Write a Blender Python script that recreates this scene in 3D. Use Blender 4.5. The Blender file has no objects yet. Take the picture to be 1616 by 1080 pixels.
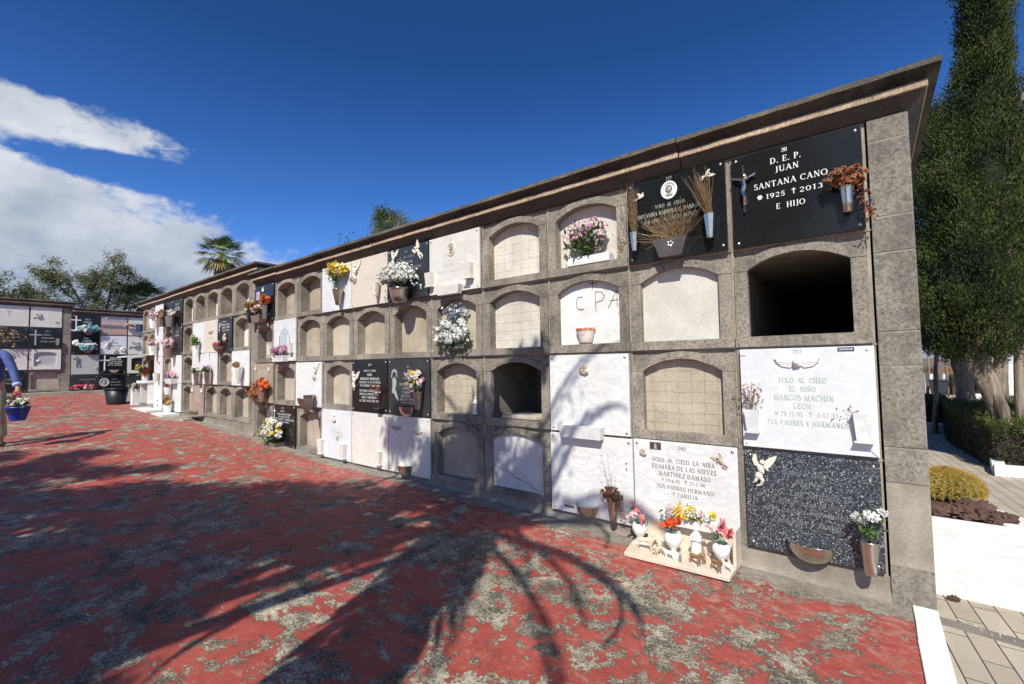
import bpy, bmesh, math, random
from math import sin, cos, pi, radians, sqrt, atan2
from mathutils import Vector, Matrix, noise as mn
random.seed(11)
RND = random
scene = bpy.context.scene
COL = scene.collection

# ------------------------------------------------------------------ helpers
class MB:
    def __init__(s): s.v = []; s.f = []; s.m = []
    def add(s, vs, fs, mat=0):
        o = len(s.v); s.v += [tuple(a) for a in vs]
        for f in fs: s.f.append(tuple(i + o for i in f)); s.m.append(mat)
    def box(s, x0, x1, y0, y1, z0, z1, mat=0):
        s.add([(x0,y0,z0),(x1,y0,z0),(x1,y1,z0),(x0,y1,z0),(x0,y0,z1),(x1,y0,z1),(x1,y1,z1),(x0,y1,z1)],
              [(0,3,2,1),(4,5,6,7),(0,1,5,4),(1,2,6,5),(2,3,7,6),(3,0,4,7)], mat)
    def xform(s, M, start=0):
        for i in range(start, len(s.v)): s.v[i] = tuple(M @ Vector(s.v[i]))
    def prism(s, pts, y0, y1, mat=0):           # pts (x,z) ccw seen from -y
        n = len(pts)
        s.add([(x,y0,z) for x,z in pts] + [(x,y1,z) for x,z in pts],
              [tuple(range(n)), tuple(range(2*n-1, n-1, -1))] + [((i+1)%n, i, n+i, n+(i+1)%n) for i in range(n)], mat)
    def slab(s, pts, z0, z1, mat=0):            # pts (x,y) ccw seen from above
        n = len(pts)
        s.add([(x,y,z0) for x,y in pts] + [(x,y,z1) for x,y in pts],
              [tuple(range(n-1,-1,-1)), tuple(range(n, 2*n))] + [(i, (i+1)%n, n+(i+1)%n, n+i) for i in range(n)], mat)
    def tube(s, pts, rs, n=6, mat=0, cap=True):
        pts = [Vector(p) for p in pts]
        if not hasattr(rs, '__len__'): rs = [rs]*len(pts)
        vs = []; k = len(pts)
        ref = None
        for i, p in enumerate(pts):
            t = (pts[min(i+1,k-1)] - pts[max(i-1,0)])
            if t.length < 1e-9: t = Vector((0,0,1))
            t.normalize()
            if ref is None: ref = t.orthogonal().normalized()
            a = (ref - t*ref.dot(t))
            if a.length < 1e-6: a = t.orthogonal()
            a.normalize(); ref = a
            b = t.cross(a)
            for j in range(n):
                w = 2*pi*j/n; vs.append(p + (a*cos(w) + b*sin(w))*rs[i])
        fs = [(i*n+j, i*n+(j+1)%n, (i+1)*n+(j+1)%n, (i+1)*n+j) for i in range(k-1) for j in range(n)]
        if cap: fs += [tuple(range(n-1,-1,-1)), tuple((k-1)*n+j for j in range(n))]
        s.add(vs, fs, mat)
    def lathe(s, prof, c=(0,0,0), n=12, mat=0, a0=0, a1=2*pi, sx=1, sy=1, wob=0):
        full = abs(a1-a0-2*pi) < 1e-6; m = n if full else n+1
        vs = []
        for r, z in prof:
            for j in range(m):
                w = a0 + (a1-a0)*j/n
                k = 1 + (wob if j % 2 else -wob)
                vs.append((c[0]+r*k*cos(w)*sx, c[1]+r*k*sin(w)*sy, c[2]+z))
        fs = []
        for i in range(len(prof)-1):
            for j in range(n):
                j2 = (j+1) % m
                fs.append((i*m+j, i*m+j2, (i+1)*m+j2, (i+1)*m+j))
        s.add(vs, fs, mat)
    def blob(s, c, r, n=8, mat=0, amp=0.0, fr=3.0, M=None, seed=0):
        if not hasattr(r, '__len__'): r = (r,r,r)
        vs = [];
        for i in range(n+1):
            th = pi*i/n
            for j in range(2*n):
                ph = pi*j/n
                d = Vector((sin(th)*cos(ph), sin(th)*sin(ph), cos(th)))
                k = 1 + amp*mn.noise(d*fr + Vector((seed*3.1, seed*1.7, 0)))
                p = Vector((d.x*r[0]*k, d.y*r[1]*k, d.z*r[2]*k))
                if M: p = M @ p
                vs.append(p + Vector(c))
        m = 2*n
        fs = [(i*m+j, (i+1)*m+j, (i+1)*m+(j+1)%m, i*m+(j+1)%m) for i in range(n) for j in range(m)]
        s.add(vs, fs, mat)
    def leaf(s, p, d, up, L, W, mat=0, bend=0.0):
        p = Vector(p); d = Vector(d).normalized(); sd = d.cross(Vector(up))
        if sd.length < 1e-5: sd = d.orthogonal()
        sd.normalize(); nn = sd.cross(d)
        m = p + d*L*.5 + nn*bend*L
        s.add([p, m + sd*W*.5, p + d*L, m - sd*W*.5], [(0,1,2,3)], mat)
    def bloom(s, c, nrm, r, mat=0, layers=2, petals=6, ruffle=.35):
        nrm = Vector(nrm).normalized(); a = nrm.orthogonal().normalized(); b = nrm.cross(a); c = Vector(c)
        for l in range(layers):
            rr = r*(1-.38*l); lift = r*(.15+.5*l); w0 = RND.random()*6
            for k in range(petals):
                w = w0 + 2*pi*k/petals; dw = pi/petals*1.15
                d0 = a*cos(w)+b*sin(w); d1 = a*cos(w-dw)+b*sin(w-dw); d2 = a*cos(w+dw)+b*sin(w+dw)
                j = 1 + ruffle*(RND.random()-.5)
                u = lift*(.9+ruffle*RND.random()); s.add([c + nrm*lift*.2, c + d1*rr*.60*j + nrm*lift*.7, c + (d0*.72+d1*.36)*rr*.93*j + nrm*u, c + (d0*.72+d2*.36)*rr*.93*j + nrm*u*.95, c + d2*rr*.60*j + nrm*lift*.7], [(0,1,2,3,4)], mat)
    def build(s, name, mats, parent=None, smooth=False, bevel=0, loc=None, rot=None):
        me = bpy.data.meshes.new(name); me.from_pydata(s.v, [], s.f)
        if not isinstance(mats, (list, tuple)): mats = [mats]
        for m in mats: me.materials.append(m)
        me.polygons.foreach_set('material_index', s.m)
        if smooth: me.polygons.foreach_set('use_smooth', [True]*len(s.f))
        me.update()
        o = bpy.data.objects.new(name, me); COL.objects.link(o)
        if parent: o.parent = parent
        if loc: o.location = loc
        if rot: o.rotation_euler = rot
        if bevel:
            b = o.modifiers.new('b','BEVEL'); b.width = bevel; b.segments = 2; b.limit_method = 'ANGLE'; b.angle_limit = .6
        return o

def tag(o, label, cat, group=None, kind=None):
    if label: o['label'] = label
    if cat: o['category'] = cat
    if group: o['group'] = group
    if kind: o['kind'] = kind
    return o
def thing(name, label, cat, loc=(0,0,0), rot=(0,0,0), group=None):
    o = bpy.data.objects.new(name, None); COL.objects.link(o); o.empty_display_size = .1
    o.location = loc; o.rotation_euler = rot
    return tag(o, label, cat, group)
def struct(o): o['kind'] = 'structure'; return o

_skinbin = []
def skin_mesh(chains, sub=2):
    """chains: list of (points, radii); the first is the root; later chains start at a point index (-1 = free)."""
    vs = []; es = []; rs = []; key = {}
    for pts, rad in chains:
        prev = None
        for p, r in zip(pts, rad):
            k = (round(p[0],4), round(p[1],4), round(p[2],4))
            if k not in key: key[k] = len(vs); vs.append(p); rs.append(r)
            i = key[k]
            if prev is not None and prev != i: es.append((prev, i))
            prev = i
    me = bpy.data.meshes.new('skin'); me.from_pydata(vs, es, [])
    o = bpy.data.objects.new('skin_tmp', me); COL.objects.link(o)
    o.modifiers.new('s','SKIN'); 
    sv = me.skin_vertices[0].data if me.skin_vertices else None
    if sv is None:
        bm = bmesh.new(); bm.from_mesh(me); bm.verts.layers.skin.verify(); bm.to_mesh(me); bm.free(); sv = me.skin_vertices[0].data
    for i, r in enumerate(rs):
        sv[i].radius = (r, r) if not hasattr(r,'__len__') else r
    sv[0].use_root = True
    m = o.modifiers.new('u','SUBSURF'); m.levels = sub; m.render_levels = sub
    dg = bpy.context.evaluated_depsgraph_get(); dg.update()
    out = bpy.data.meshes.new_from_object(o.evaluated_get(dg))
    bpy.data.objects.remove(o)
    return out
def skin_obj(name, chains, mat, parent=None, sub=2, loc=None, rot=None, scale=None):
    me = skin_mesh(chains, sub); me.materials.clear(); me.materials.append(mat)
    me.polygons.foreach_set('use_smooth', [True]*len(me.polygons)); me.polygons.foreach_set('material_index', [0]*len(me.polygons))
    o = bpy.data.objects.new(name, me); COL.objects.link(o)
    if parent: o.parent = parent
    if loc: o.location = loc
    if rot: o.rotation_euler = rot
    if scale: o.scale = (scale,)*3
    return o

# ------------------------------------------------------------------ materials
class NT:
    def __init__(s, name):
        s.m = bpy.data.materials.new(name); s.m.use_nodes = True; s.t = s.m.node_tree
        s.b = s.t.nodes['Principled BSDF']; s.tc = s.t.nodes.new('ShaderNodeTexCoord')
        s.geo = None
    def n(s, t, **k):
        x = s.t.nodes.new(t)
        for a, v in k.items():
            if a in x.inputs.keys(): x.inputs[a].default_value = v
            else: setattr(x, a, v)
        return x
    def l(s, a, b): s.t.links.new(a, b)
    def pos(s):
        if not s.geo: s.geo = s.n('ShaderNodeNewGeometry')
        return s.geo.outputs['Position']
    def noise(s, scale, detail=4, rough=.55, dist=0, vec=None, stretch=None):
        v = vec or s.pos()
        if stretch:
            mp = s.n('ShaderNodeMapping'); mp.inputs['Scale'].default_value = stretch; s.l(v, mp.inputs['Vector']); v = mp.outputs['Vector']
        x = s.n('ShaderNodeTexNoise', Scale=scale, Detail=detail, Roughness=rough, Distortion=dist); s.l(v, x.inputs['Vector']); return x.outputs['Fac']
    def vor(s, scale, feature='F1', out='Distance', rnd=1, vec=None):
        x = s.n('ShaderNodeTexVoronoi', Scale=scale, Randomness=rnd); x.feature = feature; s.l(vec or s.pos(), x.inputs['Vector']); return x.outputs[out]
    def ramp(s, fac, stops):
        x = s.n('ShaderNodeValToRGB'); s.l(fac, x.inputs['Fac']); e = x.color_ramp.elements
        while len(e) < len(stops): e.new(.5)
        for i, (p, c) in enumerate(stops):
            e[i].position = p
            e[i].color = (c, c, c, 1) if not hasattr(c, '__len__') else (*c, 1)
        return x.outputs['Color']
    def mix(s, fac, a, b, mode='MIX'):
        x = s.n('ShaderNodeMix', data_type='RGBA', blend_type=mode)
        for sock, v in ((x.inputs[0], fac), (x.inputs[6], a), (x.inputs[7], b)):
            if hasattr(v, 'is_linked'): s.l(v, sock)
            elif hasattr(v, '__len__'): sock.default_value = (*v, 1)
            else: sock.default_value = v
        return x.outputs[2]
    def math(s, op, a, b=0, c=0, clamp=False):
        x = s.n('ShaderNodeMath', operation=op); x.use_clamp = clamp
        for i, v in enumerate((a, b, c)):
            if hasattr(v, 'is_linked'): s.l(v, x.inputs[i])
            else: x.inputs[i].default_value = v
        return x.outputs[0]
    def col(s, c):
        if hasattr(c, 'is_linked'): s.l(c, s.b.inputs['Base Color'])
        else: s.b.inputs['Base Color'].default_value = (*c, 1)
    def bump(s, h, strength=.3, dist=.01):
        x = s.n('ShaderNodeBump', Strength=strength, Distance=dist); s.l(h, x.inputs['Height']); s.l(x.outputs['Normal'], s.b.inputs['Normal'])
    def rough(s, r):
        if hasattr(r, 'is_linked'): s.l(r, s.b.inputs['Roughness'])
        else: s.b.inputs['Roughness'].default_value = r

def rnd_val(k, amt):   # per-object brightness variation
    oi = k.n('ShaderNodeObjectInfo'); return k.math('MULTIPLY_ADD', oi.outputs['Random'], amt, 1-amt/2)

def M_stone(name, c0, c1, dark=.35, scale=1.0):
    k = NT(name)
    big = k.noise(2.3*scale, 5, .6); fine = k.noise(55*scale, 6, .7); pit = k.vor(38*scale); sp = k.noise(160, 2, .5)
    base = k.mix(k.ramp(big, [(.35,0),(.68,1)]), c0, c1)
    base = k.mix(.75, base, k.ramp(fine, [(.34,.28),(.48,.95),(.66,1.5)]), 'MULTIPLY')
    blot = k.ramp(k.math('ADD', k.math('MULTIPLY', k.noise(8, 6, .7), .6), k.math('MULTIPLY', k.noise(2.2, 5, .6, stretch=(1.6,1,.5)), .4)), [(.50,0),(.60,1)])
    base = k.mix(k.math('MULTIPLY', blot, dark), base, (.075,.068,.060))
    stk = k.ramp(k.noise(7, 6, .65, stretch=(1.4,1.4,.12)), [(.50,0),(.68,1)]); base = k.mix(k.math('MULTIPLY', stk, .34), base, (.085,.075,.062))
    spk = k.ramp(sp, [(.63,0),(.69,1)])
    base = k.mix(k.math('MULTIPLY', spk, .35), base, (.38,.35,.30))
    base = k.mix(1.0, base, rnd_val(k, .22), 'MULTIPLY')
    k.col(base); k.rough(.93)
    pits = k.ramp(pit, [(.05,0),(.22,1)])
    h = k.math('ADD', k.math('MULTIPLY', fine, .8), k.math('MULTIPLY', pits, .5))
    k.bump(h, .7, .006)
    return k.m
def M_mortar(name, c0, c1, grid=None, crack=False):
    k = NT(name)
    base = k.mix(k.ramp(k.noise(4,6,.65), [(.35,0),(.65,1)]), c0, c1)
    fine = k.noise(70, 5, .7)
    base = k.mix(.5, base, k.ramp(fine, [(.3,.6),(.7,1.2)]), 'MULTIPLY')
    base = k.mix(1.0, base, rnd_val(k, .16), 'MULTIPLY')
    h = k.math('MULTIPLY', fine, .6)
    h = k.math('ADD', h, k.noise(11, 3, .5))
    if grid:
        sep = k.n('ShaderNodeSeparateXYZ'); 
        w = k.n('ShaderNodeTexNoise', Scale=7.0, Detail=2.0); k.l(k.pos(), w.inputs['Vector'])
        va = k.n('ShaderNodeVectorMath', operation='SCALE'); va.inputs['Scale'].default_value = .035; k.l(w.outputs['Color'], va.inputs[0])
        vb = k.n('ShaderNodeVectorMath', operation='ADD'); k.l(k.pos(), vb.inputs[0]); k.l(va.outputs[0], vb.inputs[1]); k.l(vb.outputs[0], sep.inputs[0])
        ln = None
        for ax, g in ((0, grid[0]), (2, grid[1])):
            t = k.math('PINGPONG', sep.outputs[ax], g/2)
            t = k.math('LESS_THAN', t, .0022)
            ln = t if ln is None else k.math('MAXIMUM', ln, t)
        brk = k.ramp(k.noise(17, 3, .6), [(.36,0),(.5,1)])
        ln = k.math('MULTIPLY', ln, brk)
        base = k.mix(k.math('MULTIPLY', ln, .42), base, (.10,.085,.065))
        h = k.math('SUBTRACT', h, k.math('MULTIPLY', ln, 1.2))
    if crack:
        cr = k.vor(2.3, 'DISTANCE_TO_EDGE', 'Distance'); c = k.ramp(cr, [(0,1),(.012,0)])
        base = k.mix(k.math('MULTIPLY', c, .7), base, (.12,.10,.085))
    k.col(base); k.rough(.95); k.bump(h, .5, .008)
    return k.m
def M_marble(name, c, vein, amt=.5, dirt=.25, rough=.38):
    k = NT(name)
    v = k.noise(3.2, 8, .62, 1.6, stretch=(1,1,2.2)); vv = k.ramp(v, [(.44,0),(.5,1),(.56,0)])
    base = k.mix(k.math('MULTIPLY', vv, amt), c, vein)
    d = k.ramp(k.noise(1.9, 6, .7, stretch=(1.6,1,.6)), [(.48,0),(.75,1)])
    base = k.mix(k.math('MULTIPLY', d, dirt), base, tuple(x*.62 for x in (c[0],c[1]*.93,c[2]*.82)))
    base = k.mix(.25, base, k.ramp(k.noise(120,3,.6), [(.3,.75),(.7,1.15)]), 'MULTIPLY')
    base = k.mix(1.0, base, rnd_val(k, .08), 'MULTIPLY')
    k.col(base); k.rough(rough); return k.m
def M_plain(name, c, rough=.5, metal=0, var=.15, scale=20, bump=.0, spec=None):
    k = NT(name)
    base = k.mix(1.0, c, k.ramp(k.noise(scale, 4, .6), [(.3,1-var),(.7,1+var)]), 'MULTIPLY')
    k.col(base); k.rough(rough); k.b.inputs['Metallic'].default_value = metal
    if bump: k.bump(k.noise(scale*3, 4, .6), bump, .004)
    return k.m
def M_leaf(name, c, c2=None, rough=.6, trans=.0, sc=7):
    k = NT(name)
    c2 = c2 or tuple(x*1.7 for x in c)
    base = k.mix(k.ramp(k.noise(sc, 3, .6), [(.3,0),(.7,1)]), c, c2)
    k.col(base); k.rough(rough); k.b.inputs['Specular IOR Level'].default_value = .25
    if trans:
        tr = k.n('ShaderNodeBsdfTranslucent'); k.l(base, tr.inputs['Color']); mx = k.n('ShaderNodeMixShader'); mx.inputs[0].default_value = trans
        k.l(k.b.outputs[0], mx.inputs[1]); k.l(tr.outputs[0], mx.inputs[2]); k.l(mx.outputs[0], k.t.nodes['Material Output'].inputs['Surface'])
    return k.m

stone   = M_stone('basalt_stone', (.18,.156,.126), (.35,.305,.25), .45)
stoneP  = M_stone('pilaster_stone', (.175,.155,.128), (.32,.285,.235), .42)
stoneC  = M_stone('cornice_stone', (.018,.015,.012), (.085,.066,.048), .6)  # black staining and the recessed band's shade, both put into the colour
stoneH  = M_stone('shaded_header_stone', (.055,.045,.036), (.11,.090,.070), .5)  # shade on header and soffit put into the colour
lip     = M_stone('weathered_lip_stone', (.07,.06,.048), (.17,.145,.115), .8)
strip_m = M_stone('sunlit_molding_stone', (.40,.29,.19), (.55,.41,.28), .25)  # brighter stone: sunlight on the moulding strip put into the colour
joint   = M_mortar('lime_joint', (.24,.205,.16), (.40,.35,.28))
plinth  = M_mortar('rough_render', (.19,.165,.13), (.31,.27,.215))
mort    = M_mortar('tan_mortar', (.33,.275,.205), (.47,.40,.305))
mortl   = M_mortar('pale_mortar', (.42,.365,.28), (.55,.48,.38))
mortg   = M_mortar('scored_mortar', (.39,.33,.245), (.52,.45,.345), (.098,.082))
mortgw  = M_mortar('scored_white_mortar', (.58,.53,.45), (.72,.67,.58), (.105,.09))
whitep  = M_mortar('whitewashed_panel', (.60,.56,.49), (.74,.70,.63))
whitec  = M_mortar('cracked_white_panel', (.62,.60,.58), (.74,.72,.70))
whitew  = M_mortar('bright_whitewash', (.66,.64,.60), (.86,.85,.83))
marble  = M_marble('white_marble', (.76,.75,.73), (.50,.51,.52), .45, .26)
marble2 = M_marble('warm_white_marble', (.74,.71,.65), (.54,.50,.45), .4, .32)
marblev = M_marble('veined_marble', (.73,.735,.74), (.56,.59,.63), .4, .15)
cream   = M_marble('cream_marble', (.70,.62,.52), (.56,.48,.38), .3, .2)
tanm    = M_marble('tan_marble', (.36,.29,.205), (.46,.39,.29), .4, .2)
pinkm   = M_marble('pinkish_marble', (.33,.245,.205), (.42,.33,.28), .4, .2)
greym   = M_marble('grey_marble', (.46,.46,.45), (.36,.36,.36), .3, .2)
ledgem  = M_marble('ledge_marble', (.72,.62,.50), (.58,.47,.35), .35, .35)
def _bg():
    k = NT('black_granite'); s = k.ramp(k.noise(240,2,.5), [(.62,0),(.72,1)])
    k.col(k.mix(k.math('MULTIPLY', s, .35), (.011,.012,.012), (.07,.075,.075)))
    k.rough(k.ramp(k.noise(5,5,.6), [(.3,.10),(.7,.24)])); return k.m
blackg = _bg()
def _dg():
    k = NT('dusty_black_granite'); s = k.ramp(k.noise(3,6,.6), [(.3,0),(.8,1)])
    k.col(k.mix(s, (.022,.024,.026), (.05,.052,.054))); k.rough(.3); return k.m
dustg = _dg()
def _blue():
    k = NT('flecked_blue_granite')
    v = k.n('ShaderNodeTexVoronoi', Scale=190.0); k.l(k.pos(), v.inputs['Vector'])
    sep = k.n('ShaderNodeSeparateColor'); k.l(v.outputs['Color'], sep.inputs[0])
    c = k.ramp(sep.outputs[0], [(0,(.012,.014,.018)),(.45,(.035,.042,.052)),(.7,(.075,.09,.11)),(.90,(.12,.14,.16)),(.985,(.5,.52,.52))])
    f = k.ramp(k.noise(210,3,.6), [(.35,.55),(.7,1.35)])
    k.col(k.mix(.8, c, f, 'MULTIPLY')); k.rough(.22); return k.m
blueg = _blue()
steel   = M_plain('stainless_steel', (.62,.58,.53), .30, 1, .1, 9)
steeld  = M_plain('tarnished_steel', (.42,.36,.31), .33, 1, .25, 14)
chrome  = M_plain('polished_chrome', (.60,.54,.46), .22, 1, .2)
relief  = M_plain('cream_relief', (.72,.66,.56), .55, 0, .12, 60)
relieft = M_plain('tan_relief', (.45,.36,.27), .6, 0, .2, 60)
reliefw = M_plain('white_relief', (.80,.78,.74), .5, 0, .08, 60)
portrait= M_plain('portrait_grey', (.34,.33,.31), .4, 0, .3, 90)
inkw    = M_plain('white_lettering', (.82,.82,.80), .6, 0, .05)
inkdim  = M_plain('faded_silver_lettering', (.36,.37,.37), .5, 0, .1)
inkgr   = M_plain('worn_grey_lettering', (.17,.18,.19), .5, 0, .3)
inkg    = M_plain('sage_lettering', (.34,.42,.36), .7, 0, .15)
inkpg   = M_plain('pale_green_lettering', (.40,.50,.42), .6, 0, .1)
inkd    = M_plain('grey_lettering', (.16,.15,.14), .7, 0, .2)
inkf    = M_plain('faint_lettering', (.56,.55,.54), .7, 0, .1)
inkl    = M_plain('light_carved_lettering', (.72,.68,.60), .7, 0, .1)
inkk    = M_plain('black_scrawl', (.10,.085,.075), .8, 0, .2)
inknum  = M_plain('chalk_number', (.55,.52,.46), .8, 0, .2)
navy    = M_plain('navy_tag', (.02,.035,.09), .4, 0, .1)
greenl  = M_leaf('stem_green', (.045,.085,.022), (.10,.17,.05))
greend  = M_leaf('dark_leaf', (.02,.05,.025), (.05,.11,.055))
greens  = M_leaf('silk_leaf', (.05,.14,.09), (.09,.22,.15))
pink    = M_leaf('pink_petals', (.62,.25,.36), (.78,.48,.55), .6, .2, 40)
palepink= M_leaf('pale_pink_petals', (.72,.50,.50), (.82,.68,.66), .6, .2, 40)
magenta = M_leaf('mauve_petals', (.45,.16,.36), (.62,.34,.52), .6, .2, 40)
rose    = M_leaf('coral_petals', (.66,.13,.14), (.85,.36,.36), .6, .15, 60)
orange  = M_leaf('orange_petals', (.75,.08,.02), (.88,.20,.06), .6, .15, 60)
yellow  = M_leaf('yellow_petals', (.78,.56,.04), (.86,.70,.14), .6, .2, 40)
whitef  = M_leaf('white_petals', (.72,.72,.66), (.84,.83,.80), .6, .25, 40)
bluef   = M_leaf('slate_blue_petals', (.22,.25,.34), (.38,.42,.52), .6, .2, 40)
turq    = M_leaf('turquoise_petals', (.12,.42,.46), (.35,.66,.68), .6, .2, 40)
redf    = M_leaf('crimson_petals', (.35,.02,.04), (.55,.06,.09), .6, .15, 40)
rust    = M_leaf('withered_rust_petals', (.22,.055,.02), (.42,.15,.06), .8, .1, 50)
dryb    = M_leaf('dried_brown_stalks', (.16,.09,.045), (.34,.22,.12), .8, .1, 50)
drytan  = M_leaf('dried_tan_stalks', (.28,.18,.09), (.50,.35,.20), .8, .1, 50)
china   = M_plain('white_china', (.82,.81,.78), .25, 0, .05)
pebble  = M_plain('brown_glaze', (.30,.17,.08), .45, 0, .3, 90)
fawn    = M_plain('fawn_glaze', (.66,.54,.38), .5, 0, .25, 90)
potor   = M_plain('orange_brushed_pot_paint', (.60,.24,.14), .7, 0, .6, 40)
clay    = M_plain('clay_planter', (.20,.13,.10), .6, 0, .3, 30)

# ------------------------------------------------------------------ lettering
# engraved roman capitals: 'l' straight stroke (x0,y0,x1,y1,w), 'a' elliptical arc (cx,cy,rx,ry,a0,a1), 's' foot or head serif (x,y)
TK, TN = .15, .065
def _st(x, y0=0, y1=1, w=TK): return [('l',x,y0,x,y1,w),('s',x,y0),('s',x,y1)]
GL = {
 'A':(.80,[('l',.10,0,.40,1,TN),('l',.40,1,.71,0,TK),('l',.2,.34,.6,.34,TN),('s',.10,0),('s',.71,0)]),
 'B':(.66,_st(.17)+[('l',.15,.97,.32,.97,TN),('l',.15,.50,.32,.50,TN),('l',.15,.03,.32,.03,TN),('a',.32,.735,.2,.235,90,-90),('a',.32,.265,.24,.235,90,-90)]),
 'C':(.76,[('a',.42,.5,.34,.47,45,315),('l',.68,.72,.68,.97,TN)]),
 'D':(.82,_st(.17)+[('l',.15,.97,.36,.97,TN),('l',.15,.03,.36,.03,TN),('a',.36,.5,.36,.47,90,-90)]),
 'E':(.64,_st(.17)+[('l',.15,.97,.58,.97,TN),('l',.15,.52,.46,.52,TN),('l',.15,.03,.60,.03,TN),('l',.57,.97,.57,.80,TN),('l',.60,.03,.60,.22,TN),('l',.45,.42,.45,.62,TN)]),
 'F':(.60,_st(.17)+[('l',.15,.97,.56,.97,TN),('l',.15,.52,.44,.52,TN),('l',.55,.97,.55,.80,TN)]),
 'G':(.80,[('a',.42,.5,.34,.47,45,315),('l',.68,.72,.68,.97,TN),('l',.68,.04,.68,.42,TK),('s',.68,.42)]),
 'H':(.86,_st(.17)+_st(.69)+[('l',.17,.5,.69,.5,TN)]), 'I':(.36,_st(.18)),
 'J':(.42,[('l',.26,1,.26,.15,TK),('s',.26,1),('a',.12,.12,.15,.17,0,-120)]),
 'K':(.78,_st(.17)+[('l',.17,.40,.64,1,TN),('l',.32,.58,.72,0,TK),('s',.64,1),('s',.72,0)]),
 'L':(.62,_st(.17)+[('l',.15,.03,.58,.03,TN),('l',.58,.03,.58,.24,TN)]),
 'M':(.98,[('l',.14,0,.18,1,TN),('l',.18,1,.49,.04,TK),('l',.49,.04,.80,1,TN),('l',.83,0,.81,1,TK),('s',.14,0),('s',.83,0)]),
 'N':(.84,[('l',.16,0,.16,1,TN),('l',.16,1,.69,0,TK),('l',.69,0,.69,1,TN),('s',.16,0),('s',.69,1)]),
 'O':(.86,[('a',.43,.5,.36,.47,0,360)]), 'P':(.62,_st(.17)+[('l',.15,.97,.32,.97,TN),('l',.15,.46,.32,.46,TN),('a',.32,.715,.23,.255,90,-90)]),
 'Q':(.86,[('a',.43,.5,.36,.47,0,360),('l',.45,.15,.80,-.12,TK)]),
 'R':(.72,_st(.17)+[('l',.15,.97,.32,.97,TN),('l',.15,.48,.32,.48,TN),('a',.32,.725,.22,.245,90,-90),('l',.34,.48,.66,0,TK),('s',.66,0)]),
 'S':(.56,[('a',.28,.74,.19,.23,40,262),('a',.28,.27,.21,.24,82,-140),('l',.43,.80,.43,.97,TN),('l',.09,.03,.09,.22,TN)]),
 'T':(.72,_st(.36)+[('l',.05,.97,.67,.97,TN),('l',.05,.97,.05,.78,TN),('l',.67,.97,.67,.78,TN)]),
 'U':(.82,[('l',.17,1,.17,.3,TK),('s',.17,1),('a',.42,.3,.25,.27,180,360),('l',.67,.3,.67,1,TN),('s',.67,1)]),
 'V':(.78,[('l',.10,1,.40,0,TK),('l',.40,0,.68,1,TN),('s',.10,1),('s',.68,1)]),
 'W':(1.1,[('l',.10,1,.34,0,TK),('l',.34,0,.55,1,TN),('l',.55,1,.78,0,TK),('l',.78,0,1.0,1,TN),('s',.10,1),('s',1.0,1)]),
 'X':(.76,[('l',.12,1,.64,0,TK),('l',.12,0,.62,1,TN),('s',.12,1),('s',.64,0),('s',.12,0),('s',.62,1)]),
 'Y':(.74,[('l',.10,1,.38,.48,TK),('l',.38,.48,.64,1,TN),('l',.38,0,.38,.5,TK),('s',.38,0),('s',.10,1),('s',.64,1)]),
 'Z':(.68,[('l',.10,.97,.60,.97,TN),('l',.60,.97,.10,.03,TK),('l',.10,.03,.62,.03,TN),('l',.62,.03,.62,.22,TN)]),
 '0':(.58,[('a',.29,.5,.22,.47,0,360)]), '1':(.44,_st(.24)+[('l',.24,1,.08,.86,TN)]),
 '2':(.56,[('a',.27,.72,.19,.25,160,-35),('l',.43,.58,.08,.05,TN),('l',.07,.05,.50,.05,.11)]),
 '3':(.54,[('a',.25,.75,.17,.22,140,-80),('a',.25,.27,.20,.25,80,-150)]),
 '4':(.58,[('l',.36,1,.05,.30,TN),('l',.04,.30,.54,.30,TN),('l',.38,0,.38,1,TK),('s',.38,0)]),
 '5':(.54,[('l',.14,.95,.47,.95,.10),('l',.14,.95,.12,.52,TN),('a',.25,.31,.20,.29,125,-150)]),
 '6':(.56,[('a',.29,.29,.20,.27,0,360),('a',.50,.45,.41,.52,95,190)]), '7':(.54,[('l',.06,.95,.50,.95,.10),('l',.50,.95,.20,0,TK)]),
 '8':(.56,[('a',.28,.74,.16,.22,0,360),('a',.28,.27,.20,.25,0,360)]), '9':(.56,[('a',.27,.69,.20,.28,0,360),('a',.06,.53,.41,.50,-80,15)]),
 '-':(.36,[('l',.05,.42,.31,.42,.09)]), '.':(.26,[('l',.13,0,.13,.13,.15)]), ' ':(.34,[])}
GL['\u00d1'] = (.84, GL['N'][1]+[('l',.28,1.14,.42,1.20,TN),('l',.42,1.20,.58,1.13,TN)])
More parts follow.
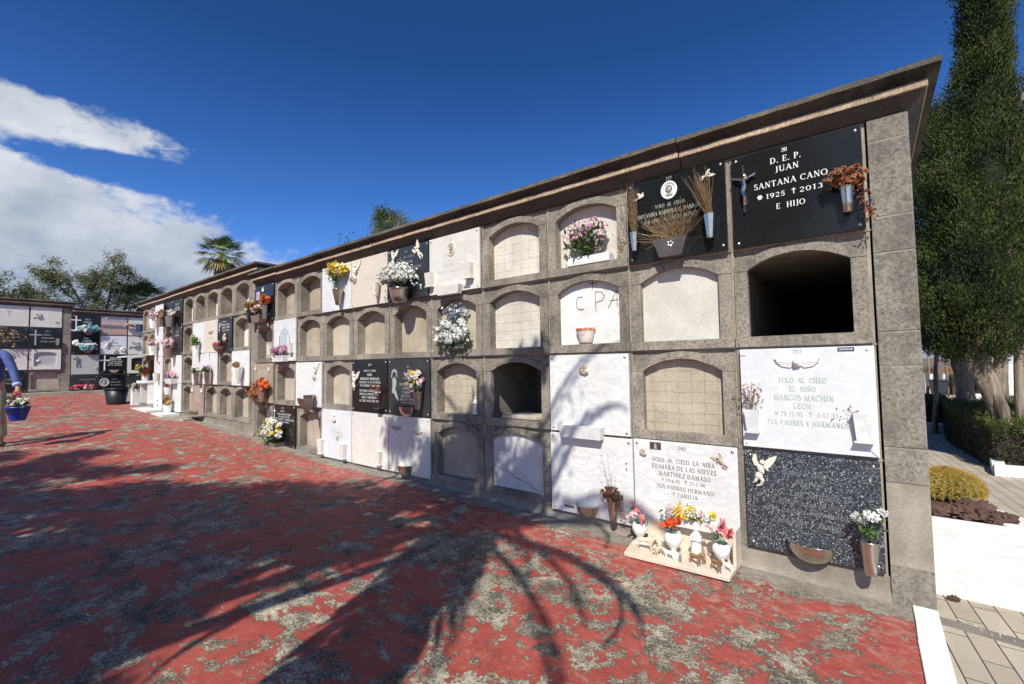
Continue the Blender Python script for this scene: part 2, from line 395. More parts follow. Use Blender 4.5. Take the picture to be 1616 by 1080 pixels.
def roman_into(mb, s, h, width=None, mat=0, cx=0, cz=0, y=0):
    gap = .10; tot = sum(GL[c][0]+gap for c in s)-gap; k = (width/tot) if width else h; x = cx-tot*k/2; z = cz-h/2; ly = [y]
    kt = max(h, min(k, h*1.25))
    def quad(x0,z0,x1,z1,w0,w1=None):
        w1 = w0 if w1 is None else w1; d = Vector((x1-x0, z1-z0)); 
        if d.length < 1e-6: return
        n = Vector((-d.y, d.x)).normalized(); ly[0] -= .00002
        mb.add([(x0-n.x*w0/2,ly[0],z0-n.y*w0/2),(x1-n.x*w1/2,ly[0],z1-n.y*w1/2),(x1+n.x*w1/2,ly[0],z1+n.y*w1/2),(x0+n.x*w0/2,ly[0],z0+n.y*w0/2)], [(0,1,2,3)], mat)
    for c in s:
        w, st = GL[c]
        for q in st:
            if q[0] == 'l': quad(x+q[1]*k, z+q[2]*h, x+q[3]*k, z+q[4]*h, q[5]*kt)
            elif q[0] == 's': quad(x+(q[1]-.13)*k, z+abs(q[2]*h-.02*h), x+(q[1]+.13)*k, z+abs(q[2]*h-.02*h), .05*kt)
            else:
                N = max(4, int(abs(q[6]-q[5])/26)); pts = []
                for i in range(N+1):
                    a = radians(q[5]+(q[6]-q[5])*i/N); pts.append((x+(q[1]+q[3]*cos(a))*k, z+(q[2]+q[4]*sin(a))*h, TN+(TK-TN)*abs(cos(a))**1.4))
                ly[0] -= .00002; vs = []
                for i, (px, pz, w_) in enumerate(pts):
                    p0 = pts[max(0,i-1)]; p1 = pts[min(N,i+1)]; n = Vector((-(p1[1]-p0[1]), p1[0]-p0[0]))
                    if abs(q[6]-q[5]) > 359 and i in (0,N): n = Vector((-1,0)) if i == 0 else Vector((-1,0)); 
                    n = n.normalized()*w_*kt/2; vs += [(px-n.x,ly[0],pz-n.y),(px+n.x,ly[0],pz+n.y)]
                mb.add(vs, [(2*i,2*i+2,2*i+3,2*i+1) for i in range(N)], mat)
        x += (w+gap)*k
def text_into(mb, s, h, width=None, shear=0, bold=0, mat=0, cx=0, cz=0, y=0):
    if not shear and all(c in GL for c in s): return roman_into(mb, s, h, width, mat, cx, cz, y)
    cu = bpy.data.curves.new('t','FONT'); cu.body = s; cu.size = h*1.38; cu.align_x = 'CENTER'; cu.align_y = 'CENTER'
    cu.resolution_u = 3; cu.shear = shear; cu.offset = bold; cu.space_character = 1.05
    o = bpy.data.objects.new('t', cu); COL.objects.link(o)
    dg = bpy.context.evaluated_depsgraph_get(); dg.update()
    me = bpy.data.meshes.new_from_object(o.evaluated_get(dg))
    bpy.data.objects.remove(o); bpy.data.curves.remove(cu)
    if not me.vertices: return
    xs = [v.co.x for v in me.vertices]; ys = [v.co.y for v in me.vertices]
    w = max(xs)-min(xs); mx = (max(xs)+min(xs))/2; my = (max(ys)+min(ys))/2
    k = width/w if width else 1
    mb.add([((v.co.x-mx)*k+cx, y, (v.co.y-my)+cz) for v in me.vertices], [tuple(p.vertices) for p in me.polygons], mat)
    bpy.data.meshes.remove(me)
def serif_bar(mb, x, z, w, y): mb.add([(x-w/2,y,z-.0012),(x+w/2,y,z-.0012),(x+w/2,y,z+.0012),(x-w/2,y,z+.0012)], [(0,1,2,3)])
def cross_into(mb, cx, cz, h, y=0, t=None, w=None, mat=0):
    t = t or h*.14; w = w or h*.6
    mb.add([(cx-t/2,y,cz-h/2),(cx+t/2,y,cz-h/2),(cx+t/2,y,cz+h/2),(cx-t/2,y,cz+h/2)], [(0,1,2,3)], mat)
    mb.add([(cx-w/2,y-.0004,cz+h*.14),(cx+w/2,y-.0004,cz+h*.14),(cx+w/2,y-.0004,cz+h*.14+t),(cx-w/2,y-.0004,cz+h*.14+t)], [(0,1,2,3)], mat)
def scrawl(mb, strokes, r, y=0, mat=0):
    for st in strokes: mb.tube([(x, y, z) for x, z in st], r, 5, mat)

# ------------------------------------------------------------------ ground
GP = [(-60,.80),(-20.85,.78),(-16.3,.55),(-12.7,.45),(-10.6,.39),(-8.7,.31),(-6.4,.20),(-4,.165),(-2.4,.12),(-1,.10),(.3,.08),(60,.08)]
def gz(x):
    for (a, za), (b, zb) in zip(GP, GP[1:]):
        if a <= x <= b:
            t = (x-a)/(b-a); return za + (zb-za)*t
    return .8 if x < 0 else .08
def sheet(name, xs, ys, dz, mat, hole=None):
    mb = MB(); vs = [(x, y, gz(x)+dz) for y in ys for x in xs]; n = len(xs)
    fs = [(j*n+i, j*n+i+1, (j+1)*n+i+1, (j+1)*n+i) for j in range(len(ys)-1) for i in range(n-1)]
    mb.add(vs, fs); return struct(mb.build(name, mat))
def _earth():
    k = NT('dry_earth'); k.col(k.mix(k.ramp(k.noise(1.5,8,.65), [(.35,0),(.65,1)]), (.10,.08,.06), (.19,.155,.115))); k.rough(.95)
    k.bump(k.noise(30,6,.7), .5, .02); return k.m
sheet('ground', [-600,-60,-20.85,-16.3,-12.7,-10.6,-8.7,-6.4,-4,-2.4,-1,.3,5,60,600], [-600,-40,0,40,600], -.035, _earth())

def _paint():
    k = NT('peeling_red_floor_paint')
    big = k.noise(.55, 3, .5); a = k.noise(3.5, 11, .66, .5, stretch=(1,1.05,1)); b = k.noise(11, 9, .74, .25); micro = k.noise(95, 4, .7)
    c3 = k.noise(31, 8, .8)
    m = k.math('ADD', k.math('MULTIPLY', a, .50), k.math('ADD', k.math('MULTIPLY', b, .40), k.math('MULTIPLY', big, .12)))
    m = k.math('ADD', m, k.math('MULTIPLY', c3, .10))
    m = k.math('ADD', m, k.math('MULTIPLY', k.math('SUBTRACT', micro, .5), .06))
    sep = k.n('ShaderNodeSeparateXYZ'); k.l(k.pos(), sep.inputs[0])
    # paint was never laid over the cement fillet along the wall, and is worn to bare cement near it
    wy = k.math('ADD', sep.outputs[1], k.math('MULTIPLY', k.math('SUBTRACT', k.noise(3.5,6,.7), .5), .30))
    mr = k.n('ShaderNodeMapRange'); mr.inputs['From Min'].default_value = -.26; mr.inputs['From Max'].default_value = -.12; k.l(wy, mr.inputs['Value']); near = mr.outputs['Result']
    bd = k.n('ShaderNodeMapRange'); bd.inputs['From Min'].default_value = -1.0; bd.inputs['From Max'].default_value = -.45; k.l(wy, bd.inputs['Value'])
    m2 = k.math('SUBTRACT', k.math('ADD', m, k.math('MULTIPLY', bd.outputs['Result'], .022)), k.math('MULTIPLY', near, .12))
    wr = k.n('ShaderNodeMapRange'); wr.inputs['From Min'].default_value = -3.2; wr.inputs['From Max'].default_value = -.2; k.l(sep.outputs[0], wr.inputs['Value']); m2 = k.math('SUBTRACT', m2, k.math('MULTIPLY', wr.outputs['Result'], .012))
    paint = k.ramp(m2, [(.545,0),(.551,1)])
    # the red itself: fresh, chalky and scuffed
    red = k.mix(k.ramp(k.noise(5,8,.7), [(.32,0),(.68,1)]), (.29,.042,.029), (.44,.088,.062))
    red = k.mix(.5, red, k.ramp(k.noise(60,6,.75), [(.3,.65),(.7,1.25)]), 'MULTIPLY')
    scf = k.math('ADD', k.noise(13,9,.78, .4, stretch=(.8,1.2,1)), k.math('MULTIPLY', bd.outputs['Result'], .07))
    scuff = k.ramp(scf, [(.54,0),(.66,1)])
    red = k.mix(k.math('MULTIPLY', scuff, .62), red, (.42,.27,.22))
    chip = k.ramp(k.noise(75,4,.7), [(.67,0),(.70,1)]); red = k.mix(k.math('MULTIPLY', chip, .7), red, (.42,.36,.28))
    # bare weathered cement with dark lichen and exposed aggregate
    cem = k.mix(k.ramp(k.noise(3.1,8,.68), [(.36,0),(.62,1)]), (.25,.215,.155), (.50,.435,.325))
    lich = k.ramp(k.math('ADD', k.math('MULTIPLY', k.noise(62,8,.8), .62), k.math('MULTIPLY', k.noise(5.2,7,.7), .50)), [(.52,0),(.60,1)])
    cem = k.mix(k.math('MULTIPLY', lich, .84), cem, (.030,.030,.022))
    cem = k.mix(.8, cem, k.ramp(k.noise(95,6,.8), [(.38,.16),(.5,.95),(.60,1.6)]), 'MULTIPLY')
    pale = k.ramp(k.noise(1.7,7,.7,.5), [(.60,0),(.66,1)])
    cem = k.mix(k.math('MULTIPLY', pale, .45), cem, (.42,.38,.30))
    dusty = k.mix(k.ramp(k.noise(26,6,.7), [(.35,0),(.65,1)]), (.20,.165,.135), (.33,.29,.25))
    cem = k.mix(k.math('MULTIPLY', near, .8), cem, dusty)
    col = k.mix(paint, cem, red)
    rim = k.ramp(m2, [(.530,0),(.540,1),(.548,0)])
    col = k.mix(k.math('MULTIPLY', rim, .22), col, (.40,.34,.28))
    k.col(col)
    k.rough(k.math('SUBTRACT', .95, k.math('MULTIPLY', paint, .30)))
    h = k.math('ADD', k.math('MULTIPLY', k.noise(60,7,.8), .9), k.math('MULTIPLY', paint, .5))
    k.bump(h, .9, .008); return k.m
xs = [-24,-20.85,-18.5,-16.3,-14.5,-12.7,-10.6,-8.7,-6.4,-4,-2.4,-1,.14]
sheet('plaza_floor', xs, [-30,-12,-6,-3,-1.5,0,.02], 0, _paint())
sheet('plaza_floor', [-24,-20.85,-18.5,-16.3], [.02,6,14], 0, bpy.data.materials['peeling_red_floor_paint'])
def _tiles():
    k = NT('ribbed_paving')
    sep = k.n('ShaderNodeSeparateXYZ'); k.l(k.pos(), sep.inputs[0])
    xr = k.math('ADD', sep.outputs[0], k.math('MULTIPLY', sep.outputs[1], .10))
    cx = k.n('ShaderNodeCombineXYZ'); k.l(sep.outputs[1], cx.inputs[0]); k.l(xr, cx.inputs[1])
    br = k.n('ShaderNodeTexBrick', Scale=1.0); k.l(cx.outputs[0], br.inputs['Vector'])
    for nme, v in (('Mortar Size',.0035),('Brick Width',.42),('Row Height',.107),('Mortar Smooth',.2)): br.inputs[nme].default_value = v
    br.inputs['Color1'].default_value = (.40,.335,.25,1); br.inputs['Color2'].default_value = (.48,.41,.315,1); br.inputs['Mortar'].default_value = (.055,.045,.035,1)
    c = k.mix(.7, br.outputs['Color'], k.ramp(k.noise(3,8,.7), [(.3,.65),(.7,1.15)]), 'MULTIPLY')
    c = k.mix(.4, c, k.ramp(k.noise(150,4,.7), [(.3,.7),(.7,1.2)]), 'MULTIPLY')
    k.col(c); k.rough(.9); k.bump(k.math('SUBTRACT', k.noise(90,4,.6), k.math('MULTIPLY', br.outputs['Fac'], 2)), .4, .004); return k.m
tiles = _tiles()
mb = MB(); mb.slab([(.22,-14),(12,-14),(12,9.6),(.22,9.6)], .03, .08)
struct(mb.build('pavement', tiles))
mb = MB(); mb.slab([(.22,-.135),(3.5,-.51),(3.5,-.42),(.22,-.045)], .06, .0845)
struct(mb.build('pavement_band', M_mortar('cement_band', (.16,.14,.115), (.24,.21,.175))))
mb = MB()
mb.v = []; 
N = 26
for i in range(N):
    y0 = .02-6*i/N; y1 = .02-6*(i+1)/N
    w0 = .006*mn.noise(Vector((i*.7,1,0))); w1 = .006*mn.noise(Vector(((i+1)*.7,1,0)))
    mb.slab([(.135+w1,y1),(.245,y1),(.245,y0),(.135+w0,y0)], .02, .098)
struct(mb.build('kerb', M_mortar('painted_kerb_white', (.70,.69,.66), (.84,.83,.80)), bevel=.006))
# white-washed bed slab with a planting pocket
bed = MB()
bed.slab([(.12,.29),(2.2,.31),(2.2,1.86),(.12,1.86)], .05, .15)
bed.slab([(.82,1.86),(2.2,1.86),(1.35,1.9),(.98,2.24),(.68,2.66),(.60,2.6)], .05, .15)
bed_o = tag(bed.build('garden_bed', whitew, bevel=.008), 'whitewashed concrete border of the cactus bed at the end of the wall', 'garden bed')
soil = MB(); soil.slab([(.12,1.86),(.82,1.86),(.60,2.6),(.12,3.1)], .05, .125)
soil.build('soil', M_mortar('red_volcanic_soil', (.07,.035,.025), (.13,.07,.05)), bed_o)
asph = M_mortar('asphalt', (.045,.045,.048), (.075,.075,.078))
mb = MB(); mb.slab([(-8,10.2),(60,10.2),(60,16.6),(-8,16.6)], .03, .075); struct(mb.build('road', asph))
mb = MB(); mb.slab([(-8,16.6),(60,16.6),(60,30),(-8,30)], .03, .12); struct(mb.build('pavement', tiles))

# ------------------------------------------------------------------ niche walls
def niche(parent, x0, x1, z0, z1, depth=.07, panel=mort, cavity=False, num=None, numfx=.5, frame=stone, pname='sealing_panel', margin=.12, tilt=0):
    w = x1-x0; h = z1-z0; j = lambda a=.004: RND.uniform(-a, a)
    m = w*margin; xl = x0+m+j(); xr = x1-m+j(); sz = z0+.105*h+j(.003); sp = z0+.775*h+j(.003); cr = z0+.905*h+j(.003)
    N = 14; cx = (xl+xr)/2; hw = (xr-xl)/2; rise = cr-sp; R = (hw*hw+rise*rise)/(2*rise); cz = cr-R; a = math.asin(min(1,hw/R))
    intr = [(cx+R*sin(-a+2*a*i/N), cz+R*cos(-a+2*a*i/N)) for i in range(N+1)]
    intr = [(x+.003*mn.noise(Vector((x*31,z*31,x0))), z+.005*mn.noise(Vector((x*23,z*19,z0)))) for x, z in intr]
    ex = [(max(x0+.008, min(x1-.008, cx+(x-cx)*(1+.112/w))), z+.052+.006*(1-abs(i-N/2)/(N/2))) for i,(x,z) in enumerate(intr)]
    ex[0] = (x0+.010, sp); ex[-1] = (x1-.010, sp)
    ex.insert(1, (x0+.010, sp+.035)); ex.insert(len(ex)-1, (x1-.010, sp+.035))
    intr2 = [intr[0]] + [(intr[0][0]+.001, intr[0][1]+.001)] + intr[1:-1] + [(intr[-1][0]-.001, intr[-1][1]+.001)] + [intr[-1]]
    mb = MB(); f = -.004 + j(.003)
    # arch stone
    vs = [(x,f,z) for x,z in intr2] + [(x,f,z) for x,z in ex] + [(x,.03,z) for x,z in ex] + [(x,depth,z) for x,z in intr2]
    n = len(intr2); fs = []
    for i in range(n-1):
        fs += [(i, i+1, n+i+1, n+i), (n+i, n+i+1, 2*n+i+1, 2*n+i), (i+1, i, 3*n+i, 3*n+i+1)]
    mb.add(vs, fs)
    # spandrels behind the arch stone
    vs = [(x,.018,z) for x,z in ex] + [(x,.018,z1) for x,z in ex]
    mb.add(vs, [(i, i+1, n+i+1, n+i) for i in range(n-1)])
    # posts and sill
    g = sp-.003
    mb.box(x0+.010, xl, f+j(.002), max(depth,.03), sz, g); mb.box(xr, x1-.010, f+j(.002), max(depth,.03), sz, g)
    mb.box(x0+.004, x1-.004, -.016+j(.003), max(depth,.03), z0+.006, sz+.001)
    o = mb.build('niche', frame, parent)
    b = o.modifiers.new('b','BEVEL'); b.width = .004; b.segments = 1; b.limit_method = 'ANGLE'; b.angle_limit = .9
    if cavity:
        c = MB(); D = cavity; e = .09
        X0, X1, Z0, Z1 = xl-e, xr+e, sz-.03, cr+.02
        c.add([(X0,depth,Z0),(X1,depth,Z0),(X1,depth,Z1),(X0,depth,Z1),(X0,D,Z0),(X1,D,Z0),(X1,D,Z1),(X0,D,Z1)],
              [(4,5,6,7),(0,4,7,3),(1,2,6,5),(0,1,5,4),(3,7,6,2)])
        c.build('cavity', plinth, o)
    else:
        p = MB(); y = depth-.002
        pts = [(xl-.004, sz-.004), (xr+.004, sz-.004)] + [(x,z+.004) for x,z in reversed(intr)]
        p.prism(pts, y, y+.06); p.build(pname, panel, o)
    if num:
        t = MB(); text_into(t, num, .026, cx=x0+w*numfx, cz=cr+.027, y=f-.0015); t.build('number', inknum, o)
    return o

def wall_shell(name, label, cols, rows, covered, x0, x1, zbase, ztop, D, loc=(0,0,0), rz=0, ends=(.242,), pil=None, zfun=None, cor=(.15,.092), right_end=True, side='right'):
    W = thing(name, label, 'burial wall', loc, (0,0,rz))
    # covered cells: plain facing stones with a hairline gap
    fc = MB()
    for (c, r) in covered:
        a, b = cols[c]; z0, z1 = rows[r]
        fc.box(a+.004, b-.004, .002, .06, z0+.003, z1-.003)
    if covered: fc.build('facing_stone', stone, W)
    jt = MB()
    edges = sorted({round(v,4) for c in cols for v in c})
    zs = rows[0][1]; zb = rows[-1][0]
    for e in edges: jt.box(e-.0095, e+.0095, .010, .05, zb, zs)
    for r in rows: jt.box(x0+.01, x1-.02, .0055, .05, r[0]-.007, r[0]+.007)
    jt.build('mortar_joint', joint, W)
    # shell (back, ends, inner floor and top)
    sh = MB()
    sh.box(x0, x1, D-.1, D, zbase-.4, zs+.05); sh.box(x0, x0+.06, .02, D-.1, zbase-.4, zs+.05); sh.box(x1-.06, x1, .03, D-.1, zbase-.4, zs+.05)
    sh.build('shell', stone, W)
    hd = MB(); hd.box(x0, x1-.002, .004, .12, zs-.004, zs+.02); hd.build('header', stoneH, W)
    return W, zs

def cornice(W, x0, x1, zs, D, o1=.15, o2=.092, seg=1.28, left=False, right=True):
    prof = [(-.02,zs),(.012,zs+.004),(.03,zs+.022),(.055,zs+.045),(.075,zs+.072),(o2-.006,zs+.076),(o2,zs+.080),(o2,zs+.116),(o2-.012,zs+.121),(o2-.008,zs+.140),(.112,zs+.158),(.138,zs+.168),(o1,zs+.172),(o1,zs+.204),(o1-.03,zs+.212),(-.1,zs+.216)]
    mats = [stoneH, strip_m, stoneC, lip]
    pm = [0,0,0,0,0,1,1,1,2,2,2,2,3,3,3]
    mb = MB(); x = x1; k = 0
    while x > x0+.01:
        a = max(x0, x-seg*RND.uniform(.8,1.15)); a = x0 if a-x0 < .5 else a
        xa = a+.004; xb = x-.004; n = max(2, int((xb-xa)/.09)); jo = RND.uniform(-.005,.005); jz = RND.uniform(-.005,.005)
        sdx = [xa+(xb-xa)*i/n for i in range(n+1)]
        endr = right and k == 0; endl = left and a == x0
        vs = []
        for i, X in enumerate(sdx):
            for q, (o, z) in enumerate(prof):
                e = .0035*mn.noise(Vector((X*9, q*2.3, zs))) + (.004*mn.noise(Vector((X*30, q*5.1, 3))) if q in (6,7,11,12,13) else 0)
                XX = X + (o if (endr and i == n) else 0) - (o if (endl and i == 0) else 0)
                vs.append((XX, -(o+jo+e), z+jz+e*.8))
        m = len(prof)
        for q in range(m-1):
            mb.add([], [])
            for i in range(n):
                mb.f.append((len(mb.v)+i*m+q, len(mb.v)+(i+1)*m+q, len(mb.v)+(i+1)*m+q+1, len(mb.v)+i*m+q+1)); mb.m.append(pm[q])
        base = len(mb.v); mb.v += vs
        for (flag, i0, sgn) in ((endr, n, 1), (endl, 0, -1)):
            if flag:   # mitred return along the end of the block
                b2 = len(mb.v); X = sdx[i0]
                for yy in (D,):
                    for q, (o, z) in enumerate(prof): mb.v.append((X+sgn*o, yy, z+jz))
                for q in range(m-1): mb.f.append((base+i0*m+q, b2+q, b2+q+1, base+i0*m+q+1)); mb.m.append(pm[q])
        if not endr: mb.f.append(tuple(base+n*m+q for q in range(m))); mb.m.append(2)
        if not endl: mb.f.append(tuple(base+q for q in range(m-1,-1,-1))); mb.m.append(2)
        x = a; k += 1
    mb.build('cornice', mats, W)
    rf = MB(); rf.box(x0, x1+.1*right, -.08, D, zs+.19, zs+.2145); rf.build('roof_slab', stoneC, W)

# ---- block one (nearest)
bx = [.025,-.755,-1.553,-2.362,-3.200,-4.010,-4.802,-5.616,-6.404,-7.200,-7.985,-8.74]
cols1 = [(bx[i+1], bx[i]) for i in range(11)]
bz = [3.022,2.338,1.625,.915,.22]
rows1 = [(bz[i+1], bz[i]) for i in range(4)]
# code: plaque cells 'P', otherwise (depth, panel)
N_ = {
 (0,1):dict(cavity=2.3, depth=.05), 
 (1,1):dict(depth=.045, panel=whitep), (1,2):dict(depth=.055, panel=mortg, num='279'),
 (2,0):dict(depth=.085, panel=whitep, num='273'), (2,1):dict(depth=.05, panel=whitew),
 (3,0):dict(depth=.085, panel=mortgw), (3,1):dict(depth=.085, panel=mortgw), (3,2):dict(cavity=.95, depth=.04), (3,3):dict(depth=.03, panel=whitec, num='272', numfx=.55),
 (4,1):dict(depth=.08, panel=mortl), (4,2):dict(depth=.11, panel=mortg, num='267'), (4,3):dict(depth=.08, panel=mort, num='268'),
 (5,1):dict(depth=.12, panel=mort, num='262'), (6,1):dict(depth=.12, panel=mort, num='258'),
 (7,1):dict(depth=.10, panel=mortl, num='254'), (7,2):dict(depth=.11, panel=mortl, num='255'),
 (8,0):dict(depth=.15, panel=mort), (8,1):dict(depth=.10, panel=mort), (8,3):dict(depth=.12, panel=mort),
 (9,0):dict(depth=.15, panel=mort), (9,2):dict(depth=.13, panel=mortl),
 (10,1):dict(depth=.14, panel=mort), (10,3):dict(depth=.15, panel=whitep)}
cov = [(c,r) for c in range(11) for r in range(4) if (c,r) not in N_]
W1, zs1 = wall_shell('burial_wall', 'nearest grey stone burial wall with four tiers of arched niches under a moulded cornice', cols1, rows1, cov, -8.75, .243, .1, 3.25, 2.4)
for (c, r), kw in N_.items(): niche(W1, *cols1[c], *rows1[r], **kw)
cornice(W1, -8.74, .243, 3.026, 2.4)
pz = [.10,.314,.79,1.001,1.488,1.696,2.18,2.402,2.875,3.024]
pl = MB(); pl.box(.047, .2405, -.0095, .25, .0, 3.02)
pl.build('pilaster_joint', joint, W1)
for a, b in zip(pz, pz[1:]):
    q = MB(); jj = RND.uniform(-.003,.003)
    q.box(.045, .2425, -.012+jj, .45, a+.0035-(.12 if a < .2 else 0), b-.0035); 
    q.build('pilaster_block', stoneP, W1, bevel=.005)
side = MB(); side.box(.18,.2405,.455,2.38,0,3.03); side.build('end_face', stoneP, W1)
def plinth_strip(W, x0, x1, zt, mat=plinth, amp=.012, zf=gz, name='plinth'):
    mb = MB(); n = max(2,int((x1-x0)/.12)); rows = 5
    vs = []
    for i in range(n+1):
        x = x0+(x1-x0)*i/n; g = zf(x)
        for r in range(rows+1):
            t = r/rows; z = zt-(zt-g+.02)*t
            y = -.002-.03*max(0,t-.45)**1.0-.07*max(0,t-.82)/.18*(.6+.6*mn.noise(Vector((x*1.5,0,7)))) + amp*mn.noise(Vector((x*5,z*9,0)))
            if r == 0: y = -.001
            vs.append((x, y, z))
    m = rows+1
    mb.add(vs, [(i*m+r+1, (i+1)*m+r+1, (i+1)*m+r, i*m+r) for i in range(n) for r in range(rows)])
    mb.build(name, mat, W, smooth=True)
plinth_strip(W1, -8.75, .046, .227)

# ---- block two (stepped up, further along)
cx2 = [-8.80,-9.755,-10.501,-11.24,-11.97,-12.70,-13.45,-14.16,-14.86,-15.52,-16.15]
cols2 = [(cx2[i+1], cx2[i]) for i in range(10)]
cols2[0] = (-9.755, -8.955)
bz2 = [3.225,2.558,1.870,1.204,.52]
rows2 = [(bz2[i+1], bz2[i]) for i in range(4)]
N2 = {(0,0):dict(depth=.20, panel=whitep),(0,1):dict(depth=.16, panel=whitep),(0,3):dict(depth=.15, panel=mortl),
 (1,0):dict(depth=.22, panel=whitep),(1,2):dict(depth=.12, panel=mort),(1,3):dict(depth=.13, panel=mort),
 (2,0):dict(depth=.16, panel=whitep),(2,3):dict(depth=.12, panel=mortl),
 (3,0):dict(depth=.30, panel=mort),
 (4,0):dict(depth=.14, panel=whitep),(4,1):dict(depth=.11, panel=mort),(4,2):dict(depth=.14, panel=mort),(4,3):dict(depth=.12, panel=mort),
 (6,1):dict(depth=.12, panel=mort),(6,2):dict(depth=.07, panel=mort),(6,3):dict(depth=.10, panel=mort),
 (8,0):dict(depth=.06, panel=whitew),(8,1):dict(depth=.10, panel=whitep),(8,2):dict(depth=.14, panel=mortl),(8,3):dict(depth=.12, panel=mort),
 (9,0):dict(depth=.07, panel=mort),(9,1):dict(depth=.07, panel=mort),(9,2):dict(depth=.07, panel=mortl),(9,3):dict(depth=.08, panel=mortl)}
cov2 = [(c,r) for c in range(10) for r in range(4) if (c,r) not in N2]
W2, zs2 = wall_shell('burial_wall', 'second burial wall block, stepped up beyond the nearest one, with tall narrow-looking niches', cols2, rows2, cov2, -16.2, -8.76, .3, 3.4, 2.4)
for (c, r), kw in N2.items(): niche(W2, *cols2[c], *rows2[r], **kw)
cornice(W2, -16.2, -8.62, 3.225, 2.4, left=True)
q = MB(); q.box(-8.953, -8.757, .0, .2, .35, 3.22); q.build('pier', stoneP, W2, bevel=.004)
plinth_strip(W2, -16.2, -8.755, .527, plinth)

# ---- far wall across the end of the plaza (faces the viewer)
R90 = pi/2
def far_block(label, edges, zb, n, NN, ztop, D, xa, xb):
    cols = [(edges[i], edges[i+1]) for i in range(len(edges)-1)]
    rows = [(zb+.68*(3-i), zb+.68*(4-i)) for i in range(4)]
    cov = [(c,r) for c in range(len(cols)) for r in range(4) if (c,r) not in NN]
    W, zs = wall_shell('burial_wall', label, cols, rows, cov, xa, xb, .5, ztop, D, (-20.85,0,0), R90)
    for (c, r), kw in NN.items(): niche(W, *cols[c], *rows[r], **kw)
    plinth_strip(W, xa, xb, zb+.006, plinth, zf=lambda x: .78)
    return W, cols, rows
W3, cols3, rows3 = far_block('left burial wall block across the far end of the plaza, taller and stepped forward', [-4.07,-3.32,-2.57,-1.82,-1.07], .895, 4,
    {(3,3):dict(depth=.06, panel=mort, margin=.09)}, 3.8, 2.2, -4.1, -.86)
cornice(W3, -4.1, -.86, rows3[0][1]+.0, 2.2)
for a in [i*.34 for i in range(9)]:
    q = MB(); q.box(-1.06, -.862, -.014, .2, .72+a, .72+a+.333 if a < 2.7 else 3.61); q.build('pier_block', stoneP, W3, bevel=.005)
W4, cols4, rows4 = far_block('right burial wall block across the far end of the plaza, lower, beside the corner', [-.855,-.135,.60,1.33,2.06], .715, 4,
    {(2,3):dict(depth=.06, panel=mort, margin=.09), (3,1):dict(depth=.08, panel=mort),(3,2):dict(depth=.08, panel=mort),(3,3):dict(depth=.08, panel=mort),(3,0):dict(depth=.08, panel=mort)}, 3.7, 2.2, -.856, 2.1)
cornice(W4, -.856, 2.1, rows4[0][1], 2.2)

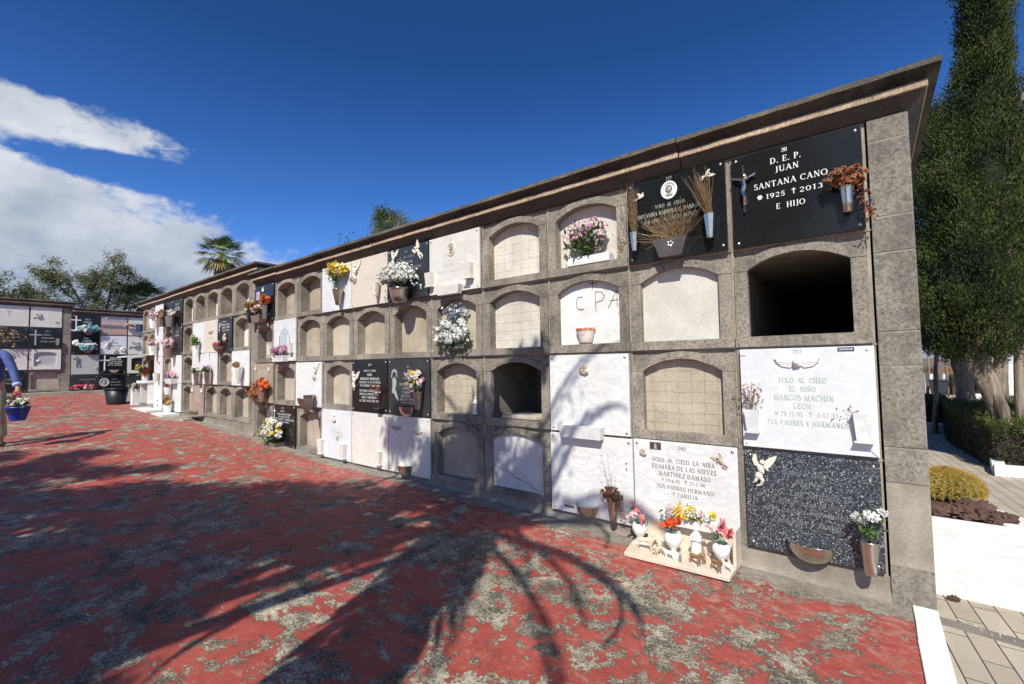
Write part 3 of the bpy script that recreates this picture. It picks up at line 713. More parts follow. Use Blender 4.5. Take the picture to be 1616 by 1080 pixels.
# ------------------------------------------------------------------ plaques and their fittings
_screw = None
def screw_mesh():
    global _screw
    if _screw is None:
        mb = MB(); mb.lathe([(.0001,.009),(.006,.0085),(.0105,.005),(.012,0)], n=10)
        o = mb.build('screw', steel, smooth=True); o.data.transform(Matrix.Rotation(pi/2, 4, 'X')); _screw = o.data; bpy.data.objects.remove(o)
    return _screw
class Plaque:
    def __init__(s, label, x0, x1, z0, z1, mat, wall=None, cat='memorial plaque', name='memorial_plaque', t=.022, off=.010, gap=.004, screws=True, rot=0, group=None, inset=.030, thick_shelf=False):
        s.x0, s.x1, s.z0, s.z1 = x0+gap, x1-gap, z0+gap, z1-gap
        s.w = s.x1-s.x0; s.h = s.z1-s.z0; s.cx = (s.x0+s.x1)/2; s.y = -(off+t)
        s.M = wall.matrix_basis.copy() if wall else Matrix.Identity(4)
        loc = s.M @ Vector((s.cx, 0, s.z0)); s.rz = wall.rotation_euler.z if wall else 0
        s.root = thing(name, label, cat, loc, (0,0,s.rz), group)
        jx = lambda: RND.uniform(-.0015,.0015)
        mb = MB(); mb.prism([(-s.w/2+jx(),jx()),(s.w/2+jx(),jx()),(s.w/2+jx(),s.h+jx()),(-s.w/2+jx(),s.h+jx())], s.y, -off)
        s.slab = mb.build('slab', mat, s.root, bevel=.002)
        if off > .006:
            st = MB(); st.box(-s.w*.36, s.w*.36, -off+.0005, .001, s.h*.2, s.h*.8); st.build('backing', joint, s.root)
        if screws:
            for a in (-1,1):
                for b in (0,1):
                    o = bpy.data.objects.new('screw', screw_mesh()); COL.objects.link(o); o.parent = s.root
                    o.location = (a*(s.w/2-inset), s.y, inset if b == 0 else s.h-inset)
    def p(s, fx, fz, dy=0): return Vector(((fx-.5)*s.w, s.y+dy, fz*s.h))
    def wp(s, fx, fz, dy=0): return s.M @ (s.p(fx,fz,dy) + Vector((s.cx,0,s.z0)))
    def text(s, lines, mat, name='lettering', shear=0, bold=0):
        for ln in lines:
            mb = MB(); st, fx, fz, h = ln[:4]; w = ln[4] if len(ln) > 4 else None
            q = s.p(fx, fz)
            if st == '+': cross_into(mb, q.x, q.z, h, y=s.y-.0015)
            elif st == '*':
                for k in range(3):
                    a = pi*k/3; mb.add([(q.x+cos(a)*h*.5-sin(a)*h*.12, s.y-.0014-.0001*k, q.z+sin(a)*h*.5+cos(a)*h*.12),(q.x+cos(a)*h*.5+sin(a)*h*.12, s.y-.0014-.0001*k, q.z+sin(a)*h*.5-cos(a)*h*.12),
                        (q.x-cos(a)*h*.5+sin(a)*h*.12, s.y-.0014-.0001*k, q.z-sin(a)*h*.5-cos(a)*h*.12),(q.x-cos(a)*h*.5-sin(a)*h*.12, s.y-.0014-.0001*k, q.z-sin(a)*h*.5+cos(a)*h*.12)], [(0,3,2,1)])
            else: text_into(mb, st, h, w*s.w if w else None, shear, bold, cx=q.x, cz=q.z, y=s.y-.0015)
            mb.build('lettering' if st not in '+*' else 'engraved_sign', mat, s.root)
    # --- containers (all return the local mouth point)
    def vase(s, fx, fz, h=.16, r=.045, rb=.025, mat=steel, n=10, wob=.03, out=None, bracket=True, name='vase'):
        c = s.p(fx, fz); out = out or r+.008; c.y -= out; mb = MB()
        mb.lathe([(.0001,-h),(rb*.9,-h),(rb,-h+.004),(rb+(r-rb)*.45,-h*.55),(r*.93,-h*.18),(r,-.004),(r*1.03,0),(r*.9,-.002),(r*.82,-h*.2),(.0001,-h*.25)], c, n, wob=wob)
        o = mb.build(name, mat, s.root, smooth=n > 10)
        if bracket:
            b = MB(); b.tube([c+Vector((0,0,-h*.35)), Vector((c.x, s.y, c.z-h*.35))], .006); b.tube([c+Vector((0,0,-h*.7)), Vector((c.x, s.y, c.z-h*.7))], .005); b.build('bracket', steeld, o)
        return c
    def slabvase(s, fx, fz, h=.16, w=.075, wb=.05, d=.05, mat=marble, foot=True):
        c = s.p(fx, fz); y0 = s.y-.004-d; mb = MB(); y1 = s.y-.001
        def ring(ww, z, yy): return [(c.x-ww/2,yy,c.z+z),(c.x+ww/2,yy,c.z+z),(c.x+ww/2,y1,c.z+z),(c.x-ww/2,y1,c.z+z)]
        vs = ring(wb,-h,y0+.012)+ring(w,0,y0)
        mb.add(vs, [(0,3,2,1),(0,1,5,4),(1,2,6,5),(2,3,7,6),(3,0,4,7)])
        t = .007; vs = ring(w,0,y0)+[(c.x-w/2+t,y0+t,c.z),(c.x+w/2-t,y0+t,c.z),(c.x+w/2-t,y1-t,c.z),(c.x-w/2+t,y1-t,c.z)]+[(c.x-w/2+t*2,y0+t*2,c.z-.04),(c.x+w/2-t*2,y0+t*2,c.z-.04),(c.x+w/2-t*2,y1-t,c.z-.04),(c.x-w/2+t*2,y1-t,c.z-.04)]
        mb.add(vs, [(i,(i+1)%4,4+(i+1)%4,4+i) for i in range(4)]+[(4+i,4+(i+1)%4,8+(i+1)%4,8+i) for i in range(4)]+[(8,9,10,11)])
        if foot: mb.box(c.x-wb/2-.012, c.x+wb/2+.012, y0+.004, y1, c.z-h-.012, c.z-h-.001)
        mb.build('vase', mat, s.root, bevel=.0015)
        return Vector((c.x, (y0+y1)/2, c.z))
    def bowl(s, fx, fz, w=.17, h=.085, d=.09, mat=steel):
        c = s.p(fx, fz); mb = MB(); pr = []
        for i in range(9):
            a = pi/2*i/8; pr.append((max(.0001,sin(a)), -cos(a)*h))
        pr += [(1.03,.003),(.95,.002),(.90,-h*.25),(.0001,-h*.4)]
        mb.lathe([(r*w/2, z) for r, z in pr], (c.x, s.y, c.z), 16, a0=pi, a1=2*pi, sy=d/(w/2))
        mb.build('bowl', mat, s.root, smooth=True); return Vector((c.x, s.y-d*.45, c.z))
    def trough(s, fx, fz, w=.3, h=.07, d=.07, wb=None, mat=marble, name='planter_box'):
        c = s.p(fx, fz); wb = wb or w*.9; mb = MB(); y1 = s.y-.001; y0 = y1-d
        def ring(ww, z, yy): return [(c.x-ww/2,yy,c.z+z),(c.x+ww/2,yy,c.z+z),(c.x+ww/2,y1,c.z+z),(c.x-ww/2,y1,c.z+z)]
        t = .009
        vs = ring(wb,-h,y0+.01)+ring(w,0,y0)+[(c.x-w/2+t,y0+t,c.z),(c.x+w/2-t,y0+t,c.z),(c.x+w/2-t,y1-t,c.z),(c.x-w/2+t,y1-t,c.z)]+[(c.x-w/2+t,y0+t,c.z-.03),(c.x+w/2-t,y0+t,c.z-.03),(c.x+w/2-t,y1-t,c.z-.03),(c.x-w/2+t,y1-t,c.z-.03)]
        mb.add(vs, [(0,3,2,1),(0,1,5,4),(1,2,6,5),(2,3,7,6),(3,0,4,7)]+[(4+i,4+(i+1)%4,8+(i+1)%4,8+i) for i in range(4)]+[(8+i,8+(i+1)%4,12+(i+1)%4,12+i) for i in range(4)]+[(12,13,14,15)])
        mb.build(name, mat, s.root, bevel=.0015); return Vector((c.x, (y0+y1)/2, c.z))
    # --- ornaments in relief
    def orn(s, kind, fx, fz, size, mat=relief, flip=1, rot=0, name=None):
        c = s.p(fx, fz); mb = MB(); u = size; F = flip; cr_, sr_ = cos(rot), sin(rot)
        def q(x, z, y=0):
            x *= F; return (c.x+(x*cr_-z*sr_)*u, c.y-y*u, c.z+(x*sr_+z*cr_)*u)
        def B(x, z, rx, rz, ry=.06, y=.05, a=0, n=6):
            M = Matrix.Rotation(-(a*F+rot), 3, 'Y'); mb.blob(q(x,z,y), (rx*u, ry*u, rz*u), n, M=M, amp=.12, fr=4, seed=x*10)
        def W(pts, y0=.0, y1=.05):
            pp = [q(x,z)[0::2] for x, z in pts]
            ar = sum(a[0]*b[1]-b[0]*a[1] for a, b in zip(pp, pp[1:]+pp[:1]))
            if ar < 0: pp = pp[::-1]
            mb.prism(pp, c.y-y1*u, c.y-y0*u)
        nm = kind
        if kind == 'angel':
            nm = 'angel_relief'
            B(0,.05,.10,.17,.09,.07,.35); B(.05,.27,.075,.08,.08,.09); B(-.06,-.16,.11,.13,.08,.06,-.4)
            mb.tube([q(-.06,-.15,.06), q(.04,-.30,.07), q(-.02,-.44,.05), q(-.14,-.50,.03)], [.07*u,.055*u,.04*u,.02*u], 7)
            mb.tube([q(-.1,-.2,.05), q(-.16,-.34,.06), q(-.24,-.42,.03)], [.06*u,.045*u,.02*u], 7)
            W([(.05,.1),(.12,.3),(.24,.42),(.45,.50),(.40,.36),(.34,.25),(.22,.10)]); W([(-.02,.12),(-.10,.30),(-.12,.50),(-.20,.48),(-.24,.32),(-.18,.14)])
            mb.tube([q(.08,.14,.1), q(.2,.06,.14), q(.13,.18,.15)], [.035*u,.03*u,.02*u], 6)
        elif kind == 'cherub':
            nm = 'winged_cherub_relief'
            B(0,.04,.12,.13,.12,.1); B(0,-.05,.14,.08,.08,.07); B(0,.12,.11,.07,.1,.09)
            for k in (-1,1):
                for (a,b,l) in ((.06,.06,.50),(.0,-.01,.46),(-.05,-.09,.36)):
                    W([(k*.08,b+.02),(k*.22,b+.10-a),(k*(.15+l),b+.05+a*.8),(k*(.05+l),b-.03),(k*.2,b-.07)], 0, .04+a*.3+.02)
        elif kind == 'bird':
            nm = 'dove_relief'
            B(0,0,.24,.11,.10,.07,.25); B(.23,.10,.08,.07,.07,.07)
            W([(-.05,.05),(-.22,.22),(-.30,.42),(-.05,.36),(.10,.08)],.02,.08); W([(-.18,-.04),(-.48,-.20),(-.46,-.05),(-.22,.06)],0,.05); W([(.02,.06),(.08,.30),(.26,.40),(.20,.08)],.02,.06)
        elif kind == 'crucifix':
            nm = 'crucifix'
            mb.box(c.x-.021*u, c.x+.021*u, c.y-.05*u, c.y-.01*u, c.z-.5*u, c.z+.5*u); mb.box(c.x-.22*u, c.x+.22*u, c.y-.049*u, c.y-.011*u, c.z+.215*u, c.z+.257*u)
            mb.tube([q(0,.19,.08), q(.02,.04,.10), q(-.01,-.08,.10)], [.035*u,.05*u,.04*u], 7); mb.tube([q(-.01,-.07,.1), q(.03,-.2,.13), q(0,-.34,.08)], [.04*u,.03*u,.018*u], 6)
            for k in (-1,1): mb.tube([q(k*.02,.18,.08), q(k*.13,.22,.08), q(k*.22,.28,.05)], [.028*u,.02*u,.014*u], 6)
            B(.03,.25,.04,.05,.045,.09)
        elif kind == 'plaincross':
            nm = 'cross'
            mb.box(c.x-.035*u, c.x+.035*u, c.y-.03*u, c.y-.002, c.z-.5*u, c.z+.5*u); mb.box(c.x-.27*u, c.x+.27*u, c.y-.029*u, c.y-.002, c.z+.15*u, c.z+.22*u)
        elif kind == 'medallion':
            nm = 'portrait_medallion'
            pr = [(.0001,.02),(.36,.02),(.38,.05),(.44,.07),(.5,.05),(.5,0)]
            st = len(mb.v); mb.lathe([(r*u, z*u) for r, z in pr], n=28, sx=.88)
            mb.xform(Matrix.Translation(c) @ Matrix.Rotation(pi/2, 4, 'X'), st)
        elif kind == 'shell':
            nm = 'rose_relief'
            for k in range(9):
                a = k*.7; B(.22*cos(a)*(k>1), .2*sin(a)*(k>1), .17, .15, .1, .05+.02*(k%3), a)
        elif kind == 'heart':
            nm = 'heart_relief'; W([(0,-.45),(.42,.05),(.40,.30),(.2,.40),(0,.22),(-.2,.40),(-.40,.30),(-.42,.05)])
        elif kind == 'flower':
            nm = 'flower_relief'
            for k in range(5):
                a = k*2*pi/5+.3; W([(0,0),(.22*cos(a-.5),.22*sin(a-.5)),(.5*cos(a),.5*sin(a)),(.22*cos(a+.5),.22*sin(a+.5))], .02, .10)
            B(0,0,.1,.1,.1,.1)
        o = mb.build(name or nm, mat, s.root, smooth=kind in ('shell',))
        if kind == 'medallion':
            f = MB(); m0 = MB
            f.blob((c.x, c.y-.06*u, c.z+.02*u), (.12*u,.04*u,.16*u), 8); f.blob((c.x, c.y-.045*u, c.z-.25*u), (.22*u,.03*u,.10*u), 8); f.blob((c.x, c.y-.04*u, c.z+.07*u), (.19*u,.035*u,.22*u), 8, mat=1)
            f.build('portrait', [portrait, M_hair], o, smooth=True)
        return o
M_hair = M_plain('portrait_dark', (.16,.15,.14), .5, 0, .3, 90)

# ------------------------------------------------------------------ flowers
def bouquet(name, label, loc, rz, mats, n=14, size=(.10,.07,.08), h=.10, br=.018, stems=10, leaves=30, leafm=None, leafl=.05, cat='flowers', group=None, lean=(0,0), droop=0, stemm=None, petals=6, layers=2, fwd=-.01, sr=.0016, filler=None, ball=0, stemlen=None, dryleaf=0):
    """size = half extents of the bloom cloud; h = height of its centre above the vase mouth."""
    leafm = leafm or greenl; stemm = stemm or greenl
    R_ = thing(name, label, cat, loc, (0,0,rz), group)
    C = Vector((lean[0], fwd+lean[1], h)); heads = []
    for i in range(n):
        while True:
            d = Vector((RND.uniform(-1,1), RND.uniform(-1,1), RND.uniform(-1,1)))
            if .25 < d.length < 1: break
        if d.y > .5: d.y *= -.6
        heads.append((C + Vector((d.x*size[0], d.y*size[1], d.z*size[2] - droop*.028*(d.x*d.x+d.y*d.y))), (d + Vector((0,-.6,.45))).normalized()))
    byc = {}
    for i, (p, nn) in enumerate(heads):
        k = i % len(mats) if n > 36 else (i, i % len(mats)); mb = byc.setdefault(k, MB())
        if ball: mb.blob(p, br*.8, 5, amp=.5, fr=5, seed=i)
        mb.bloom(p, nn, br*RND.uniform(.8,1.2), 0, layers+ball, petals)
    for k, mb in byc.items(): mb.build('blooms' if n > 36 else 'bloom', mats[k] if n > 36 else mats[k[1]], R_)
    st = MB(); base = Vector((0,0,-.03))
    for i in range(stems):
        p = heads[i % n][0] if n else C
        q = base + Vector((RND.uniform(-.015,.015), RND.uniform(-.01,.01), 0)); mid = q.lerp(p, .55) + Vector((0,0,.02)); mid.x *= .8
        st.tube([q, mid, p], sr, 4)
    if stems: st.build('stems', stemm, R_)
    if leaves:
        lf = MB()
        for i in range(leaves):
            t = RND.random(); p = base.lerp(C + Vector((RND.uniform(-1,1)*size[0]*.9, RND.uniform(-1,.5)*size[1], RND.uniform(-1,.6)*size[2])), .35+.65*t)
            d = Vector((RND.uniform(-1,1), RND.uniform(-1,.5), RND.uniform(-.5,1)))
            lf.leaf(p, d, (RND.uniform(-1,1),RND.uniform(-1,1),1), leafl*RND.uniform(.6,1.2), leafl*.36*RND.uniform(.6,1.2), 0, RND.uniform(-.15,.2))
        lf.build('leaves', leafm, R_)
    if filler:
        fm, fn, fs = filler; f = MB()
        for i in range(fn):
            d = Vector((RND.gauss(0,.5), RND.gauss(0,.5), RND.gauss(0,.5))); p = C + Vector((d.x*size[0]*1.15, -abs(d.y)*size[1], d.z*size[2]-droop*.028*d.x*d.x))
            f.bloom(p, d + Vector((0,-1,.4)), fs, 0, 1, 4)
        f.build('filler_blooms', fm, R_)
    return R_
def PB(P, mouth, name, label, mats, **kw):       # bouquet standing in a fitting of plaque P
    w = P.M @ (mouth + Vector((P.cx, 0, P.z0))); o = bouquet(name, label, w, P.rz, mats, **kw)
    if P.cx < -8.9 and P.rz == 0: o.scale = (.68,)*3
    return o
def dried(name, label, loc, rz, n=60, L=.16, spread=.5, mats=(dryb, drytan), lean=0, curls=50, headm=None, cat='dried flowers', sr=.0011, hs=.010, fwd=.35, w=.02, group=None, hang=0):
    R_ = thing(name, label, cat, loc, (0,0,rz), group); st = MB(); hd = MB()
    for i in range(n):
        a = RND.gauss(lean, spread); b = RND.uniform(-.1, fwd); l = L*RND.uniform(.5,1.1)
        q = Vector((RND.uniform(-w,w), RND.uniform(-.012,.012), -.02)); d = Vector((sin(a), -b, cos(a)))
        e = q + d*l; m = q + d*l*.5 + Vector((RND.gauss(0,.006), 0, RND.gauss(.006,.006))); e.z -= hang*abs(e.x-q.x)*RND.random()
        st.tube([q, m, e], sr, 3)
        if RND.random() < .8:
            for _ in range(2):
                dd = Vector((RND.gauss(0,1), RND.gauss(0,1), RND.gauss(0,1)))
                hd.leaf(e + dd*.003, dd, (0,0,1), hs*RND.uniform(.7,1.6), hs*.7, 0, RND.uniform(-.5,.5))
    for i in range(curls):
        a = RND.gauss(lean, spread*.8); l = L*RND.uniform(.15,.95)
        p = Vector((sin(a)*l + RND.uniform(-w,w), -RND.uniform(0,fwd)*l, cos(a)*l - hang*abs(sin(a))*l*RND.random()))
        dd = Vector((RND.gauss(0,1), RND.gauss(0,1), RND.gauss(0,1)))
        hd.leaf(p, dd, (RND.gauss(0,1),0,1), hs*RND.uniform(1,2.2), hs*RND.uniform(.6,1.2), 0, RND.uniform(-.5,.5))
    st.build('stalks', mats[1], R_); hd.build('withered_heads', headm or mats[0], R_)
    return R_
def PD(P, mouth, name, label, **kw):
    w = P.M @ (mouth + Vector((P.cx, 0, P.z0))); return dried(name, label, w, P.rz, **kw)
def cell(c, r, cols=cols1, rows=rows1): return (*cols[c], *rows[r])

# ================================================================== BLOCK ONE
# --- column nearest the corner pilaster
P = Plaque('large black granite plaque beside the corner pilaster, with white lettering and a crucifix', -.735, .022, 2.338, 3.004, blackg)
P.text([('281',.445,.955,.026,.045),('D. E. P.',.45,.865,.040,.245),('JUAN',.46,.765,.040,.185),('SANTANA CANO',.475,.625,.040,.57),('*',.235,.505,.034),('1925',.36,.50,.032,.155),('+',.505,.505,.040),('2013',.635,.50,.032,.175),('E  HIJO',.475,.375,.038,.225)], inkw, bold=.0004)
P.orn('crucifix', .105, .63, .34, chrome)
m = P.vase(.885, .415, .165, .040, .026, chrome, 12, 0)
def rustbunch(P, m, label, s=1, n=70, tail=1, name='dried_flowers', mats=None):
    o = PB(P, m, name, label, mats or [rust, rust, dryb], n=n, size=(.115*s,.055*s,.060*s), h=.055*s, br=.019*s, stems=12, leaves=50, leafm=rust, leafl=.03*s, stemm=dryb, cat='dried flowers', fwd=-.02, layers=2, petals=5)
    if tail:
        t = MB()
        for i in range(int(90*tail)):
            k = RND.random(); x = (.06+.05*k+RND.gauss(0,.016))*s; z = (.05-.28*k*tail)*s
            t.leaf((x, -.02*s+RND.gauss(0,.012), z), (RND.gauss(0,1),RND.gauss(0,1),-1), (1,RND.random(),0), .028*s, .016*s, 0, RND.uniform(-.5,.5))
        t.build('hanging_petals', rust, o)
    return o
rustbunch(P, m, 'withered rust-orange flowers drooping from the steel vase of the large black plaque')
P = Plaque('white marble plaque with pale green lettering, winged cherub and two marble vases', -.727, .028, .931, 1.618, marblev, screws=False)
P.text([('283',.46,.965,.026,.075),('VOLO  AL  CIELO',.49,.685,.035,.36),('EL  NIÑO',.49,.600,.035,.20),('MARCOS MACHIN',.49,.515,.037,.45),('LEON',.485,.435,.035,.135),('*',.285,.357,.024),('29-11-91',.40,.355,.031,.17),('+',.545,.36,.035),('3-12-91',.665,.355,.031,.155),('TUS PADRES Y HERMANOS',.51,.270,.033,.61)], inkpg)
P.orn('cherub', .46, .855, .20, reliefw)
o = MB(); c = P.p(.815,.975); o.box(c.x-.042, c.x+.042, c.y-.003, c.y-.0005, c.z-.012, c.z+.012); to = o.build('name_tag', navy, P.root)
tt = MB(); text_into(tt, 'PROPIEDAD', .013, .07, cx=c.x, cz=c.z, y=c.y-.0042); tt.build('tag_lettering', inkw, to)
for (fx, fz, k) in ((.022,.965,1),(.972,.035,-1)):
    c = P.p(fx, fz); o = MB(); o.prism([(c.x-k*.014,c.z+k*.016),(c.x-k*.014,c.z-k*.018),(c.x+k*.02,c.z-k*.018)][::1], c.y-.006, c.y-.0005); o.build('corner_clip', reliefw, P.root)
for fx, fz in ((.955,.965),(.03,.03)):
    o = bpy.data.objects.new('screw', screw_mesh()); COL.objects.link(o); o.parent = P.root; o.location = P.p(fx,fz); o.scale = (.6,)*3
m = P.slabvase(.085, .385, .15, .088, .062)
PD(P, m, 'dried_flowers', 'dry tan twigs in the left marble vase below the winged cherub', n=22, L=.20, spread=.22, mats=(rust,drytan), curls=45, hs=.014, w=.03)
m = P.slabvase(.905, .395, .17, .10, .072)
PD(P, m, 'dried_flowers', 'single withered flower leaning left from the right marble vase below the winged cherub', n=3, L=.11, spread=.1, lean=-1.15, mats=(rust,dryb), curls=5, hs=.015, w=.02)
P = Plaque('flecked dark granite plaque with a cream flying angel, lowest in the column at the pilaster', -.722, .028, .246, .915, blueg, inset=.034)
P.text([('284',.44,.93,.024,.075),('Subió al cielo',.475,.815,.042,.32),('María',.49,.715,.045,.20),('C. Luz Santana',.49,.615,.045,.45),('* 30-8-91 a los 28 dias',.47,.525,.036,.50),('tus padres hermanos',.48,.43,.042,.60),('abuelos y familia',.50,.325,.042,.50)], inkgr, shear=.35)
P.orn('angel', .135, .80, .22, relief, flip=1)
P.bowl(.50, .145, .27, .125, .10, chrome)
m = P.vase(.905, .30, .20, .052, .032, steel, 12, .06)
PB(P, m, 'white_carnations', 'small white carnations in a fluted steel vase on the flecked dark granite plaque', [whitef], n=9, size=(.085,.05,.10), h=.15, br=.026, stems=9, leaves=46, leafl=.06, layers=3, petals=7, ball=0, lean=(.01,0))

# --- second column
P = Plaque('black granite plaque with a round portrait medallion between two dried bunches, under the cornice', -1.540, -.770, 2.345, 3.018, blackg)
P.text([('277',.46,.955,.024,.06),('VOLO  AL  CIELO',.46,.645,.027,.30),('DEYANIRA BARRERA G. PARRADO',.46,.560,.031,.68),('4-8-1987  A LOS 20 MESES',.46,.475,.027,.55),('TUS PADRES H. Y G.',.46,.395,.027,.42),('Y FAMILIARES',.46,.325,.027,.30)], inkg)
P.orn('medallion', .46, .81, .145, reliefw); P.orn('bird', .155, .80, .105, relief); P.orn('angel', .825, .865, .105, relief, rot=-.9)
m = P.vase(.10, .365, .155, .040, .024, chrome, 8, 0)
PD(P, m, 'dried_flowers', 'tall dry brown stalks in the left steel vase of the portrait plaque', n=60, L=.36, spread=.10, curls=40, hs=.008, w=.02)
m = P.vase(.865, .40, .18, .046, .026, chrome, 8, 0)
PD(P, m, 'dried_flowers', 'tall dry brown stalks leaning left in the right steel vase of the portrait plaque', n=80, L=.33, spread=.14, lean=-.22, curls=50, hs=.008, w=.02)
m = P.trough(.485, .20, .26, .135, .09, .17, steeld)
P2 = P
c = P.p(.485,.135); fl = MB()
for k in range(5):
    a = k*2*pi/5; fl.blob((c.x+.018*cos(a), c.y-.085, c.z+.018*sin(a)), (.014,.006,.014), 5)
fl.build('flower_relief', steel, P.root, smooth=True)
PD(P, m, 'dried_flowers', 'wide fan of dry brown statice in the steel trough below the portrait medallion', n=210, L=.27, spread=.62, curls=190, hs=.009, w=.09, fwd=.3, mats=(dryb,drytan))
P = Plaque('white marble plaque with grey lettering behind the ledge of figurines, lowest tier', -1.545, -.763, .165, .918, marble)
P.text([('280',.50,.945,.026,.08),('VOLO  AL  CIELO  LA  NIÑA',.50,.805,.032,.60),('XIOMARA DE LAS NIEVES',.50,.735,.034,.63),('MARTINEZ DAMASO',.51,.665,.034,.50),('+',.30,.60,.028),('29-6-92',.40,.598,.026,.145),('+',.53,.603,.032),('22-5-96',.635,.598,.026,.15),('TUS PADRES HERMANO',.51,.530,.029,.55),('Y FAMILIA',.515,.465,.029,.24)], inkd)
P.orn('shell', .105, .86, .085, relieft); P.orn('angel', .86, .855, .12, relieft, flip=-1, rot=.5)
c = P.p(.235,.945); o = MB(); o.box(c.x-.045, c.x+.045, c.y-.004, c.y-.001, c.z-.028, c.z+.028); o.build('photo_plate', steeld, P.root)
o = MB(); o.prism([(c.x-.012,c.z-.024),(c.x+.018,c.z-.024),(c.x+.010,c.z+.006),(c.x+.0,c.z+.024),(c.x-.010,c.z+.004)], c.y-.0055, c.y-.0042); o.build('plate_figure', portrait, P.root)
# niche with white front: black cross, scrawled letters, brushed flower pot
C2 = MB(); y = .05-.004
scr = lambda pts: [(x,z) for x,z in pts]
X0 = -2.362; Z0 = 1.625; Wc = .809
def cc(fx, fz): return (X0+fx*Wc, Z0+fz*.713)
cw = thing('painted_marks', 'thin black cross with the scrawled letters C P A on the whitewashed niche front', 'graffiti', (X0+.4,y,Z0+.3))
def loc_(pts, o=(X0+.4, Z0+.3)): return [(x-o[0], z-o[1]) for x, z in pts]
mb = MB()
scrawl(mb, [loc_([cc(.545,.80),cc(.548,.90)]), loc_([cc(.50,.872),cc(.60,.870)])], .0032, 0)
scrawl(mb, [loc_([cc(.42,.715),cc(.36,.72),cc(.335,.66),cc(.345,.585),cc(.375,.555),cc(.435,.56)]),
            loc_([cc(.575,.76),cc(.580,.52)]), loc_([cc(.575,.76),cc(.65,.755),cc(.685,.70),cc(.66,.645),cc(.585,.63)]),
            loc_([cc(.73,.545),cc(.83,.75),cc(.835,.555)]), loc_([cc(.755,.63),cc(.845,.635)])], .0030, 0)
mb.build('letters', inkk, cw)
pot = thing('hanging_pot', 'half round white pot with an orange brushed rim on the C P A niche sill', 'flower pot', (X0+.46*Wc, .030, Z0+.115*.713))
mb = MB(); mb.lathe([(.0001,0),(.055,0),(.062,.02),(.082,.10),(.090,.125),(.092,.14),(.080,.138),(.0001,.10)], n=20, a0=pi, a1=2*pi, sy=.8); mb.build('body', M_marble('glazed_pot', (.78,.72,.66), (.55,.2,.12), .5, .4), pot, smooth=True)
mb = MB(); mb.lathe([(.0905,.118),(.0945,.128),(.0945,.142),(.088,.1425)], n=20, a0=pi, a1=2*pi, sy=.81); mb.build('rim', potor, pot, smooth=True)

# --- third column
P = Plaque('white marble plaque with a carved rose and long planter box, above the withered bunch', -2.348, -1.563, .918, 1.614, marble)
P.orn('shell', .47, .80, .13, relieft); P.text([('D. E. P.',.50,.60,.026,.22),('FAMILIA',.50,.52,.026,.20)], inkf)
P.trough(.44, .10, .42, .11, .085, .39, marble)
P = Plaque('lowest white marble plaque with a steel bowl and a withered bunch in a vase', -2.355, -1.550, .200, .908, marble)
P.text([('D. E. P.',.40,.80,.026,.20),('FAMILIA',.40,.72,.024,.25)], inkf)
o = MB(); c = P.p(.235,.075); o.box(c.x-.05,c.x+.05,c.y-.003,c.y-.0005,c.z-.01,c.z+.01); o.build('name_tag', inkd, P.root)
P.bowl(.47, .135, .21, .105, .09, steeld)
m = P.vase(.80, .285, .175, .045, .026, steeld, 12, .03)
rustbunch(P, m, 'withered brown bunch with tall seed stalks on the white plaque beside the figurine ledge', .9, 60, .7, mats=[dryb, rust, dryb])
PD(P, m, 'dried_flowers', 'thin tall seed stalks rising from the withered bunch beside the figurine ledge', n=7, L=.38, spread=.22, lean=-.15, curls=3, hs=.014, w=.02, mats=(dryb,dryb))
tr = thing('planter_trough', 'long whitewashed planter sitting in the top niche under pink carnations', 'planter', (-1.93,.05,2.415))
mb = MB(); mb.box(-.21,.21,-.075,.03,0,.075); mb.build('body', whitew, tr, bevel=.004)
mb = MB(); mb.box(-.195,.195,-.06,.015,.0755,.0765); mb.build('soil', plinth, tr)
bouquet('pink_carnations', 'pink, white and mauve carnations filling the top tier niche', (-1.955,.0,2.50), 0, [pink, palepink, whitef, magenta, pink, palepink], n=95, size=(.23,.07,.125), h=.20, br=.022, stems=60, leaves=190, leafl=.075, layers=2, petals=7, fwd=-.02)
tw = dried('dry_twig', 'small dry twig poking from the joint right of the pink carnation niche', (-1.60,-.01,2.50), 0, n=9, L=.16, spread=.5, mats=(dryb,dryb), curls=14, hs=.011, w=.015)

ck = MB(); ck.tube([(-3.10,.0275,.50),(-3.02,.0275,.47),(-2.90,.0275,.455),(-2.80,.0275,.40),(-2.70,.0275,.385),(-2.60,.0275,.33),(-2.47,.0275,.31)], [.002,.003,.002,.0045,.002,.003,.002], 4); ck.build('crack', inkk, [o for o in W1.children if o.name.startswith('niche') and any(v.co.x < -2.37 and v.co.x > -3.2 and v.co.z < .9 for v in list(o.data.vertices)[:4])][0])
# --- fifth column (white plaque with medallion)
P = Plaque('white marble plaque with an oval medallion, two marble vases and a marble planter', -4.005, -3.205, 2.345, 3.008, marble2)
P.text([('265',.46,.91,.022,.08),('D. E. P.',.45,.56,.026,.12),('FAMILIA',.45,.485,.032,.26),('SANTANA',.45,.37,.026,.50)], inkf)
P.orn('medallion', .46, .745, .155, cream)
P.slabvase(.035, .395, .155, .10, .085,   .06, marble2); P.slabvase(.83, .425, .155, .105, .085, .06, marble2); P.trough(.46,.105,.36,.10,.075,.32,marble2)
o = MB(); c = P.p(.76,.05); o.box(c.x-.05,c.x+.05,c.y-.003,c.y-.0005,c.z-.012,c.z+.012); o.build('name_tag', inkd, P.root)
bouquet('flower_wreath', 'large bunch of white roses and slate blue sprays filling a second tier niche', (-3.60,-.01,1.74), 0, [whitef], n=34, size=(.28,.10,.17), h=.16, br=.046, stems=30, leaves=230, leafm=greenl, leafl=.07, layers=3, petals=8, ball=1, filler=(whitef, 40, .02), fwd=-.06)
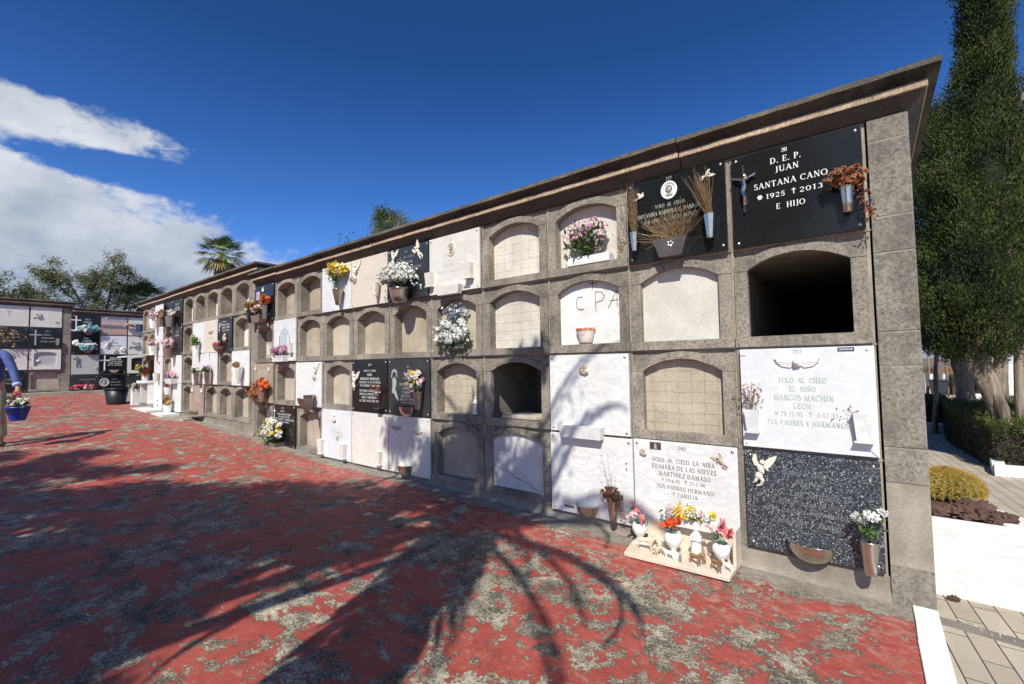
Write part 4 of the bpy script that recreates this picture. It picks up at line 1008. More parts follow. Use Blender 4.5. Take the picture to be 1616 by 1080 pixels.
bouquet('slate_blue_sprays', 'slate blue flower sprays rising behind the white roses in the second tier niche', (-3.62,.02,1.95), 0, [bluef, bluef, whitef], n=50, size=(.20,.05,.09), h=.19, br=.022, stems=30, leaves=60, leafm=bluef, leafl=.06, layers=2, petals=6, fwd=-.01)
cu = thing('candle_cups', 'row of small glass cups on the sill below the white roses', 'glass cups', (-3.60,-.01,1.700))
for i in range(4):
    mb = MB(); mb.lathe([(.0001,.0),(.022,0),(.032,.06),(.030,.06),(.0001,.02)], (-.14+i*.085,-.03,.0), 10); mb.build('cup', steel, cu, smooth=True)
def statuette(name, label, loc, h, mat, trim=None, rz=0, cat='figurine'):
    R_ = thing(name, label, cat, loc, (0,0,rz)); mb = MB()
    mb.lathe([(.0001,0),(.17*h,0),(.18*h,.03*h),(.15*h,.08*h),(.17*h,.14*h),(.15*h,.4*h),(.10*h,.62*h),(.13*h,.70*h),(.10*h,.78*h),(.045*h,.81*h),(.0001,.82*h)], n=14, wob=.04)
    mb.blob((0,-.075*h,.87*h), (.012*h,.02*h,.014*h), 4); mb.blob((0,0,.885*h), (.075*h,.08*h,.10*h), 8)
    mb.blob((0,.02*h,.90*h), (.085*h,.075*h,.10*h), 8, mat=0)
    mb.tube([(-.12*h,0,.70*h),(-.13*h,-.09*h,.56*h),(-.01*h,-.16*h,.60*h)], [.045*h,.04*h,.03*h], 7)
    mb.tube([(.12*h,0,.70*h),(.13*h,-.09*h,.56*h),(.01*h,-.16*h,.60*h)], [.045*h,.04*h,.03*h], 7)
    mb.build('body', mat, R_, smooth=True)
    if trim:
        b = MB(); b.lathe([(.165*h,.05*h),(.19*h,.06*h),(.188*h,.12*h),(.16*h,.125*h)], n=16); b.build('sash', trim, R_, smooth=True)
    return R_
statuette('saint_statuette', 'small white saint statuette standing in the scored niche beside the empty niche', (-3.36,.045,1.0), .20, china)
st = MB(); sc = thing('twig_cross', 'thin dry twig cross leaning in the niche behind the white statuette', 'twig cross', (-3.42,.07,1.0)); st.tube([(0,0,0),(-.02,0,.33)], .003, 4); st.tube([(-.055,0,.22),(.03,0,.235)], .0028, 4); st.build('twigs', dryb, sc)
slabp = thing('loose_slab', 'broken plaster slab lying on the sill of the deep empty niche', 'broken slab', (-2.72,-.0,.995))
mb = MB(); mb.slab([(-.22,-.02),(.20,-.025),(.235,.09),(.19,.26),(-.12,.30),(-.23,.12)], 0, .035); mb.build('slab', mortl, slabp, bevel=.005)
br = thing('stone_chip', 'dark stone chip at the left corner of the deep empty niche', 'stone', (-3.00,-.005,1.0)); mb = MB(); mb.blob((0,0,.025),(.045,.03,.03),5,amp=.5); mb.build('chip', stoneC, br)

# --- sixth column
P = Plaque('dark granite plaque under the cornice with two cream angels over a bowl of white flowers', -4.798, -4.014, 2.345, 3.008, dustg)
P.text([('261',.47,.905,.02,.07),('V. AL CIELO',.50,.80,.024,.36),('NESTOR',.50,.70,.03,.26),('HERNANDEZ MILIAN',.50,.58,.032,.66)], inkdim)
P.orn('angel', .17, .82, .22, relief); P.orn('angel', .78, .84, .23, relief, rot=.9)
m = P.vase(.47, .185, .17, .125, .085, steel, 14, .03, out=.10)
bouquet('white_gypsophila', 'big dome of white chrysanthemums and tiny white sprays on the dark plaque under the cornice', P.wp(.44,.20,-.10), 0, [whitef], n=110, size=(.28,.13,.10), h=.20, br=.038, stems=30, leaves=160, leafm=greenl, leafl=.06, layers=2, petals=8, ball=1, filler=(M_leaf('tiny_white_sprays', (.55,.58,.48), (.78,.80,.72), .7, .2), 520, .015), droop=3)
P = Plaque('charcoal granite plaque engraved with a veiled head, beside the scored niche', -4.798, -4.016, .930, 1.616, dustg)
P.text([('263',.50,.87,.022,.07),('V. A. C.',.50,.655,.034,.22),('MARIEN A.',.47,.555,.032,.36),('TUS PADRES',.52,.475,.028,.33),('Y HERMANOS',.52,.41,.028,.34),('RECUERDO DE',.52,.345,.028,.37),('TUS TIOS Y PRIMOS',.52,.28,.028,.44),('QUE TE QUIEREN',.52,.22,.026,.32)], inkdim)
c = P.p(.17,.60); f = MB()      # engraved veiled head: thin flat shapes in silver grey
def flat(mb, pts, y, mat=0): mb.add([(x,y,z) for x,z in pts], [tuple(range(len(pts)))], mat)
flat(f, [(c.x-.075,c.z+.05),(c.x-.06,c.z+.13),(c.x-.01,c.z+.16),(c.x+.045,c.z+.13),(c.x+.05,c.z+.05),(c.x+.03,c.z+.06),(c.x+.02,c.z+.11),(c.x-.02,c.z+.13),(c.x-.05,c.z+.09),(c.x-.055,c.z+.04)][::-1], P.y-.001)
flat(f, [(c.x-.05,c.z+.03),(c.x-.01,c.z+.06),(c.x+.03,c.z+.03),(c.x+.035,c.z-.03),(c.x+.01,c.z-.09),(c.x+.05,c.z-.17),(c.x+.07,c.z-.24),(c.x+.02,c.z-.20),(c.x-.02,c.z-.14),(c.x-.06,c.z-.15),(c.x-.045,c.z-.05)], P.y-.0012)
f.build('engraved_head', inkdim, P.root)
m = P.vase(.84, .44, .21, .060, .035, steeld, 8, 0)
PB(P, m, 'mixed_flowers', 'yellow, pink and white silk flowers in the vase beside the engraved veiled head', [yellow, whitef, pink, whitef, palepink], n=26, size=(.12,.07,.14), h=.15, br=.04, stems=12, leaves=50, leafm=greend, leafl=.08, layers=3, petals=8, lean=(-.06,0))
P.bowl(.50, .155, .235, .125, .10, steel)
P = Plaque('lowest white marble plaque with two small cherub heads above a steel bowl', -4.798, -4.016, .222, .922, marble2)
P.text([('264',.5,.90,.02,.06),('D. E. P.',.62,.60,.028,.30),('FAMILIA',.62,.52,.024,.3),('ANTONIO',.35,.45,.03,.4)], inkf)
P.orn('cherub', .20, .78, .15, relieft); P.orn('cherub', .73, .745, .14, relieft); P.bowl(.45,.17,.25,.14,.11,steel)

# --- seventh column
P = Plaque('cream marble plaque under the cornice with a carved angel and a small marble vase', -5.612, -4.806, 2.342, 3.010, cream)
P.orn('angel', .12, .74, .30, relief); P.vase(.80,.40,.17,.055,.03,relief,10,.05); P.text([('D. E. P.',.5,.62,.024,.3),('FAMILIA',.5,.54,.024,.3)], inkf)
P = Plaque('glossy black granite plaque with dense white lettering and a cream angel at its left edge', -5.608, -4.810, .930, 1.616, blackg)
P.text([('259',.52,.915,.026,.09),('VOLO  AL  CIELO',.52,.80,.026,.34),('ABEL',.52,.725,.030,.15),('MORALES MORALES',.52,.645,.034,.54),('FALLECIO A LOS 10 MESES',.52,.575,.026,.60),('TUS PADRES Y ABUELOS',.52,.51,.026,.56),('NO HABIA AMANECIDO',.50,.41,.028,.54),('HACIA LA NOCHE Y EL',.50,.345,.028,.54),('DIOS Y DESPERTO',.50,.28,.028,.42),('AL VER LA LUZ DEL DIA',.50,.215,.028,.56)], inkw)
P.orn('angel', .10, .60, .27, relief)
m = P.vase(.86, .42, .03, .055, .055, steeld, 4, 0, bracket=True, name='lantern_base')
ln = MB(); c = P.p(.86,.42); 
for a in (-1,1):
    for b in (0,1): ln.tube([(c.x+a*.04, c.y-.02-b*.07, c.z), (c.x+a*.04, c.y-.02-b*.07, c.z-.22)], .003, 4)
ln.box(c.x-.05, c.x+.05, c.y-.10, c.y-.01, c.z-.226, c.z-.214); ln.build('lantern_frame', steeld, P.root)
PD(P, Vector((c.x, c.y-.05, c.z)), 'dried_flowers', 'withered orange flower head lying on the small metal lantern of the glossy black plaque', n=5, L=.12, spread=.5, lean=-.9, mats=(rust,rust), curls=26, hs=.02, w=.04)
P = Plaque('plain lowest white marble plaque with a single white vase at lower right', -5.612, -4.808, .222, .922, marble2)
P.slabvase(.80, .32, .16, .12, .08, .055, marble2); P.text([('260',.5,.92,.02,.06)], inkf)
# --- eighth column
P = Plaque('white marble plaque under the cornice with a dark fluted vase of yellow flowers', -6.400, -5.620, 2.342, 3.005, marble)
m = P.vase(.73, .42, .22, .075, .030, steeld, 12, .08)
PB(P, m, 'yellow_flowers', 'bright yellow and white blooms in a fluted vase on the white plaque under the cornice', [yellow], n=28, size=(.17,.09,.07), h=.27, br=.062, stems=14, leaves=80, leafl=.07, layers=3, petals=7, filler=(whitef, 60, .030))
P.orn('flower', .43, .75, .14, relieft)
P.text([('253',.5,.93,.02,.06)], inkf)
P = Plaque('lowest veined marble plaque with a carved flower, faint green text and two pale vases', -6.402, -5.620, .222, .922, marblev)
P.orn('shell', .44, .83, .17, relief); P.text([('D. E. P.',.5,.62,.030,.30),('TU FAMILIA',.52,.55,.030,.42),('NO TE OLVIDA',.52,.48,.028,.42)], inkpg)
P.slabvase(.03,.36,.20,.12,.08,.06,marble2); m = P.slabvase(.80,.34,.19,.12,.08,.06,marble2); P.orn('heart', .55, .42, .09, relieft)
# --- ninth column
P = Plaque('white marble plaque with a small cream angel, a round bowl and a square metal vase', -7.195, -6.410, .930, 1.616, marble)
P.orn('angel', .78, .78, .26, relief); P.bowl(.42,.18,.30,.15,.12,steeld); P.vase(.80,.275,.22,.095,.07,steeld,4,0)
# --- tenth column
P = Plaque('white marble plaque with a scalloped blue-white alcove and a shelf of pink flowers', -7.978, -7.206, 1.640, 2.338, marble)
c = P.p(.52,.50); al = MB(); hw = .16; pts = [(c.x-hw,c.z-.17),(c.x+hw,c.z-.17)]
for (ax, ar, t0, t1, az) in ((.09,.07,-.2,2.0,.10),(0,.075,.5,pi-.5,.145),(-.09,.07,pi-2.0,pi+.2,.10)):
    for i in range(6):
        t = t0+(t1-t0)*i/5; pts.append((c.x+ax+ar*cos(t), c.z+az+ar*sin(t)))
al.prism(pts, P.y-.004, P.y-.0005); al.build('alcove_panel', M_marble('alcove_blue_white', (.50,.56,.60), (.36,.42,.48), .4, .1), P.root)  # flat blue-white panel on the plaque face
for k in (-1,1):
    mb = MB(); mb.tube([(c.x+k*(hw+.012),P.y-.02,c.z-.18),(c.x+k*(hw+.012),P.y-.02,c.z+.08)], [.02,.017], 8); mb.build('column', marble, P.root)
for fx in (-.10,1.0): P.slabvase(fx, .42, .16, .11, .09, .06, marble2) if fx < 0 else P.slabvase(.86, .42, .15, .09, .08, .06, marble2)
m = P.trough(.45, .13, .40, .10, .10, .38, marble)
PB(P, m, 'pink_flowers', 'pink and mauve flowers on the shelf of the plaque with the scalloped alcove', [magenta, palepink, magenta], n=34, size=(.27,.07,.06), h=.09, br=.045, stems=12, leaves=60, leafm=greend, leafl=.07, layers=3, petals=8)
P = Plaque('black granite plaque in the lowest tier half hidden behind a bunch of white flowers', -7.978, -7.206, .222, .922, blackg)
P.text([('248',.45,.93,.024,.08),('D.E.P.',.45,.855,.028,.18),('JUAN SANTOS PEREZ',.52,.785,.028,.62),('FALLECIO EN 1994',.52,.725,.026,.50),('TUS PADRES Y HERMANOS',.52,.665,.028,.90),('Y FAMILIARES',.50,.605,.026,.50)], inkw)
P.orn('plaincross', .08, .80, .17, inkw)
m = P.trough(.30, .13, .42, .16, .16, .34, clay)
PB(P, m, 'white_flowers', 'large bunch of white and pale yellow flowers before the lowest black plaque', [whitef, whitef, yellow, whitef], n=70, size=(.33,.14,.19), h=.22, br=.042, stems=26, leaves=160, leafm=greenl, leafl=.09, layers=2, petals=6, lean=(-.02,-.04))
# --- last column of the nearest block
P = Plaque('black granite plaque with a small colour photograph and a trough of dried flowers', -8.735, -7.992, 2.345, 3.010, blackg)
o = MB(); c = P.p(.20,.73); o.box(c.x-.07,c.x+.07,c.y-.008,c.y-.001,c.z-.075,c.z+.075); o.build('photo', M_marble('faded_photo', (.60,.40,.42), (.25,.22,.40), .8, .3), P.root)
P.orn('shell', .48, .86, .12, relief); P.text([('241',.5,.94,.02,.08),('D.E.P.',.55,.70,.03,.2),('ANA',.55,.62,.03,.2),('FAMILIA',.55,.52,.03,.3)], inkdim)
m = P.trough(.43, .17, .34, .13, .13, .28, clay)
PB(P, m, 'dried_flowers', 'row of dried pink-brown flowers in the trough of the black plaque with a photograph', [rust, palepink, dryb], n=46, size=(.30,.08,.08), h=.15, br=.045, stems=16, leaves=40, leafm=dryb, leafl=.06, stemm=dryb, cat='dried flowers')
m = P.vase(.80, .40, .24, .06, .04, steeld, 10, 0)
PB(P, m, 'dried_flowers', 'rust-orange dried bunch in the right hand vase of the black plaque with a photograph', [rust, orange, rust], n=26, size=(.13,.07,.08), h=.11, br=.042, stems=8, leaves=20, leafm=rust, leafl=.06, stemm=dryb, cat='dried flowers')
m = P.vase(.02, .36, .24, .07, .05, blackg, 10, 0)
PB(P, m, 'trailing_flowers', 'faded red flowers with trailing yellow-green leaves in the left black vase', [rust, dryb, pink], n=22, size=(.13,.07,.06), h=.08, br=.04, stems=8, leaves=60, leafm=M_leaf('yellowing_leaf', (.30,.27,.05), (.48,.45,.12)), leafl=.10, lean=(0,0), cat='dried flowers')
P = Plaque('tan marble plaque with pale carved lettering and dried orange flowers, third tier', -8.735, -7.992, .930, 1.616, tanm)
P.text([('243',.45,.93,.03,.1),('MARIA DEL CARMEN',.5,.80,.032,.55),('PEREZ SUAREZ',.5,.74,.032,.5),('FALLECIO',.5,.67,.03,.4),('1-10-1993',.5,.60,.03,.45),('TUS PADRES',.5,.53,.03,.45),('NO TE OLVIDAN',.5,.46,.03,.4)], inkl)
P.orn('shell', .10, .86, .10, relief); P.orn('shell', .82, .85, .10, relief)
m = P.bowl(.36, .16, .36, .16, .14, clay)
PB(P, m, 'dried_flowers', 'dried orange-brown flowers in the wide bowl of the tan plaque', [rust, dryb, rust], n=60, size=(.30,.11,.12), h=.10, br=.05, stems=14, leaves=50, leafm=rust, leafl=.08, stemm=dryb, cat='dried flowers')
m = P.vase(.76, .42, .26, .085, .05, clay, 10, 0)
PB(P, m, 'dried_flowers', 'drooping rust-red bunch in the upper vase of the tan plaque', [rust, orange, rust], n=34, size=(.19,.08,.09), h=.06, br=.045, stems=8, leaves=40, leafm=rust, leafl=.08, stemm=dryb, droop=2, cat='dried flowers')

# --- marble ledge with figurines in front of the lowest plaque
led = thing('marble_ledge', 'cream marble ledge standing on the red floor below the plaque numbered 280', 'marble ledge', (-1.135,0,0))
mb = MB(); mb.slab([(-.345,-.40),(.37,-.375),(.375,-.04),(-.40,-.04)], .135, .165); mb.build('shelf', ledgem, led, bevel=.004)
mb = MB(); mb.slab([(-.325,-.36),(.355,-.345),(.355,-.10),(-.36,-.10)], .08, .134); mb.build('base', plinth, led)
mb = MB(); mb.prism([(.352,.1655),(.374,.1655),(.374,.40),(.352,.30)], -.20, -.036); mb.build('side_panel', ledgem, led, bevel=.003)
mb = MB(); mb.box(-.30,.35,-.050,-.036,.1655,.33); mb.build('back_panel', ledgem, led, bevel=.002)
tr = thing('marble_trough', 'narrow white marble trough on the ledge behind the figurines', 'planter', (-1.135,-.075,.33))
mb = MB(); mb.box(-.17,.24,-.045,.025,0,.085); mb.build('body', marble, tr, bevel=.003)
bouquet('pastel_flowers', 'row of white, yellow and pink silk blooms in the marble trough on the ledge', (-1.10,-.09,.40), 0, [whitef, yellow, palepink, whitef, yellow], n=34, size=(.21,.055,.04), h=.045, br=.036, stems=12, leaves=40, leafm=greens, leafl=.055, layers=3, petals=8, fwd=-.02)
def goblet(label, x, y, z, h, fm, flabel, n=4, sx=.07):
    g = thing('china_vase', label, 'vase', (x,y,z)); mb = MB()
    mb.lathe([(.0001,0),(.34*h,0),(.34*h,.05*h),(.13*h,.12*h),(.11*h,.26*h),(.26*h,.42*h),(.38*h,.66*h),(.38*h,.82*h),(.31*h,1*h),(.27*h,1*h),(.30*h,.8*h),(.0001,.6*h)], n=20); mb.build('body', china, g, smooth=True)
    bouquet('silk_roses', flabel, (x,y,z+h), 0, fm, n=n, size=(sx,.03,.035), h=.07, br=.036, stems=n, leaves=22, leafm=greens, leafl=.06, layers=4, petals=8, fwd=0, ball=1)
goblet('white china goblet vase at the left end of the ledge', -1.455,-.16,.165,.15, [rose,palepink], 'two pink silk roses in the left china vase on the ledge', 3)
goblet('white china goblet vase in the middle of the ledge', -1.17,-.24,.165,.165, [orange], 'two orange-red silk blooms above the middle china vase on the ledge', 3, .05)
goblet('white china goblet vase at the right end of the ledge', -.85,-.22,.165,.15, [rose,palepink], 'two coral silk roses in the right china vase on the ledge', 3, .075)
statuette('angel_statuette', 'white praying statuette with a blue sash on a round base among the toy animals', (-1.02,-.20,.165), .23, china, M_plain('sky_blue_sash', (.12,.38,.55), .5))
statuette('nativity_figurine', 'tiny painted figure in red and white left of the middle china vase', (-1.315,-.23,.165), .115, fawn, M_plain('red_sash', (.5,.06,.06), .5))
def quad(name, label, x, y, z, L, mat, rz=0, group=None, ear=.0, tail=.1, neck=.25):
    """four-legged figurine standing with its head along +x; L = body length"""
    T = thing(name, label, 'animal figurine', (x,y,z), (0,0,rz), group); B = L; h = .62*L
    ch = [([(-.42*B,0,h),(-.18*B,0,h*1.03),(.12*B,0,h*1.02),(.36*B,0,h*1.04),(.47*B,0,h*(1.05+neck)),(.55*B,0,h*(1.1+neck*1.6)),(.70*B,0,h*(1.0+neck*1.5)),(.78*B,0,h*(.97+neck*1.4))],
           [.13*B,.155*B,.15*B,.15*B,.10*B,.095*B,.065*B,.045*B])]
    for sgn in (-1,1):
        ch.append(([(.36*B,0,h*1.04),(.33*B,sgn*.10*B,h*.62),(.33*B,sgn*.10*B,h*.30),(.35*B,sgn*.10*B,.03*B)], [.15*B,.06*B,.038*B,.04*B]))
        ch.append(([(-.42*B,0,h),(-.36*B,sgn*.11*B,h*.62),(-.46*B,sgn*.11*B,h*.32),(-.41*B,sgn*.11*B,.03*B)], [.13*B,.07*B,.038*B,.04*B]))
        ch.append(([(.55*B,0,h*(1.1+neck*1.6)),(.52*B,sgn*.07*B,h*(1.24+neck*1.6))], [.095*B,.03*B]))
    ch.append(([(-.42*B,0,h),(-.54*B,0,h*1.0),(-.60*B,0,h*(.7+tail))], [.13*B,.03*B,.02*B]))
    skin_obj('body', ch, mat, T, 1)
quad('lamb_figurine', 'large cream lamb figurine standing at the left of the ledge', -1.36,-.285,.165,.125, fawn, .1, neck=.15)
quad('lamb_figurine', 'pale lamb figurine beside the painted figure on the ledge', -1.25,-.315,.165,.085, fawn, -1.9, neck=.2)
quad('lamb_figurine', 'small cream lamb lying behind the large lamb on the ledge', -1.30,-.21,.165,.09, relief, 2.6, neck=.1)
quad('dog_figurine', 'brown dog figurine facing right in the middle of the ledge front', -.995,-.315,.165,.095, pebble, -.5, neck=.3)
quad('dog_figurine', 'brown dog figurine near the right front corner of the ledge', -.855,-.335,.165,.095, pebble, -.75, neck=.3)
quad('dog_figurine', 'upright brown dog figurine between the statuette and the right vase', -.955,-.255,.165,.07, pebble, 1.9, neck=.6)
quad('donkey_figurine', 'tiny dark grey donkey figurine in front of the middle china vase', -1.095,-.325,.165,.06, portrait, -1.2, neck=.4)
quad('lamb_figurine', 'white lamb lying before the right china vase', -.80,-.285,.165,.07, china, 2.9, neck=.2)
quad('lamb_figurine', 'white lamb figurine stretched out before the middle china vase', -1.17,-.325,.165,.075, china, 3.0, neck=.1)

for o in list(COL.objects):
    if o.parent is None and o.get('label') and -1.6 < o.location.x < -.7 and -.45 < o.location.y < -.03 and o.location.z > .15 and o.location.z < .6: o.location.z -= .023
led.location.z -= .023
# ================================================================== BLOCK TWO
def Q(c, r): return (*cols2[c], *rows2[r])
P = Plaque('white marble plaque next to the step in the wall, with one white cone vase', *Q(0,2), marble)
m = P.vase(.70,.52,.30,.10,.04,china,10,0); PB(P, m, 'dried_flowers', 'withered orange flowers in the white cone vase next to the step in the wall', [rust,dryb], n=22, size=(.12,.08,.08), h=.07, br=.045, stems=6, leaves=14, leafm=dryb, leafl=.05, cat='dried flowers')
P = Plaque('second tier black granite plaque with an engraved figure and faded red flowers below', *Q(1,1), blackg)
P.text([('D.E.P.',.5,.88,.03,.25),('MARIA LUISA',.58,.79,.034,.5),('GARCIA LOPEZ',.58,.71,.034,.55),('TUS HIJOS',.58,.62,.03,.5)], inkw)
P.orn('angel', .22, .72, .22, inkdim); P.orn('shell', .60, .40, .24, relieft)
m = P.bowl(.25,.16,.30,.12,.13,clay); PB(P, m, 'red_flowers', 'faded red flowers at the foot of the engraved black plaque', [rust,redf,palepink], n=24, size=(.26,.09,.08), h=.06, br=.045, stems=8, leaves=16, leafl=.06)
P = Plaque('cream marble plaque in the second tier, left of the engraved black one', *Q(2,1), cream); P.orn('cherub', .5,.62,.2,relieft); P.text([('FAMILIA',.5,.45,.03,.4)], inkf)
P = Plaque('white marble plaque in the third tier with a grey cross tab and mauve flowers', *Q(2,2), marble); P.orn('plaincross',.45,.88,.16,steeld); P.text([('D.E.P.',.5,.7,.03,.3),('FAMILIA',.5,.6,.03,.5)], inkf)
m = P.vase(.70,.38,.26,.075,.05,steeld,10); PB(P, m, 'mauve_flowers', 'mauve and green bunch on the third tier plaque with the grey cross', [magenta,magenta,greenl], n=26, size=(.19,.09,.09), h=.12, br=.045, stems=8, leaves=110, leafl=.12, lean=(-.1,0), leafm=greenl)
P = Plaque('white marble plaque in the second tier with a green plant in a white vase', *Q(3,1), marble)
m = P.vase(.68,.26,.24,.07,.05,china,10); PB(P, m, 'green_plant', 'bright green leafy plant in a white vase on the second tier', [greenl], n=6, size=(.16,.1,.16), h=.17, br=.03, stems=10, leaves=190, leafl=.14, leafm=M_leaf('bright_leaf',(.08,.20,.03),(.16,.34,.07)), cat='plant')
P.orn('flower',.2,.55,.1,inkdim)
P = Plaque('white third tier plaque with a pink and green bunch at its right edge', *Q(3,2), marble)
m = P.vase(.86,.36,.26,.075,.05,steeld,10); PB(P, m, 'pink_flowers', 'pink and green bunch between two white third tier plaques', [palepink,pink,whitef], n=24, size=(.19,.09,.10), h=.10, br=.045, stems=8, leaves=110, leafl=.12, lean=(-.06,0), leafm=greenl)
P = Plaque('pinkish brown marble plaque in the lowest tier with pale lettering and a bowl', *Q(3,3), pinkm)
P.text([('D.E.P.',.5,.90,.035,.3),('JOSE ANTONIO',.5,.82,.035,.55),('SANTANA',.5,.75,.035,.4),('RAMOS',.5,.68,.035,.5),('TUS PADRES',.5,.60,.035,.4),('HERMANOS',.5,.53,.035,.45),('Y ABUELOS',.5,.46,.035,.5)], inkl)
P.orn('shell',.1,.80,.16,relief); P.orn('shell',.9,.80,.16,relief); P.bowl(.38,.12,.3,.12,.13,steeld)
sh_ = MB(); sh_.box(-P.w*.5,P.w*.5,-.16,-.034,-.012,.012); sh_.build('foot_shelf', plinth, P.root)
P = Plaque('black granite plaque under the cornice with a vase of pale pink flowers', *Q(5,0), blackg)
P.text([('D.E.P.',.5,.82,.04,.35),('FAMILIA',.5,.70,.04,.5),('LOPEZ DIAZ',.5,.62,.04,.6)], inkw)
m = P.vase(.45,.38,.26,.11,.08,steel,10); PB(P, m, 'pink_flowers', 'pale pink flowers under the cornice on the black plaque of the second block', [palepink,whitef,palepink], n=30, size=(.25,.1,.09), h=.12, br=.055, stems=8, leaves=30, leafl=.08)
P = Plaque('dark granite plaque in the second tier behind a large bunch of pink roses', *Q(5,1), dustg)
P.text([('D.E.P.',.5,.82,.04,.35),('FAMILIA',.5,.70,.04,.5)], inkw)
m = P.vase(.40,.26,.24,.12,.08,clay,10); PB(P, m, 'pink_roses', 'large bunch of pink roses before the dark second tier plaque', [palepink,palepink,pink], n=44, size=(.34,.14,.16), h=.20, br=.065, stems=10, leaves=60, leafl=.10, lean=(-.10,0), leafm=greend, ball=1)
P = Plaque('white marble plaque in the third tier above a row of magenta flowers', *Q(5,2), marble)
m = P.trough(.4,.16,.5,.12,.14,mat=marble); PB(P, m, 'magenta_flowers', 'magenta and pink flowers at the foot of the third tier plaque in the second block', [pink,magenta,palepink], n=42, size=(.44,.1,.14), h=.14, br=.06, stems=10, leaves=40, leafl=.10, leafm=greend)
P = Plaque('white marble plaque in the lowest tier with a marble ledge and golden dried flowers', *Q(5,3), marble)
m = P.vase(.28,.24,.22,.10,.06,china,10); PB(P, m, 'dried_flowers', 'golden brown dried flowers on the ledge of the lowest white plaque', [M_leaf('golden_dry',(.40,.22,.06),(.58,.38,.14)),dryb], n=44, size=(.26,.12,.17), h=.14, br=.055, stems=10, leaves=30, leafm=dryb, leafl=.06, cat='dried flowers')
m = P.vase(.15,.86,.18,.08,.05,china,10); PB(P, m, 'dried_flowers', 'small orange dried bunch at the top of the lowest white plaque with the ledge', [rust,dryb], n=16, size=(.1,.06,.08), h=.06, br=.045, stems=5, leaves=10, leafm=dryb, leafl=.05, cat='dried flowers')
q_ = thing('marble_ledge', 'low white marble ledge on the floor before the golden dried flowers', 'marble ledge', (-13.1,0,.46)); mb = MB(); mb.box(-.42,.42,-.40,-.045,-.03,.045); mb.build('shelf', marble, q_, bevel=.004)
q_ = thing('marble_ledge', 'low stone ledge on the floor before the pinkish brown plaque', 'marble ledge', (-12.1,0,.44)); mb = MB(); mb.slab([(-.7,-.62),(.55,-.30),(.5,-.06),(-.45,-.06)], -.05, .02); mb.build('shelf', joint, q_, bevel=.004)
P = Plaque('dusty dark plaque of the top tier partly hidden behind the tilted black one', cols2[6][0], cols2[6][1], rows2[0][0]+.22, rows2[0][1], dustg, off=.004)
ph = thing('tilted_plaque', 'loose black plaque hanging tilted at the top of the second block', 'memorial plaque', (-13.95,-.06,3.16), (radians(0),radians(38),radians(-12)))
mb = MB(); mb.box(-.10,.62,-.02,.0,-.42,.0); mb.build('slab', blackg, ph, bevel=.002)
m_ = P.vase(.40,.10,.22,.10,.07,clay,10); PB(P, m_, 'dried_flowers', 'big ball of golden dried flowers below the tilted black plaque', [M_leaf('golden_dry2',(.42,.27,.10),(.60,.42,.20)),dryb,rust], n=60, size=(.30,.14,.20), h=.10, br=.06, stems=8, leaves=30, leafm=dryb, leafl=.07, cat='dried flowers')
P = Plaque('white top tier plaque near the far end with pink and white flowers', *Q(7,0), marble)
m = P.vase(.45,.42,.24,.1,.07,china,10); PB(P, m, 'pink_flowers', 'pink and white flowers at the far end of the second block, top tier', [palepink,magenta,whitef], n=44, size=(.36,.14,.18), h=.12, br=.065, stems=8, leaves=50, leafl=.1, leafm=greend)
P = Plaque('white plaque in the second tier near the far end with a mixed dried bunch', *Q(7,1), marble)
m = P.vase(.45,.40,.24,.1,.07,china,10); PB(P, m, 'mixed_flowers', 'mauve and straw coloured bunch in the second tier near the far end', [magenta,dryb,yellow,palepink], n=36, size=(.26,.12,.16), h=.12, br=.055, stems=8, leaves=50, leafl=.1, leafm=greenl)
P = Plaque('white plaque in the third tier near the far end with a small relief', *Q(7,2), marble); P.orn('cherub',.6,.75,.16,relieft); m = P.vase(.7,.35,.2,.07,.05,relief,8)
P = Plaque('white plaque in the lowest tier near the far end with a white ornament', *Q(7,3), marble); P.orn('shell',.5,.25,.3,reliefw)
q_ = thing('marble_ledge', 'wide white marble ledge on the floor near the far end of the second block', 'marble ledge', (-14.65,0,.50)); mb = MB(); mb.box(-.75,.72,-.40,-.045,-.05,.035); mb.build('shelf', marble, q_, bevel=.004)
q_ = thing('marble_canopy', 'sloping white marble canopy over the third tier niche at the far end', 'canopy', (-15.2,0,1.86)); mb = MB()
mb.add([(-.52,-.62,.0),(.40,-.62,.0),(.40,-.0,.07),(-.52,-.0,.07),(-.52,-.62,.035),(.40,-.62,.035),(.40,-.0,.105),(-.52,-.0,.105)], [(0,3,2,1),(4,5,6,7),(0,1,5,4),(1,2,6,5),(2,3,7,6),(3,0,4,7)]); mb.build('slab', marble, q_, bevel=.003)
q_ = thing('marble_shelf', 'white marble shelf below the canopy with side supports', 'marble shelf', (-15.2,0,1.24)); mb = MB(); mb.box(-.40,.36,-.24,-.02,-.06,0); mb.box(-.38,-.34,-.16,-.02,-.60,-.062); mb.box(.30,.34,-.16,-.02,-.60,-.062); mb.build('slab', whitew, q_, bevel=.004)
gp = thing('flower_pot', 'white pot with an orange glaze on the shelf below the canopy', 'flower pot', (-15.2,-.13,1.24)); mb = MB(); mb.lathe([(.0001,0),(.07,0),(.10,.17),(.09,.17),(.0001,.12)], n=14); mb.build('body', china, gp, smooth=True)
bouquet('orange_flowers', 'orange flowers and greenery in the pot below the canopy', (-15.2,-.13,1.40), 0, [orange, rust, dryb], n=30, size=(.20,.10,.10), h=.08, br=.06, stems=6, leaves=70, leafl=.14, leafm=greenl)
wb = thing('white_pedestal', 'white pedestal block with a pale plant at the far end of the second wall block', 'pedestal', (-16.32,-.10,.55)); mb = MB(); mb.box(-.08,.08,-.09,.09,-.04,.46); mb.build('body', whitew, wb, bevel=.01)
